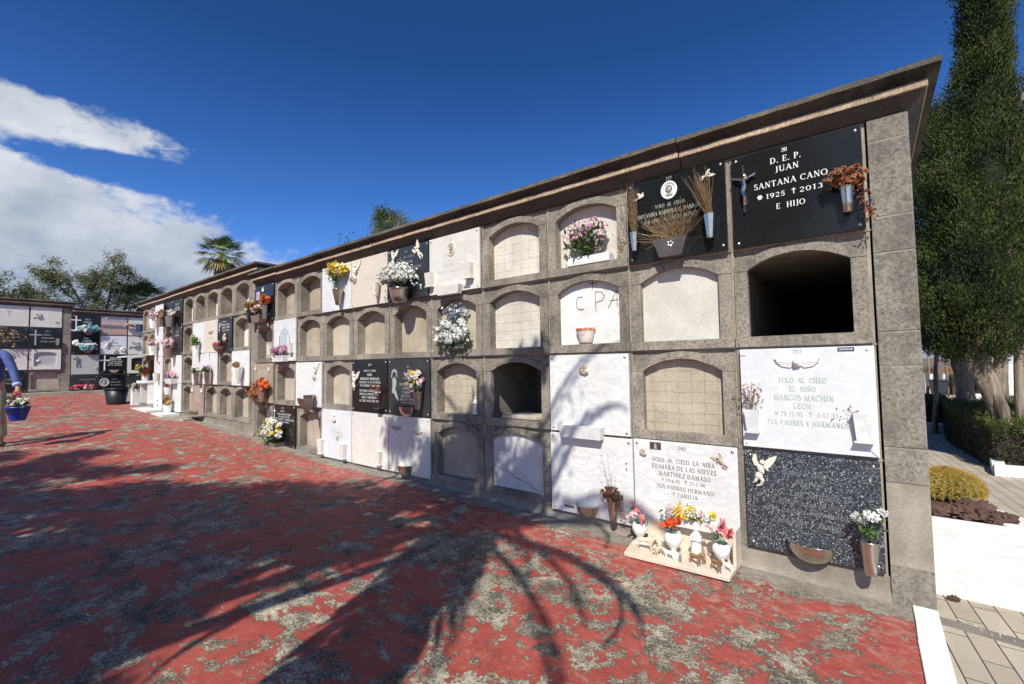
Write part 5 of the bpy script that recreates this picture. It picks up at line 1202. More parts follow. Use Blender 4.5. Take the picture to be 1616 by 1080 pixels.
bouquet('pale_plant', 'pale dusty plant on top of the white pedestal', (-16.32,-.10,1.0), 0, [greym, dryb], n=30, size=(.15,.12,.08), h=.08, br=.05, stems=6, leaves=60, leafl=.12, leafm=M_leaf('dusty_leaf',(.25,.25,.2),(.4,.4,.33)), cat='plant')

# ================================================================== FAR WALL
def F3(c, r): return (*cols3[c], *rows3[r])
def F4(c, r): return (*cols4[c], *rows4[r])
for c, lab in ((3,'top cream plaque of the taller far block with a small dark figure and heart'),(2,'plain cream plaque atop the taller far block, left of the one with a heart'),(1,'cream marble plaque at the top of the taller far block behind the walking man')):
    P = Plaque(lab, *F3(c,0), marble2, W3, gap=.02, inset=.05)
    if c == 3: P.orn('bird',.25,.50,.26,portrait); P.orn('heart',.85,.24,.12,portrait)
    else: P.orn('plaincross',.4,.65,.2,inkf)
for c, lab in ((3,'second tier black granite plaque of the far wall with a steel cross and lantern'),(2,'dark granite plaque with dried leaves in front, second tier of the far wall'),(1,'dark granite plaque of the second tier seen beyond the walking man')):
    P = Plaque(lab, *F3(c,1), blackg, W3, gap=.02, inset=.05)
    P.text([('D.E.P.',.55,.86,.045,.16),('FAMILIA',.52,.68,.045,.26),('SANTANA CABRERA',.56,.52,.045,.40),('TUS HIJOS Y NIETOS',.56,.34,.045,.46)], inkdim)
    if c == 3:
        P.orn('plaincross',.17,.52,.50,inkdim); P.vase(.87,.5,.22,.05,.04,steeld,4,0)
    if c == 2: PD(P, P.p(.35,.30,-.08), 'dried_leaves', 'large curled dry leaves spilling over the dark second tier plaque of the far wall', n=40, L=.45, spread=1.3, curls=60, hs=.06, w=.2, mats=(drytan,drytan), cat='dried leaves')
def framed(lab, cell_, W, mat, inner):
    P = Plaque(lab, *cell_, mat, W, gap=.02, screws=False, off=.004, t=.012)
    mb = MB(); w, h = P.w, P.h; y0 = P.y-.05
    mb.box(-w/2, w/2, y0, P.y-.0015, 0, h*.17); mb.box(-w/2, -w/2+w*.14, y0, P.y-.0015, h*.17+.001, h); mb.box(w/2-w*.14, w/2, y0, P.y-.0015, h*.17+.001, h)
    pts = [(-w*.36+.001,h),( -w*.36+.001,h*.78)]+[(w*.36*sin(pi*(-.5+i/12)), h*.78+h*.10*cos(pi*(-.5+i/12))) for i in range(1,12)]+[(w*.36-.001,h*.78),(w*.36-.001,h)]
    mb.prism(pts, y0, P.y-.0015); mb.build('frame', mat, P.root)
    mb = MB(); mb.box(-w*.36+.001, w*.36-.001, P.y-.003, P.y-.0004, h*.17, h*.88); mb.build('inner_panel', inner, P.root)
    return P
P = framed('white framed niche with an arched recess in the third tier of the taller far block', F3(3,2), W3, marble2, greym); P.orn('bird',.25,.42,.2,reliefw); P.orn('shell',.75,.12,.12,relieft)
P = Plaque('cream marble plaque with a small dark bird, third tier of the taller far block', *F3(2,2), marble2, W3, gap=.02, inset=.05); P.orn('bird',.52,.66,.22,portrait)
P = Plaque('cream marble plaque of the third tier seen beyond the walking man', *F3(1,2), marble2, W3, gap=.02, inset=.05)
P = Plaque('dark granite plaque in the lowest tier of the taller far block beside the rough stone', *F3(2,3), blackg, W3, gap=.02); P.text([('D.E.P.',.3,.8,.05,.2),('FAMILIA RAMOS',.4,.6,.05,.6),('TUS HIJOS',.4,.42,.05,.4)], inkdim); P.orn('crucifix',.78,.5,.34,steeld)
P = Plaque('dark granite plaque of the lowest tier seen beyond the walking man', *F3(1,3), blackg, W3, gap=.02)
for r in range(4): Plaque('plaque of tier %s at the edge of the frame on the taller far block' % ('one','two','three','four')[r], *F3(0,r), (cream,dustg,marble2,blackg)[r], W3, gap=.02, screws=False)
P = Plaque('tall black granite plaque spanning two tiers of the far wall with two blue bouquets', cols4[0][0], cols4[0][1], rows4[1][0], rows4[0][1], blackg, W4, gap=.02, inset=.05)
P.text([('D. E. P.',.55,.89,.045,.2),('FAMILIA',.55,.82,.045,.32),('D. E. P.',.55,.405,.045,.2),('FAMILIA',.55,.34,.045,.32)], inkw)
P.orn('plaincross',.13,.80,.46,reliefw); P.orn('cherub',.14,.60,.22,reliefw); P.orn('shell',.16,.28,.3,reliefw)
for fz, lab in ((.60,'turquoise and white bouquet, the upper of two on the tall black plaque'),(.13,'turquoise and white bouquet, the lower of two on the tall black plaque')):
    m = P.bowl(.58,fz-.02,.24,.12,.12,clay); PB(P, m, 'blue_bouquet', lab, [turq,whitef,turq], n=60, size=(.28,.1,.12), h=.10, br=.06, stems=4, leaves=20, leafl=.08, group='blue bouquets on the tall black plaque')
P = Plaque('plaque printed with a pink sunset over water at the top of the far wall', *F4(1,0), None, W4, gap=.02, inset=.06)
def _sunset():
    k = NT('sunset_print'); sep = k.n('ShaderNodeSeparateXYZ'); k.l(k.pos(), sep.inputs[0])
    z = k.math('ADD', sep.outputs[2], k.math('MULTIPLY', k.noise(5,5,.6,stretch=(1,.4,3)), .14))
    mr = k.n('ShaderNodeMapRange'); mr.inputs['From Min'].default_value = rows4[0][0]+.05; mr.inputs['From Max'].default_value = rows4[0][1]+.08; k.l(z, mr.inputs['Value'])
    k.col(k.ramp(mr.outputs['Result'], [(0,(.42,.27,.22)),(.3,(.50,.36,.30)),(.40,(.14,.12,.15)),(.5,(.20,.18,.22)),(.6,(.58,.42,.34)),(.75,(.38,.33,.38)),(.9,(.55,.45,.45)),(1,(.42,.42,.47))])); k.rough(.3); return k.m
P.slab.data.materials.clear(); P.slab.data.materials.append(_sunset()); P.orn('shell',.2,.9,.10,relief); P.orn('shell',.12,.1,.16,portrait)
P = Plaque('grey-white marble plaque with lettering and ornaments below the sunset print', *F4(1,1), marblev, W4, gap=.02, inset=.05)
P.text([('D.E.P.',.55,.80,.045,.22),('ANGELA',.55,.62,.045,.22),('SUAREZ RIVERO',.56,.46,.045,.5),('TUS HIJOS',.62,.30,.035,.3)], inkd); P.orn('angel',.25,.55,.3,relief); P.orn('shell',.58,.14,.2,relieft); P.orn('shell',.86,.26,.22,relief)
P = Plaque('black granite plaque with white cross, dense text and steel bowl in the far wall', *F4(1,2), blackg, W4, gap=.02, inset=.05)
P.text([('DOLORES SANTANA',.56,.86,.04,.42),('FALLECIO EL 4-3-1992',.56,.76,.04,.46),('SU ESPOSO E HIJOS',.56,.66,.04,.62),('NIETOS Y BISNIETOS',.56,.56,.04,.5),('NO TE OLVIDAN',.56,.46,.04,.56)], inkw); P.orn('plaincross',.16,.58,.52,reliefw); P.bowl(.52,.20,.3,.12,.12,steel)
P = Plaque('black granite plaque with a round grey portrait in the lowest tier of the far wall', *F4(1,3), blackg, W4, gap=.02, inset=.05); P.orn('medallion',.17,.60,.3,greym); P.text([('D.E.P.',.55,.75,.04,.2),('PEDRO RAMOS',.6,.6,.04,.4),('TU ESPOSA',.6,.45,.04,.4)], inkdim)
P = Plaque('plain light grey plaque with a small crucifix in the third tier of the far wall', *F4(0,2), greym, W4, gap=.02, inset=.05); P.orn('crucifix',.18,.68,.38,steeld); P.orn('shell',.93,.3,.14,portrait)
P = Plaque('dull dark grey plaque in the lowest tier of the far wall with red flowers', *F4(0,3), dustg, W4, gap=.02, inset=.05); P.text([('FAMILIA HERNANDEZ',.6,.78,.035,.6),('D.E.P.',.6,.66,.035,.2)], inkdim)
m = P.bowl(.48,.24,.28,.14,.14,relieft); PB(P, m, 'red_flowers', 'crimson and white flowers in front of the lowest dark grey plaque of the far wall', [redf,redf,whitef,redf], n=40, size=(.30,.12,.08), h=.09, br=.055, stems=6, leaves=20, leafl=.08, leafm=greend)
P = Plaque('white plaque at the top of the far wall with a blue-black vase, beside the corner', *F4(2,0), marble2, W4, gap=.02, inset=.05); P.vase(.42,.62,.26,.13,.11,navy,4,0); PB(P, P.p(.06,.5,-.08), 'dried_flowers', 'dry pink bunch at the edge of the sunset print', [rust,palepink], n=14, size=(.14,.06,.06), h=.02, br=.05, stems=3, leaves=8, leafm=dryb, leafl=.05, cat='dried flowers')
P = Plaque('white plaque with a dark bird ornament in the second tier beside the corner', *F4(2,1), marble2, W4, gap=.02, inset=.05); P.orn('bird',.3,.45,.4,portrait)
P = framed('white framed niche in the third tier beside the corner', F4(2,2), W4, marble2, dustg); bouquet('yellow_flowers', 'small yellow and green bunch in the framed niche beside the corner', P.wp(.45,.2,-.05), R90, [yellow], n=10, size=(.1,.04,.08), h=.09, br=.04, stems=5, leaves=30, leafl=.08)
P = Plaque('dark plaque in the lowest tier beside the corner, behind the rubbish bin', *F4(2,3), dustg, W4, gap=.02)
kb = MB(); kb.box(-20.82,-20.55,-4.1,2.1,.6,.86); struct(kb.build('kerb', joint, bevel=.01))

# round rubbish bin
bn = thing('rubbish_bin', 'large black plastic tub standing on the red floor by the far wall corner', 'rubbish bin', (-16.8,-.42,.575))
bn.scale = (.60,.60,.58)
blk = M_plain('black_plastic', (.012,.012,.013), .45, 0, .2, 8)
mb = MB(); mb.lathe([(.0001,0),(.37,0),(.38,.03),(.50,.76),(.47,.76),(.36,.05),(.0001,.04)], n=28, sy=.9); mb.build('body', blk, bn, smooth=True)
mb = MB(); mb.lathe([(.495,.72),(.535,.725),(.54,.79),(.49,.795)], n=28, sy=.9); mb.build('rim', blk, bn, smooth=True)
for k in (-1,1):
    mb = MB(); mb.tube([(k*.50,-.08,.66),(k*.56,-.05,.68),(k*.56,.05,.68),(k*.50,.08,.66)], .014, 6); mb.build('handle', blk, bn, smooth=True)

# ================================================================== PEOPLE
skin_m = M_plain('skin', (.42,.22,.15), .55, 0, .1)
shirt_b = M_plain('blue_cotton', (.055,.085,.26), .8, 0, .25, 14, .3); cuff_b = M_plain('light_blue_cotton', (.30,.40,.62), .8, 0, .1)
beige = M_plain('beige_cotton', (.36,.31,.24), .85, 0, .2, 9, .3); shoe_m = M_plain('dark_shoe', (.03,.025,.02), .5); hair_m = M_plain('grey_hair', (.14,.13,.12), .7, 0, .4, 60)
whitecl = M_plain('white_cotton', (.70,.70,.70), .8); navycl = M_plain('navy_cotton', (.025,.03,.06), .8); darkhair = M_plain('brown_hair', (.05,.03,.02), .7)
def person(label, loc, rz, k=1, arms=None, legs=None, shirt=shirt_b, trous=beige, hair=hair_m, shorts=False, sleeve=True, seat=0, group=None, cuff=None, fingers=True, sub=2):
    T = thing('person', label, 'person', loc, (0,0,rz)); V = lambda *a: Vector(a)*k
    pel = V(0,0,.93-seat); ch = V(0,-.01,1.30-seat); nb = V(0,0,1.45-seat); nk = V(0,-.01,1.52-seat); hd = V(0,-.02,1.63-seat); ht = V(0,-.01,1.72-seat)
    arms = arms or [[(-.20,0,1.42),(-.24,.03,1.13),(-.23,-.03,.88),(-.23,-.05,.79)],[(.20,0,1.42),(.24,.03,1.13),(.23,-.03,.88),(.23,-.05,.79)]]
    legs = legs or [[(-.09,0,.90),(-.10,-.02,.50),(-.10,.02,.09),(-.10,-.12,.03)],[(.09,0,.90),(.10,-.02,.50),(.10,.02,.09),(.10,-.12,.03)]]
    arms = [[V(x,y,z-seat) for x,y,z in a] for a in arms]; legs = [[V(*p) for p in l] for l in legs]
    body = [([pel, V(0,0,1.10-seat), ch, nb, nk, hd, ht], [.12*k,.115*k,.125*k,.07*k,.052*k,.088*k,.06*k])]
    body.append(([hd, hd+V(0,-.085,-.01)], [.088*k,.018*k]))
    for a in arms: body.append(([nb, a[0], a[1], a[2], a[3]], [.07*k,.055*k,.04*k,.028*k,.032*k]))
    for l in legs: body.append(([pel, l[0], l[1], l[2], l[3]], [.12*k,.085*k,.058*k,.04*k,.035*k]))
    if fingers:
        for a in arms:
            d = (a[3]-a[2]).normalized(); sd = d.cross(Vector((0,0,1)))
            if sd.length < .1: sd = Vector((0,1,0))
            sd.normalize(); up = sd.cross(d)
            for i in range(4):
                o = a[3]+sd*(.024-.016*i)*k; L = (.036,.042,.040,.030)[i]*k
                body.append(([a[3], o+d*.03*k, o+d*(.03*k+L*.7)-up*.012*k, o+d*(.03*k+L)-up*.034*k], [.03*k,.0095*k,.0085*k,.007*k]))
            body.append(([a[3], a[3]+sd*.034*k-d*.01*k, a[3]+sd*.045*k+d*.025*k-up*.02*k], [.03*k,.011*k,.009*k]))
    skin_obj('body', body, skin_m, T, sub)
    sh = [([V(0,0,.90-seat), V(0,0,1.10-seat), ch, nb], [(.165*k,.125*k),(.155*k,.12*k),(.175*k,.135*k),(.085*k,.08*k)])]
    for a in arms:
        if sleeve: sh.append(([nb, a[0], a[1], a[1].lerp(a[2],.85)], [.085*k,.068*k,.055*k,.046*k]))
        else: sh.append(([nb, a[0], a[0].lerp(a[1],.6)], [.085*k,.075*k,.068*k]))
    skin_obj('shirt', sh, shirt, T, sub)
    tr_ = [([V(0,0,.98-seat), V(0,0,.90-seat)], [.15*k,.15*k])]
    for l in legs:
        e = l[0].lerp(l[1], .8) if shorts else None
        tr_.append(([V(0,0,.90-seat), l[0], e], [.15*k,.115*k,.10*k]) if shorts else ([V(0,0,.90-seat), l[0], l[1], l[1].lerp(l[2],.93)], [.15*k,.115*k,.088*k,.082*k]))
    skin_obj('trousers', tr_, trous, T, sub)
    if cuff:
        for a in arms[1:]:
            mb = MB(); p = a[1].lerp(a[2],.80); q = a[1].lerp(a[2],.95); mb.tube([p,q],[.052*k,.050*k],10); mb.build('cuff', cuff, T, smooth=True)
    for l in legs:
        mb = MB(); t = l[3]; h = l[2]; d = (t-h); d.z = 0; d.normalize(); c = Vector((h.x,h.y,t.z))+d*.07*k
        M = Matrix.Rotation(atan2(d.y,d.x),3,'Z'); mb.blob((c.x,c.y,t.z+.015*k),(.14*k,.05*k,.05*k),8,M=M); mb.build('shoe', shoe_m, T, smooth=True)
    hr = MB(); hr.blob(hd+V(0,.018,.035), (.092*k,.10*k,.085*k), 10, amp=.12, fr=5); hr.build('hair', hair, T, smooth=True)
    for e in (-1,1):
        mb = MB(); mb.blob(hd+V(e*.032,-.088,.012), (.012*k,.006*k,.006*k), 5); mb.build('eye', shoe_m, T)
    return T
mx, my = -10.62, -3.05; gm = gz(mx)
man = person('person in blue shirt and beige trousers at the left edge holding a blue pot', (mx,my,gm), radians(38.3)-.0, 1.0,
    arms=[[(-.19,0,1.42),(-.30,.05,1.16),(-.34,-.10,.93),(-.35,-.14,.86)],[(.19,0,1.42),(.32,.0,1.17),(.46,-.06,.92),(.49,-.07,.85)]],
    legs=[[(-.09,0,.90),(-.20,-.10,.50),(-.26,.02,.09),(-.37,-.02,.03)],[(.09,0,.90),(.13,-.02,.50),(.11,.05,.09),(.0,.02,.03)]], cuff=cuff_b)
blue_p = M_plain('blue_plastic', (.012,.05,.36), .35, 0, .1)
Mm = Matrix.Translation((mx,my,gm)) @ Matrix.Rotation(radians(38.3),4,'Z')
pt_ = Mm @ Vector((.50,-.08,.41)); 
pot2 = thing('flower_pot', 'blue plastic flower pot hanging from the hand of the walking person', 'flower pot', pt_, (0,0,radians(38.3)))
mb = MB(); mb.lathe([(.0001,0),(.085,0),(.088,.01),(.138,.19),(.145,.19),(.145,.213),(.135,.213),(.125,.18),(.0001,.18)], n=24); mb.build('body', blue_p, pot2, smooth=True)
mb = MB()
for a in (0,2.1,4.2): mb.tube([(.138*cos(a),.138*sin(a),.21),(-.015,.0,.47)], .0025, 4)
mb.build('hanger', steel, pot2)
bouquet('potted_flowers', 'red and white flowers with green leaves growing in the blue pot', pt_ + Vector((0,0,.24)), radians(38.3), [whitef, whitef, palepink], n=16, size=(.17,.12,.06), h=.05, br=.03, stems=8, leaves=110, leafl=.09, leafm=greenl, cat='potted plant', lean=(.03,0))
bouquet('red_flowers', 'red blossom and dark leaves rising from the blue pot towards the hand', pt_ + Vector((-.02,-.02,.28)), radians(38.3), [rose, redf], n=9, size=(.07,.05,.05), h=.11, br=.035, stems=4, leaves=50, leafl=.08, leafm=greend, cat='potted plant')
person('distant person in white top and dark shorts beyond the road between cypress trunks', (3.05,18.7,.12), radians(-20), .96, shirt=whitecl, trous=navycl, hair=darkhair, shorts=True, sleeve=False, fingers=True, sub=1)
person('second distant person in white with dark hair partly hidden behind the right cypress trunks', (4.05,18.9,.12), radians(30), .92, shirt=whitecl, trous=navycl, hair=darkhair, sleeve=False, fingers=True, sub=1)

# ================================================================== PLANTS
bark = None
def _bark():
    k = NT('fibrous_bark'); n = k.noise(14,8,.7,.4,stretch=(1,1,.12))
    k.col(k.mix(k.ramp(n,[(.35,0),(.62,1)]), (.085,.062,.045), (.34,.27,.20))); k.rough(.9); k.bump(n,1.0,.03); return k.m
bark = _bark()
fol  = M_leaf('cypress_foliage', (.035,.055,.012), (.105,.135,.036), .75, .15, 4.0)
fol2 = M_leaf('cypress_foliage_dark', (.016,.028,.010), (.055,.075,.026), .75, .1, 4.0)
folg = M_leaf('cypress_dry_sprays', (.06,.055,.025), (.13,.115,.06), .8, .1, 5)
folo = M_leaf('olive_foliage', (.14,.15,.06), (.30,.30,.13), .7, .35, 2)
fols = M_leaf('shade_tree_foliage', (.03,.055,.015), (.07,.11,.035), .7, .2, 2)
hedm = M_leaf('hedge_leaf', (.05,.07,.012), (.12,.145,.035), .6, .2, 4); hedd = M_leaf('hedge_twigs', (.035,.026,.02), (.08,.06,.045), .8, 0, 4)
shade_core = M_leaf('crown_shade', (.008,.012,.005), (.022,.030,.010), .9, 0, 22)  # near-black: shade deep in the crown put into the colour
def spray(mb, p, out, L, n, mat=0, wid=.45, spread=.55, rad=None):
    rad = rad or L*.5
    out = out.normalized()
    for i in range(n):
        d = out + Vector((RND.gauss(0,spread),RND.gauss(0,spread),RND.gauss(0,spread)))
        q = p + Vector((RND.gauss(0,rad),RND.gauss(0,rad),RND.gauss(0,rad*1.3)))
        mb.leaf(q, d, (RND.gauss(0,1),RND.gauss(0,1),RND.gauss(0,1)), L*RND.uniform(.6,1.3), L*wid*RND.uniform(.6,1.2), mat, RND.uniform(-.15,.2))
def envelope_tree(name, label, base, prof, trunks, clumps, L, mats, per=9, group=None, cat='tree', seed=0, bump=.22, fr=1.3, dens=1.6, up=1.0, wid=.34):
    """prof: list of (z, cx, cy, rx, ry) relative to base; clumps spread through the volume, most near the surface, bulging with noise."""
    T = thing(name, label, cat, base, group=group); mb = MB(); zs = [p[0] for p in prof]
    tot = zs[-1]-zs[0]
    for c in range(clumps):
        z = zs[0]+tot*RND.random()
        for a, b in zip(prof, prof[1:]):
            if a[0] <= z <= b[0]: t = (z-a[0])/(b[0]-a[0]); cx,cy,rx,ry = [a[i]+(b[i]-a[i])*t for i in range(1,5)]; break
        w = RND.random()*2*pi
        k = 1 + bump*1.6*mn.noise(Vector((cos(w)*1.2*fr+seed, sin(w)*1.2*fr, z*fr*.9))) + bump*.8*mn.noise(Vector((cos(w)*3*fr+seed, sin(w)*3*fr, z*fr*2.6)))
        r = RND.random()**(1/(1+dens*1.6))
        if mn.noise(Vector((cos(w)*2.4*fr*r, sin(w)*2.4*fr*r, z*fr*1.9+seed*3))) < (-.14 if clumps > 1500 else -.28): continue
        p = Vector((cx+cos(w)*rx*k*r, cy+sin(w)*ry*k*r, z)); out = Vector((cos(w)*.6, sin(w)*.6, up))
        m = 0 if mn.noise(p*2.1+Vector((seed,0,0))) > -.12 else 1
        if RND.random() < .04 and len(mats) > 2: m = 2
        spray(mb, p, out, L, per, m, wid, .42, L*.9)
    mb.build('crown', mats, T)
    if clumps > 1500:      # solid dark shell standing for the shade inside the crown
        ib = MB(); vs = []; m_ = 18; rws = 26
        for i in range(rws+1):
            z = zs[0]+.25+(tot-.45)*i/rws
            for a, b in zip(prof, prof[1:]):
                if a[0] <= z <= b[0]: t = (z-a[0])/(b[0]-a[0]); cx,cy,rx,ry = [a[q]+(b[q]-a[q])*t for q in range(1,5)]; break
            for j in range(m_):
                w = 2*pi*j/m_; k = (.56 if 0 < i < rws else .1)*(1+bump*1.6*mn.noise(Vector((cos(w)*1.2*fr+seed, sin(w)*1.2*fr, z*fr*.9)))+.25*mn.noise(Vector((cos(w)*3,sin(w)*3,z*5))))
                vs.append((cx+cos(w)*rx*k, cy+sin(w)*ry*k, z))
        ib.add(vs, [(i*m_+j, i*m_+(j+1)%m_, (i+1)*m_+(j+1)%m_, (i+1)*m_+j) for i in range(rws) for j in range(m_)]); ib.build('dark_core', shade_core, T)
    tb = MB()
    for pts, rs in trunks: 
        P_ = [Vector(p) for p in pts]; tb.tube(P_, rs, 10)
    t = tb.build('trunk', bark, T, smooth=True)
    return T
def twist(pts, rs, n=14, amp=.03, seed=0):
    P_ = [Vector(p) for p in pts]; out = []; ro = []
    for i in range(n+1):
        u = i/n*(len(P_)-1); a = min(int(u), len(P_)-2); t = u-a; p = P_[a].lerp(P_[a+1], t); r = rs[a]+(rs[a+1]-rs[a])*t
        p = p + Vector((mn.noise(Vector((i*.45,seed,0))), mn.noise(Vector((i*.45,seed,5))), 0))*amp*(1 if 0 < i else 0); out.append(p); ro.append(r*(1+.16*mn.noise(Vector((i*.9,seed,9)))))
    return out, ro
# two close cypresses with twisted trunks in the white kerbed bed
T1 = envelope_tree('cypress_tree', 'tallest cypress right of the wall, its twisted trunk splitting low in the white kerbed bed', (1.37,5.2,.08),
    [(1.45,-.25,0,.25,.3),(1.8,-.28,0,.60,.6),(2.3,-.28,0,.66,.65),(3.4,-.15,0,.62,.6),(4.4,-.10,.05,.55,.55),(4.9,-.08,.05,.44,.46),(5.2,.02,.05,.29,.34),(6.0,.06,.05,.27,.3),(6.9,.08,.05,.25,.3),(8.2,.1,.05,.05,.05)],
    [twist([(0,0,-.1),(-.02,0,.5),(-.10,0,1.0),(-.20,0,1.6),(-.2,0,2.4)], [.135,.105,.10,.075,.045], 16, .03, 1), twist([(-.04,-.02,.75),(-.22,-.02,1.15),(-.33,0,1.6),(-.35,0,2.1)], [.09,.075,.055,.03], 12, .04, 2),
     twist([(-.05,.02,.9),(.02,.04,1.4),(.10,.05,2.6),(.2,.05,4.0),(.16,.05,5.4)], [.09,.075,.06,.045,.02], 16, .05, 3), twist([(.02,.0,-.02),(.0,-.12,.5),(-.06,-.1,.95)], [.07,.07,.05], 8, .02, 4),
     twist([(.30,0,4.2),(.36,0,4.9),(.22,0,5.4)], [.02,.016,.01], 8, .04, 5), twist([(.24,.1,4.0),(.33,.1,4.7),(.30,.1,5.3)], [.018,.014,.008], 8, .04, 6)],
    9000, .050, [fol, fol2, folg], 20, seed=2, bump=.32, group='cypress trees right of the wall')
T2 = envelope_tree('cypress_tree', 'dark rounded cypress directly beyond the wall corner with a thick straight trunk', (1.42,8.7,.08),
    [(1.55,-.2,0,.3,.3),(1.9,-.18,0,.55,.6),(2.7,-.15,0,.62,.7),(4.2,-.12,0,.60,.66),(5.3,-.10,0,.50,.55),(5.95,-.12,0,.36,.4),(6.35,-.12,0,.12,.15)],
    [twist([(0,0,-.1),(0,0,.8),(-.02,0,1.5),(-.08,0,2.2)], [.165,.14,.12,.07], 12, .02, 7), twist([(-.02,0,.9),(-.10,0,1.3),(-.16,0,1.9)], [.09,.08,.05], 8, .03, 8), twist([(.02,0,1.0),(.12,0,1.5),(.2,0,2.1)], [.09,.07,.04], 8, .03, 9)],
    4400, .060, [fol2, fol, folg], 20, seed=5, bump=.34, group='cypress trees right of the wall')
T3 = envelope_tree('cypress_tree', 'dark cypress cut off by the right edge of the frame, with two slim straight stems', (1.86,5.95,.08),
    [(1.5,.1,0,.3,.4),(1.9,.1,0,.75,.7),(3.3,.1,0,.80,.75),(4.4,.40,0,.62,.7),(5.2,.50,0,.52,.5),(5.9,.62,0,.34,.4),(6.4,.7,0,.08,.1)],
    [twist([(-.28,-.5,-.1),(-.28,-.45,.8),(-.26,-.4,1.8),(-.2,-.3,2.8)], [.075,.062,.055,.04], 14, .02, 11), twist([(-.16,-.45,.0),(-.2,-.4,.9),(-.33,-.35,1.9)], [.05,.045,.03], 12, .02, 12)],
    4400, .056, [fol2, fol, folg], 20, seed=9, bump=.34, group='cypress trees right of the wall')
kb = thing('tree_bed_kerb', 'white painted kerb block round the twisted cypress trunk', 'kerb', (1.75,5.0,.08)); mb = MB()
mb.slab([(-.62,-.60),(1.2,-.52),(1.2,-.40),(-.60,-.47)], 0, .13); mb.slab([(-.62,-.465),(-.50,-.46),(-.35,.9),(-.47,.9)], 0, .13); mb.build('block', whitew, kb, bevel=.008)
mb = MB(); mb.slab([(1.26,4.45),(3.2,4.5),(3.2,6.6),(1.4,6.6)], .07, .115); struct(mb.build('soil', _earth()))
k2 = thing('kerb_block', 'low white painted kerb beside the far end of the hedge', 'kerb', (.9,8.45,.08)); mb = MB(); mb.slab([(-.30,-.1),(.20,-.05),(.20,.3),(-.30,.3)], 0, .15); mb.build('block', whitew, k2, bevel=.008)
# clipped hedges
def hedge(label, poly, h, n, L=.028, top=.25):
    T = thing('hedge', label, 'hedge', (poly[0][0], poly[0][1], .08), group=None); ox, oy = poly[0]; mb = MB()
    xs_ = [p[0] for p in poly]; ys_ = [p[1] for p in poly]
    def inside(x, y):
        c = False; j = len(poly)-1
        for i in range(len(poly)):
            if (poly[i][1] > y) != (poly[j][1] > y) and x < (poly[j][0]-poly[i][0])*(y-poly[i][1])/(poly[j][1]-poly[i][1])+poly[i][0]: c = not c
            j = i
        return c
    k = 0
    while k < n:
        if RND.random() < .55:     # skin on the sides
            i = RND.randrange(len(poly)); a = poly[i]; b = poly[(i+1)%len(poly)]; t = RND.random(); x = a[0]+(b[0]-a[0])*t; y = a[1]+(b[1]-a[1])*t; z = h*RND.random()
            x += .04*mn.noise(Vector((x*6,y*6,z*6))); y += RND.gauss(0,.02)
        else:
            x = RND.uniform(min(xs_),max(xs_)); y = RND.uniform(min(ys_),max(ys_)); z = h+RND.gauss(0,.012)-abs(RND.gauss(0,.03))
            if not inside(x,y): continue
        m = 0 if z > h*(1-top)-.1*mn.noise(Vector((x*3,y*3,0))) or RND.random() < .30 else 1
        spray(mb, Vector((x-ox,y-oy,z)), Vector((RND.gauss(0,.5),RND.gauss(0,.5),1)), L, 4, m, .6, .8); k += 1
    mb.build('leaves', [hedm, hedd], T)
    c = MB(); ex = [(ox+(x-ox)*1,oy+(y-oy)) for x,y in poly]; cxx = sum(xs_)/len(xs_); cyy = sum(ys_)/len(ys_)
    c.slab([((x-cxx)*.93+cxx-ox,(y-cyy)*.97+cyy-oy) for x,y in poly], 0, h-.05); c.build('dark_core', hedd, T)
hedge('clipped green hedge along the paved path, brown twigs showing on its shaded side', [(1.20,4.75),(2.0,4.75),(2.3,9.2),(1.13,9.0),(1.0,6.9)], .62, 9000)
hedge('short piece of clipped hedge by the low white kerb behind the wall corner', [(.70,8.9),(1.12,8.9),(1.25,10.0),(.70,10.0)], .62, 2200)
# golden barrel cactus and lava rocks
ct = thing('barrel_cactus', 'golden barrel cactus in the white bordered bed behind the wall corner', 'cactus', (.56,2.75,.12))
cb = MB(); nr = 26; prof_ = [(.27*sin(pi*(.06+.60*i/12))/sin(pi*.5), .02+.27*(1-cos(pi*(.06+.94*(12-i)/12)))/2*1.1) for i in range(13)]
vs=[]; m_n = nr*2
for i in range(15):
    th = pi*.5*i/14*1.25-.35; r0 = .255*cos(th) if th < pi/2 else 0; zz = .11+.16*sin(th)
    for j in range(m_n):
        r = max(.001, r0)*(1.0 if j%2 else .88); vs.append((r*cos(2*pi*j/m_n), r*sin(2*pi*j/m_n), zz))
cb.add(vs, [(i*m_n+j, i*m_n+(j+1)%m_n, (i+1)*m_n+(j+1)%m_n, (i+1)*m_n+j) for i in range(14) for j in range(m_n)]); cb.build('body', M_leaf('cactus_green',(.13,.12,.03),(.22,.18,.05)), ct)
sp_ = MB()
for i in range(15):
    th = pi*.5*i/14*1.25-.35; r0 = .258*cos(th); zz = .11+.162*sin(th)
    for j in range(nr):
        a = 2*pi*(j*2+1)/m_n; p = Vector((r0*cos(a), r0*sin(a), zz)); nn = Vector((cos(th)*cos(a), cos(th)*sin(a), sin(th)))
        for _ in range(15):
            d = (nn + Vector((RND.gauss(0,.6),RND.gauss(0,.6),RND.gauss(0,.6)))).normalized(); L = RND.uniform(.03,.055)
            sp_.tube([p, p+d*L*.6+Vector((0,0,-.003)), p+d*L], [.0019,.0014,.0004], 3, 0, False)
sp_.build('spines', M_leaf('golden_spines',(.46,.30,.055),(.66,.48,.13),.5,.1,30), ct)
lava = M_stone('red_lava', (.055,.026,.022), (.14,.065,.05), .4, 3)
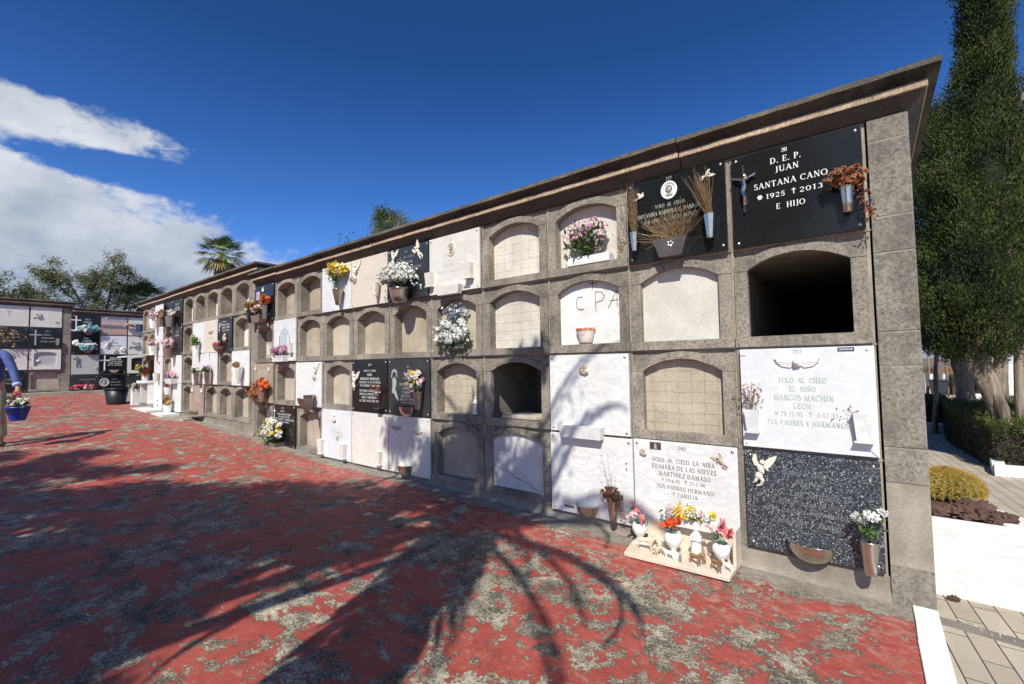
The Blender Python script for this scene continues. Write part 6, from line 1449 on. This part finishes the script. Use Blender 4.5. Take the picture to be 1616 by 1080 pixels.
for i, (x, y, s_) in enumerate([(.66,2.36,.085),(.74,2.25,.10),(.60,2.10,.09),(.70,2.02,.08),(.83,2.03,.085),(.52,2.02,.075),(.77,1.93,.055),(.40,1.98,.07),(.60,1.95,.05),(.86,2.14,.05)]):
    q_ = thing('lava_rock', 'rough red-brown lava rock beside the golden cactus', 'rock', (x,y,.13), (0,0,i*1.3), group='lava rocks round the cactus'); mb = MB(); mb.blob((0,0,s_*.45),(s_*1.05,s_*.85,s_*.62),9,amp=.75,fr=2.3,seed=i+1); mb.build('rock', lava, q_)
q_ = thing('stone', 'single dark stone lying alone on the paving before the white border', 'stone', (.325,.29,.082)); q_.location = (.335,.23,.082); mb = MB(); mb.blob((0,0,.012),(.03,.02,.018),7,amp=.6,seed=4); mb.build('stone', lava, q_)
# bits on the floor
for i, (x, y) in enumerate([(-1.9,-.42),(-1.22,-.55),(-2.85,-1.62),(-.55,-.30),(-3.6,-.9),(-.2,-.6)]):
    q_ = thing('pebble', 'small pale pebble lying on the red floor', 'pebble', (x,y,gz(x)), (0,0,i), group='pebbles on the red floor'); mb = MB(); mb.blob((0,0,.004),(.012,.008,.007),5,amp=.5,seed=i); mb.build('stone', joint, q_)
for i, (x, y) in enumerate([(.30+.022*k+RND.uniform(-.01,.02), -.04-.022*k*.5+RND.uniform(-.05,.05)) for k in range(16)]):
    q_ = thing('fallen_petal', 'pale fallen petal on the cement band of the paving', 'petal', (x,y,.0855), (0,0,i*1.7), group='fallen petals on the paving'); mb = MB(); mb.leaf((0,0,.001),(1,0,.12),(0,0,1),.017,.010,0,.2); mb.build('petal', whitef, q_)

# background beyond the road
wl = thing('white_wall', 'white rendered wall beyond the road, its near face in shade', 'building', (9,21,0)); mb = MB()
mb.box(-5.75,-5.15,0,.3,.0,1.15); mb.box(-5.1,-4.6,-.6,0,0,1.2); mb.box(-4.3,9,.1,.5,0,2.0); mb.box(-4.35,9.1,.05,.6,2.001,2.12); mb.build('wall', whitew, wl, bevel=.01)
wl = thing('white_building', 'tall pale grey building seen between the right cypress trunks', 'building', (7,26,0)); mb = MB(); mb.box(-2.6,14,0,6,0,3.4); mb.box(-2.7,14.1,-.1,6.1,3.401,3.6)
mb.build('walls', M_mortar('pale_grey_render',(.50,.52,.55),(.62,.64,.67)), wl); mb = MB()
for i in range(4): mb.box(-1.6+i*3,-.6+i*3,-.03,-.002,1.1,2.2)
mb.build('window', dustg, wl)
q_ = thing('kerb_block', 'white painted kerb block across the road under the narrow cypress', 'kerb', (2.66,17.2,.07)); mb = MB(); mb.box(-.28,.30,-.15,.15,0,.24); mb.build('block', whitew, q_, bevel=.01)
def wheelie(label, x, y, w):
    b = thing('wheeled_bin', label, 'rubbish bin', (x,y,.12)); mt = M_plain('grey_bin_plastic', (.03,.035,.042), .5, 0, .2, 6)
    mb = MB(); vs = [(-w*.42,-w*.36,.10),(w*.42,-w*.36,.10),(w*.42,w*.36,.10),(-w*.42,w*.36,.10),(-w*.5,-w*.44,.52*w*2),(w*.5,-w*.44,.52*w*2),(w*.5,w*.44,.52*w*2),(-w*.5,w*.44,.52*w*2)]
    mb.add(vs, [(0,3,2,1),(4,5,6,7),(0,1,5,4),(1,2,6,5),(2,3,7,6),(3,0,4,7)]); mb.build('body', mt, b, bevel=.01)
    mb = MB(); mb.box(-w*.53,w*.53,-w*.48,w*.47,.525*w*2,.56*w*2); mb.build('lid', mt, b, bevel=.01)
    for sx in (-1,1):
        mb = MB(); mb.tube([(sx*w*.40,-w*.3,.07),(sx*w*.46,-w*.3,.07)], .07, 12); mb.build('wheel', blk, b)
wheelie('grey wheeled bin across the road just right of the wall corner', 1.93, 18.9, .52)
wheelie('second grey wheeled bin across the road half hidden behind the right cypress trunks', 4.25, 17.9, .8)
for i, (x, lab) in enumerate(((1.83,'white planter with an orange bush behind the wheeled bin, left of two'),(2.35,'white planter with an orange bush behind the wheeled bin, right of two'))):
    q_ = thing('planter', lab, 'planter', (x,20.2,.12)); mb = MB(); mb.box(-.2,.2,-.2,.2,0,.75); mb.build('box', whitew, q_, bevel=.01); mb = MB(); spr = Vector((0,0,.87))
    for _ in range(120): spray(mb, spr+Vector((RND.gauss(0,.1),RND.gauss(0,.1),RND.gauss(0,.07))), Vector((0,0,1)), .06, 3)
    mb.build('bush', M_leaf('orange_bush',(.30,.12,.04),(.5,.24,.08)), q_)
envelope_tree('small_tree', 'small rounded green tree across the road beside the wall corner', (1.95,19.4,.1), [(1.9,0,0,.3,.3),(2.4,0,0,.75,.7),(3.4,0,0,.85,.8),(4.3,0,0,.6,.5),(4.8,0,0,.1,.1)],
    [twist([(0,0,0),(.02,0,1),(0,0,2.4)], [.06,.05,.03], 8, .05, 21), twist([(.25,0,0),(.25,0,1),(.2,0,2.3)], [.05,.04,.03], 8, .05, 22), twist([(-.3,0,0),(-.22,0,1),(-.15,0,2.3)], [.05,.04,.03], 8, .05, 23)], 800, .10, [fols, fol, folg], 8, seed=14)
envelope_tree('small_cypress', 'narrow dark cypress across the road in front of the white wall', (3.38,20.2,.1), [(1.2,0,0,.1,.1),(1.5,0,0,.26,.26),(2.2,0,0,.32,.32),(2.9,0,0,.22,.2),(3.3,0,0,.03,.03)], [twist([(0,0,0),(0,0,.8),(0,0,2)], [.10,.08,.04], 6, .02, 24)], 500, .07, [fol2, fol], 7, seed=17)
envelope_tree('background_tree', 'large dark tree mass beyond the road filling the gaps between the cypress trunks', (5.5,28,.1), [(1.8,0,0,1,1),(2.6,-.4,0,3.2,2),(4.5,-.5,0,3.6,2),(6.5,-.4,0,2.6,2),(8,0,0,.6,.6)], [twist([(0,0,0),(0,0,1.4),(0,0,3)], [.25,.2,.1], 6, .05, 24)], 1500, .17, [fols, fol2], 8, seed=27)
hedge('low hedge across the road between the kerb and the white wall', [(2.3,19.4),(3.2,19.4),(3.2,20.0),(2.3,20.0)], .75, 900, .05)
th = thing('thin_tree', 'thin leaning grey trunk just beside the wall corner in front of the small hedge', 'tree', (.93,8.2,.08)); mb = MB(); pts, rs = twist([(0,0,0),(.03,0,.9),(.10,0,2.0),(.12,0,3.0)], [.045,.036,.03,.015], 12, .03, 31); mb.tube(pts, rs, 8); mb.build('trunk', bark, th, smooth=True)
mb = MB()
for _ in range(300): spray(mb, Vector((.12+RND.gauss(0,.3),RND.gauss(0,.3),3.1+RND.gauss(0,.45))), Vector((0,0,1)), .06, 7)
mb.build('crown', fol2, th)
# seen over the wall tops
envelope_tree('cypress_tree', 'top of a cypress showing above the roofline of the nearest wall', (-10.0,3.95,.4), [(1,0,0,.5,.5),(3.4,0,0,.8,.7),(4.4,0,0,.66,.55),(5.0,-.1,0,.52,.4),(5.3,-.3,0,.14,.2)], [twist([(0,0,0),(0,0,1.4),(0,0,3)], [.15,.12,.08], 6, .02, 41)], 1450, .085, [folo, fol], 14, seed=33, bump=.5, fr=2.2)
envelope_tree('shrub_top', 'few leaves poking over the roofline left of the cypress top', (-10.0,2.62,.4), [(1,0,0,.2,.1),(3.6,0,0,.22,.1),(4.25,0,0,.12,.08)], [twist([(0,0,0),(0,0,2),(0,0,4)], [.04,.03,.01], 6, .02, 42)], 90, .09, [fol, folo], 7, seed=36)
def wispy(label, base, limbs, n, L, mats, seed, name='feathery_tree', group='feathery trees behind the far wall', droop=.25, rad=.55):
    """open crowned tree: limbs given as polylines; foliage hangs in loose tufts along the outer part of each limb and its twigs."""
    T = thing(name, label, 'tree', base, group=group); tb = MB(); mb = MB()
    for li, (pts, r) in enumerate(limbs):
        P_, R_ = twist(pts, [r*.6*(1-.75*i/(len(pts)-1)) for i in range(len(pts))], 14, .12, seed+li); tb.tube(P_, R_, 7)
        for k in range(6, 15):
            for _ in range(3):
                d = Vector((RND.gauss(0,1),RND.gauss(0,1),RND.gauss(.15,.6))).normalized(); L2 = rad*RND.uniform(.4,1.25); q = P_[k]+d*L2
                tb.tube([P_[k], P_[k]+d*L2*.5+Vector((0,0,.05)), q], [r*.16,r*.10,r*.03], 4)
                for _ in range(n):
                    t = RND.uniform(.3,1.1); p = P_[k].lerp(q, t)+Vector((RND.gauss(0,.10),RND.gauss(0,.10),RND.gauss(0,.09)))
                    spray(mb, p, Vector((d.x*.5,d.y*.5,-droop+.3*RND.random())), L, 5, 0 if RND.random() < .7 else 1, .26, .6)
    mb.build('crown', mats, T); tb.build('trunk', bark, T, smooth=True); return T
wispy('feathery tree with the tallest crown behind the far wall, beside the corner', (-27,1.2,.8), [([(0,0,0),(0,0,2.2),(-.1,-.1,3.6),(0,.1,5.0),(0,.1,5.9)],.14),([(0,0,2.4),(0,.6,3.9),(0,1.0,4.9)],.08),([(0,0,2.0),(0,-.5,3.6),(0,-.8,4.9)],.08),([(0,0,2.8),(0,.35,4.2),(0,.5,5.5)],.07)], 17, .12, [folo, fol], 50, rad=.5)
wispy('leaning feathery tree second from the corner behind the far wall', (-27,.8,.8), [([(0,0,0),(0,-.1,2.6),(0,-.8,4.2),(0,-1.6,5.3)],.12),([(0,-.3,3.1),(0,.1,4.3),(0,0,5.1)],.06),([(0,-.4,3.3),(0,-1.3,4.4),(0,-1.9,4.9)],.06)], 15, .12, [folo, fol], 60, rad=.45)
for i, (y, h, lab) in enumerate(((-1.5,4.6,'olive green bushy tree behind the taller far wall block'),(-2.7,4.9,'olive green bushy tree at the left edge of the frame'),(-.4,4.0,'low dense tree behind the step between the far wall blocks'))):
    wispy(lab, (-26.5-i*.3,y,.8), [([(0,0,0),(0,.1,1.8),(0,0,h-.7)],.12),([(0,0,1.6),(0,.7,h-1.2)],.07),([(0,0,1.6),(0,-.7,h-1.0)],.07),([(0,0,1.9),(.3,.25,h-.6)],.07)], 20, .13, [folo, fols], 70+i*7, rad=.62)
def fan_palm(label, base, H, n, R_, mats, trunk_r=.14, up=.9, lo=-.9, group=None, segs=16, vis=True):
    T = thing('fan_palm', label, 'palm tree', base, group=group); f = MB(); st = MB()
    for i in range(n):
        w = i*2.399; el = up-(up-lo)*(i/n); d = Vector((cos(w)*cos(el), sin(w)*cos(el), sin(el))); S = R_*.45; c = Vector((0,0,H))
        tip = c+d*S; st.tube([c, c+d*S*.6+Vector((0,0,.03)), tip], [.014,.010,.008], 4, 0)
        sd = d.cross(Vector((0,0,1))); sd = sd.normalized() if sd.length > .1 else Vector((1,0,0)); nn = sd.cross(d)
        for k in range(segs):
            a = (k/(segs-1)-.5)*2*1.25; dd = d*cos(a)+sd*sin(a)+nn*.06*(k%2); L = R_*.58*(1-.25*abs(a)/1.25); e = tip+dd*L-Vector((0,0,L*.18+L*.25*max(0,-el)))
            md = tip+dd*L*.55; cr_ = dd.cross(nn).normalized()*L*.05
            f.add([tip, md+cr_, e, md-cr_], [(0,1,2,3)], 1 if el < -.15 and RND.random() < .6 else 0)
    f.build('fronds', mats, T); st.build('stems', mats[0], T)
    tb = MB(); tb.tube([(0,0,0),(0,0,H*.5),(0,0,H-.1)], [trunk_r*1.2,trunk_r,trunk_r*.9], 12); 
    for i in range(60):
        w = RND.random()*6.28; z = H-.1-RND.random()*.9; tb.leaf((cos(w)*trunk_r,sin(w)*trunk_r,z),(cos(w)*.5,sin(w)*.5,-1),(0,0,1),.4,.10)
    tb.build('trunk', M_leaf('palm_thatch',(.12,.08,.045),(.30,.22,.13)), T)
fan_palm('sunlit fan palm rising above the second wall block', (-21,3.62,.8), 5.45, 30, 1.08, [M_leaf('palm_green',(.06,.11,.02),(.17,.24,.06)), M_leaf('palm_yellowed',(.22,.16,.05),(.36,.29,.11))])
fan_palm('dark fan palm peeking over the junction of the two walls', (-27,2.35,.8), 4.0, 26, 1.35, [M_leaf('palm_dark',(.018,.045,.02),(.05,.10,.04)), M_leaf('palm_dark2',(.03,.06,.03),(.05,.10,.04))], up=.8, lo=-.3)

# ================================================================== SHADE TREES BEHIND THE VIEWER (their shade falls on the floor)
SUN = Vector((-.45,1,-1.13))      # direction the light travels
def feather_palm(label, base, H, n, L0, lean=(0,0), seed=0):
    T = thing('date_palm', label, 'palm tree', base); f = MB(); st = MB(); rr = random.Random(seed); top = Vector((lean[0],lean[1],H))
    for i in range(n):
        w = i*2.399+rr.uniform(-.2,.2); el = 1.30-1.75*(i/n); L = L0*rr.uniform(.85,1.1); d = Vector((cos(w),sin(w),0)); pts = []
        for k in range(15):
            t = k/14; a = el-1.7*t*t; 
            p = top.copy() if k == 0 else pts[-1]+(d*cos(a)+Vector((0,0,1))*sin(a))*(L/14); pts.append(p)
        st.tube(pts, [.015*(1-.8*k/14) for k in range(15)], 4)
        for k in range(2,15):
            tn = (pts[min(k+1,14)]-pts[k-1]).normalized(); sd = tn.cross(Vector((0,0,1))).normalized()
            for j in range(7):
                p = pts[k-1].lerp(pts[k], j/7)
                for s_ in (-1,1): f.leaf(p, sd*s_*.75+tn*1.1+Vector((0,0,-.25+rr.gauss(0,.15))), tn, .17*sin(pi*(.12+.80*k/14))*rr.uniform(.85,1.1), .024)
    f.build('fronds', fols, T); st.build('rachises', fols, T)
    tb = MB(); tb.tube([(0,0,-.1),(lean[0]*.4,lean[1]*.4,H*.5),(lean[0],lean[1],H)], [.24,.22,.25], 12)
    for i in range(420):
        w = rr.random()*6.28; z = H*(.12+.88*rr.random()); tb.leaf((cos(w)*.22,sin(w)*.22,z),(cos(w)*.32,sin(w)*.32,-1),(sin(w),cos(w),0),.5,.09)
    tb.build('trunk', bark, T, smooth=True)
def over(gx, gy, h):    # point at height h whose shade falls on the floor at (gx, gy)
    t = (h-gz(gx))/1.13; return Vector((gx+.45*t, gy-1*t, h))
tp = over(-2.72,-.72,4.3)
feather_palm('date palm behind the viewer whose fronds shade the red floor', (tp.x,tp.y,.1), 4.2, 32, 2.05, seed=4)
def shade_tree(label, blobs, base, h, n, L, seed, mats=(fols, fol2)):
    T = thing('shade_tree', label, 'tree', base, group=None); mb = MB(); tb = MB(); b0 = Vector(base); rr = random.Random(seed)
    for gx, gy, r, dens in blobs:
        c = over(gx, gy, h+rr.uniform(-.6,.6))-b0
        tb.tube([Vector((0,0,1.8)), Vector((0,0,1.8)).lerp(c,.55)+Vector((0,0,.3)), c], [.10,.06,.02], 6)
        for _ in range(int(n*dens*r*r)):
            while True:
                d = Vector((rr.uniform(-1,1),rr.uniform(-1,1),rr.uniform(-1,1)))
                if d.length < 1: break
            p = c+Vector((d.x*r,d.y*r*.8,d.z*r*.55))
            if mn.noise(p*2.1) < -.30: continue
            for _ in range(7):
                dd = Vector((rr.gauss(0,1),rr.gauss(0,1),rr.gauss(-.2,.6))); q = p+Vector((rr.gauss(0,.07),rr.gauss(0,.07),rr.gauss(0,.05)))
                mb.leaf(q, dd, (rr.gauss(0,1),rr.gauss(0,1),rr.gauss(0,1)), L*rr.uniform(.7,1.3), L*.42)
    mb.build('crown', mats[0], T); tb.tube([(0,0,-.1),(0,0,1),(0,0,2.2)], [.24,.19,.15], 10); tb.build('trunk', bark, T, smooth=True)
shade_tree('broad leafy tree behind the viewer shading the middle of the red floor', [(-4.6,-2.3,.95,1),(-5.6,-2.1,.75,.8),(-3.7,-2.9,.8,1),(-4.2,-1.6,.75,.9),(-5.1,-1.35,.55,.7),(-3.5,-1.5,.6,.9),(-4.6,-.85,.45,.6),(-3.9,-.55,.45,.6),(-6.4,-2.9,.7,.8),(-5.0,-3.3,1.0,1),(-3.2,-3.6,.8,1),(-3.6,.55,.42,1),(-4.75,.45,.28,1),(-3.2,1.2,.22,1),(-3.9,.05,.5,1),(-2.85,.25,.38,.9),(-2.35,.85,.22,.8),(-4.3,-3.0,.8,1),(-6.2,-2.2,.5,.9),(-3.0,-.35,.45,.9)], (-2.6,-8.4,.1), 5.2, 1150, .115, 8)
shade_tree('second leafy tree behind the viewer shading the left of the red floor', [(-8.3,-2.9,.65,.8),(-7.7,-2.15,.42,.8),(-9.0,-2.3,.40,.7),(-7.2,-3.4,.7,.9),(-9.6,-3.4,.7,.9),(-7.35,-1.75,.22,.7),(-6.6,-2.3,.30,.7)], (-6.3,-9.0,.1), 5.4, 1150, .11, 12)

# ================================================================== SKY, SUN, CAMERA
world = bpy.data.worlds.new('World'); scene.world = world; world.use_nodes = True; nt = world.node_tree
for n_ in list(nt.nodes): nt.nodes.remove(n_)
tosun = (-SUN).normalized(); el = math.asin(tosun.z); az = atan2(tosun.x, tosun.y)
def N(t, **k):
    x = nt.nodes.new(t)
    for a, v in k.items():
        if a in x.inputs.keys(): x.inputs[a].default_value = v
        else: setattr(x, a, v)
    return x
def MT(op, a, b=0, c=0, clamp=False):
    x = N('ShaderNodeMath', operation=op); x.use_clamp = clamp
    for i, v in enumerate((a,b,c)):
        if hasattr(v,'is_linked'): nt.links.new(v, x.inputs[i])
        else: x.inputs[i].default_value = v
    return x.outputs[0]
sky = N('ShaderNodeTexSky', sky_type='NISHITA'); sky.sun_disc = False; sky.sun_elevation = el; sky.sun_rotation = az; sky.air_density = 1.0; sky.dust_density = 1.1; sky.ozone_density = 3.0; sky.altitude = 300
hs = N('ShaderNodeHueSaturation', Saturation=1.17, Value=1.0); tint = N('ShaderNodeMix', data_type='RGBA', blend_type='MULTIPLY'); tint.inputs[0].default_value = 1; tint.inputs[7].default_value = (.97,1.07,1.46,1)
nt.links.new(sky.outputs[0], tint.inputs[6]); nt.links.new(tint.outputs[2], hs.inputs['Color'])
bg = N('ShaderNodeBackground', Strength=.060); nt.links.new(hs.outputs[0], bg.inputs['Color'])
tc = N('ShaderNodeTexCoord'); sep = N('ShaderNodeSeparateXYZ'); nt.links.new(tc.outputs['Generated'], sep.inputs[0])
AZ = MT('MULTIPLY', MT('ARCTAN2', MT('MULTIPLY', sep.outputs[0], -1), sep.outputs[1]), 180/pi); EL = MT('MULTIPLY', MT('ARCSINE', sep.outputs[2]), 180/pi)
nt.links.new(MT('MULTIPLY', MT('ADD', 1, MT('MULTIPLY', MT('DIVIDE', MT('SUBTRACT', 34, EL), 26, 0, True), .85)), .058), bg.inputs['Strength'])
# cloud bank: azimuth (deg left of north) beyond which cloud stands, by elevation
rp = N('ShaderNodeValToRGB'); nt.links.new(MT('DIVIDE', EL, 40), rp.inputs['Fac']); e = rp.color_ramp.elements
stops = [(0,64),(11,64.5),(13.4,67),(15,74.5),(17,76.5),(20,77),(21.8,75.5),(22.8,79),(23.8,86),(25.5,98),(30,118)]
while len(e) < len(stops): e.new(.5)
for q_, (a, v) in zip(e, stops): q_.position = a/40; q_.color = (v/120,)*3+(1,)
cb_ = N('ShaderNodeCombineXYZ'); nt.links.new(MT('MULTIPLY', AZ, .055), cb_.inputs[0]); nt.links.new(MT('MULTIPLY', EL, .085), cb_.inputs[1])
def NZ(scale, detail, rough, off=0, dist=0):
    v = N('ShaderNodeVectorMath', operation='ADD'); v.inputs[1].default_value = (off,off*.7,off*.3); nt.links.new(cb_.outputs[0], v.inputs[0])
    x = N('ShaderNodeTexNoise', Scale=scale, Detail=detail, Roughness=rough, Distortion=dist); nt.links.new(v.outputs[0], x.inputs['Vector']); return x.outputs['Fac']
n1 = NZ(3.0, 12, .60, 3.1, .3); n2 = NZ(6.5, 10, .62, 9.4, .2); n3 = NZ(1.6, 8, .55, 21)
d = MT('DIVIDE', MT('SUBTRACT', AZ, MT('MULTIPLY', rp.outputs['Color'], 120)), 9)
d = MT('ADD', d, MT('MULTIPLY', MT('SUBTRACT', n1, .5), 2.9)); d = MT('ADD', d, MT('MULTIPLY', MT('SUBTRACT', n2, .5), 2.6))
# a blue break between the two banks
brk = MT('MULTIPLY', MT('MAXIMUM', MT('SUBTRACT', 1, MT('DIVIDE', MT('ABSOLUTE', MT('SUBTRACT', EL, 18.7)), 1.7)), 0), MT('MAXIMUM', MT('MULTIPLY', MT('SUBTRACT', n3, .22), 3.2), 0)); d = MT('SUBTRACT', d, MT('MULTIPLY', brk, 2.2))
far_ = N('ShaderNodeMapRange'); far_.inputs['From Min'].default_value = 102; far_.inputs['From Max'].default_value = 118; nt.links.new(AZ, far_.inputs['Value']); d = MT('SUBTRACT', d, MT('MULTIPLY', far_.outputs[0], 9))
mr = N('ShaderNodeMapRange'); mr.interpolation_type = 'SMOOTHSTEP'; mr.inputs['From Min'].default_value = -.35; mr.inputs['From Max'].default_value = .70; nt.links.new(d, mr.inputs['Value'])
lo = N('ShaderNodeMapRange'); lo.inputs['From Min'].default_value = 4; lo.inputs['From Max'].default_value = 16; nt.links.new(EL, lo.inputs['Value'])
shade = MT('ADD', MT('MULTIPLY', lo.outputs[0], .55), MT('MULTIPLY', MT('SUBTRACT', NZ(3.4, 9, .55, 40), .5), 1.1), 0)
cr = N('ShaderNodeValToRGB'); nt.links.new(MT('ADD', shade, .22), cr.inputs['Fac']); e = cr.color_ramp.elements
e[0].position = .0; e[0].color = (.19,.26,.38,1); e[1].position = 1; e[1].color = (.80,.83,.86,1); e.new(.42); e[1].color = (.40,.46,.55,1)
bc = N('ShaderNodeBackground', Strength=.90); nt.links.new(cr.outputs['Color'], bc.inputs['Color'])
mx_ = N('ShaderNodeMixShader'); nt.links.new(MT('MULTIPLY', mr.outputs['Result'], .93), mx_.inputs[0]); nt.links.new(bg.outputs[0], mx_.inputs[1]); nt.links.new(bc.outputs[0], mx_.inputs[2])
wo = N('ShaderNodeOutputWorld'); nt.links.new(mx_.outputs[0], wo.inputs['Surface'])

ld = bpy.data.lights.new('sun','SUN'); ld.energy = 4.9; ld.angle = radians(.53); ld.color = (1,.975,.87)
lo_ = bpy.data.objects.new('sun', ld); COL.objects.link(lo_); lo_.rotation_euler = SUN.to_track_quat('-Z','Y').to_euler(); lo_.location = (6,-12,14)

cam = bpy.data.cameras.new('camera'); co = bpy.data.objects.new('camera', cam); COL.objects.link(co); scene.camera = co
cam.sensor_width = 36; cam.lens = 713.83/1616*36; cam.clip_start = .05; cam.clip_end = 3000
yaw, pit, rol = .66778015, .04716585, -.01650172
fw = Vector((-sin(yaw)*cos(pit), cos(yaw)*cos(pit), sin(pit))); rt = Vector((cos(yaw), sin(yaw), 0)); upv = rt.cross(fw)
r2 = rt*cos(rol)+upv*sin(rol); u2 = -rt*sin(rol)+upv*cos(rol)
co.matrix_world = Matrix(((r2.x,u2.x,-fw.x,0),(r2.y,u2.y,-fw.y,-3.5681825),(r2.z,u2.z,-fw.z,1.54282351),(0,0,0,1)))
vs_ = scene.view_settings; scene.display_settings.display_device = 'sRGB'; vs_.view_transform = 'Standard'; vs_.look = 'None'; vs_.exposure = .18; vs_.gamma = 1; vs_.use_curve_mapping = False
scene.cycles.max_bounces = 3; scene.cycles.transparent_max_bounces = 6
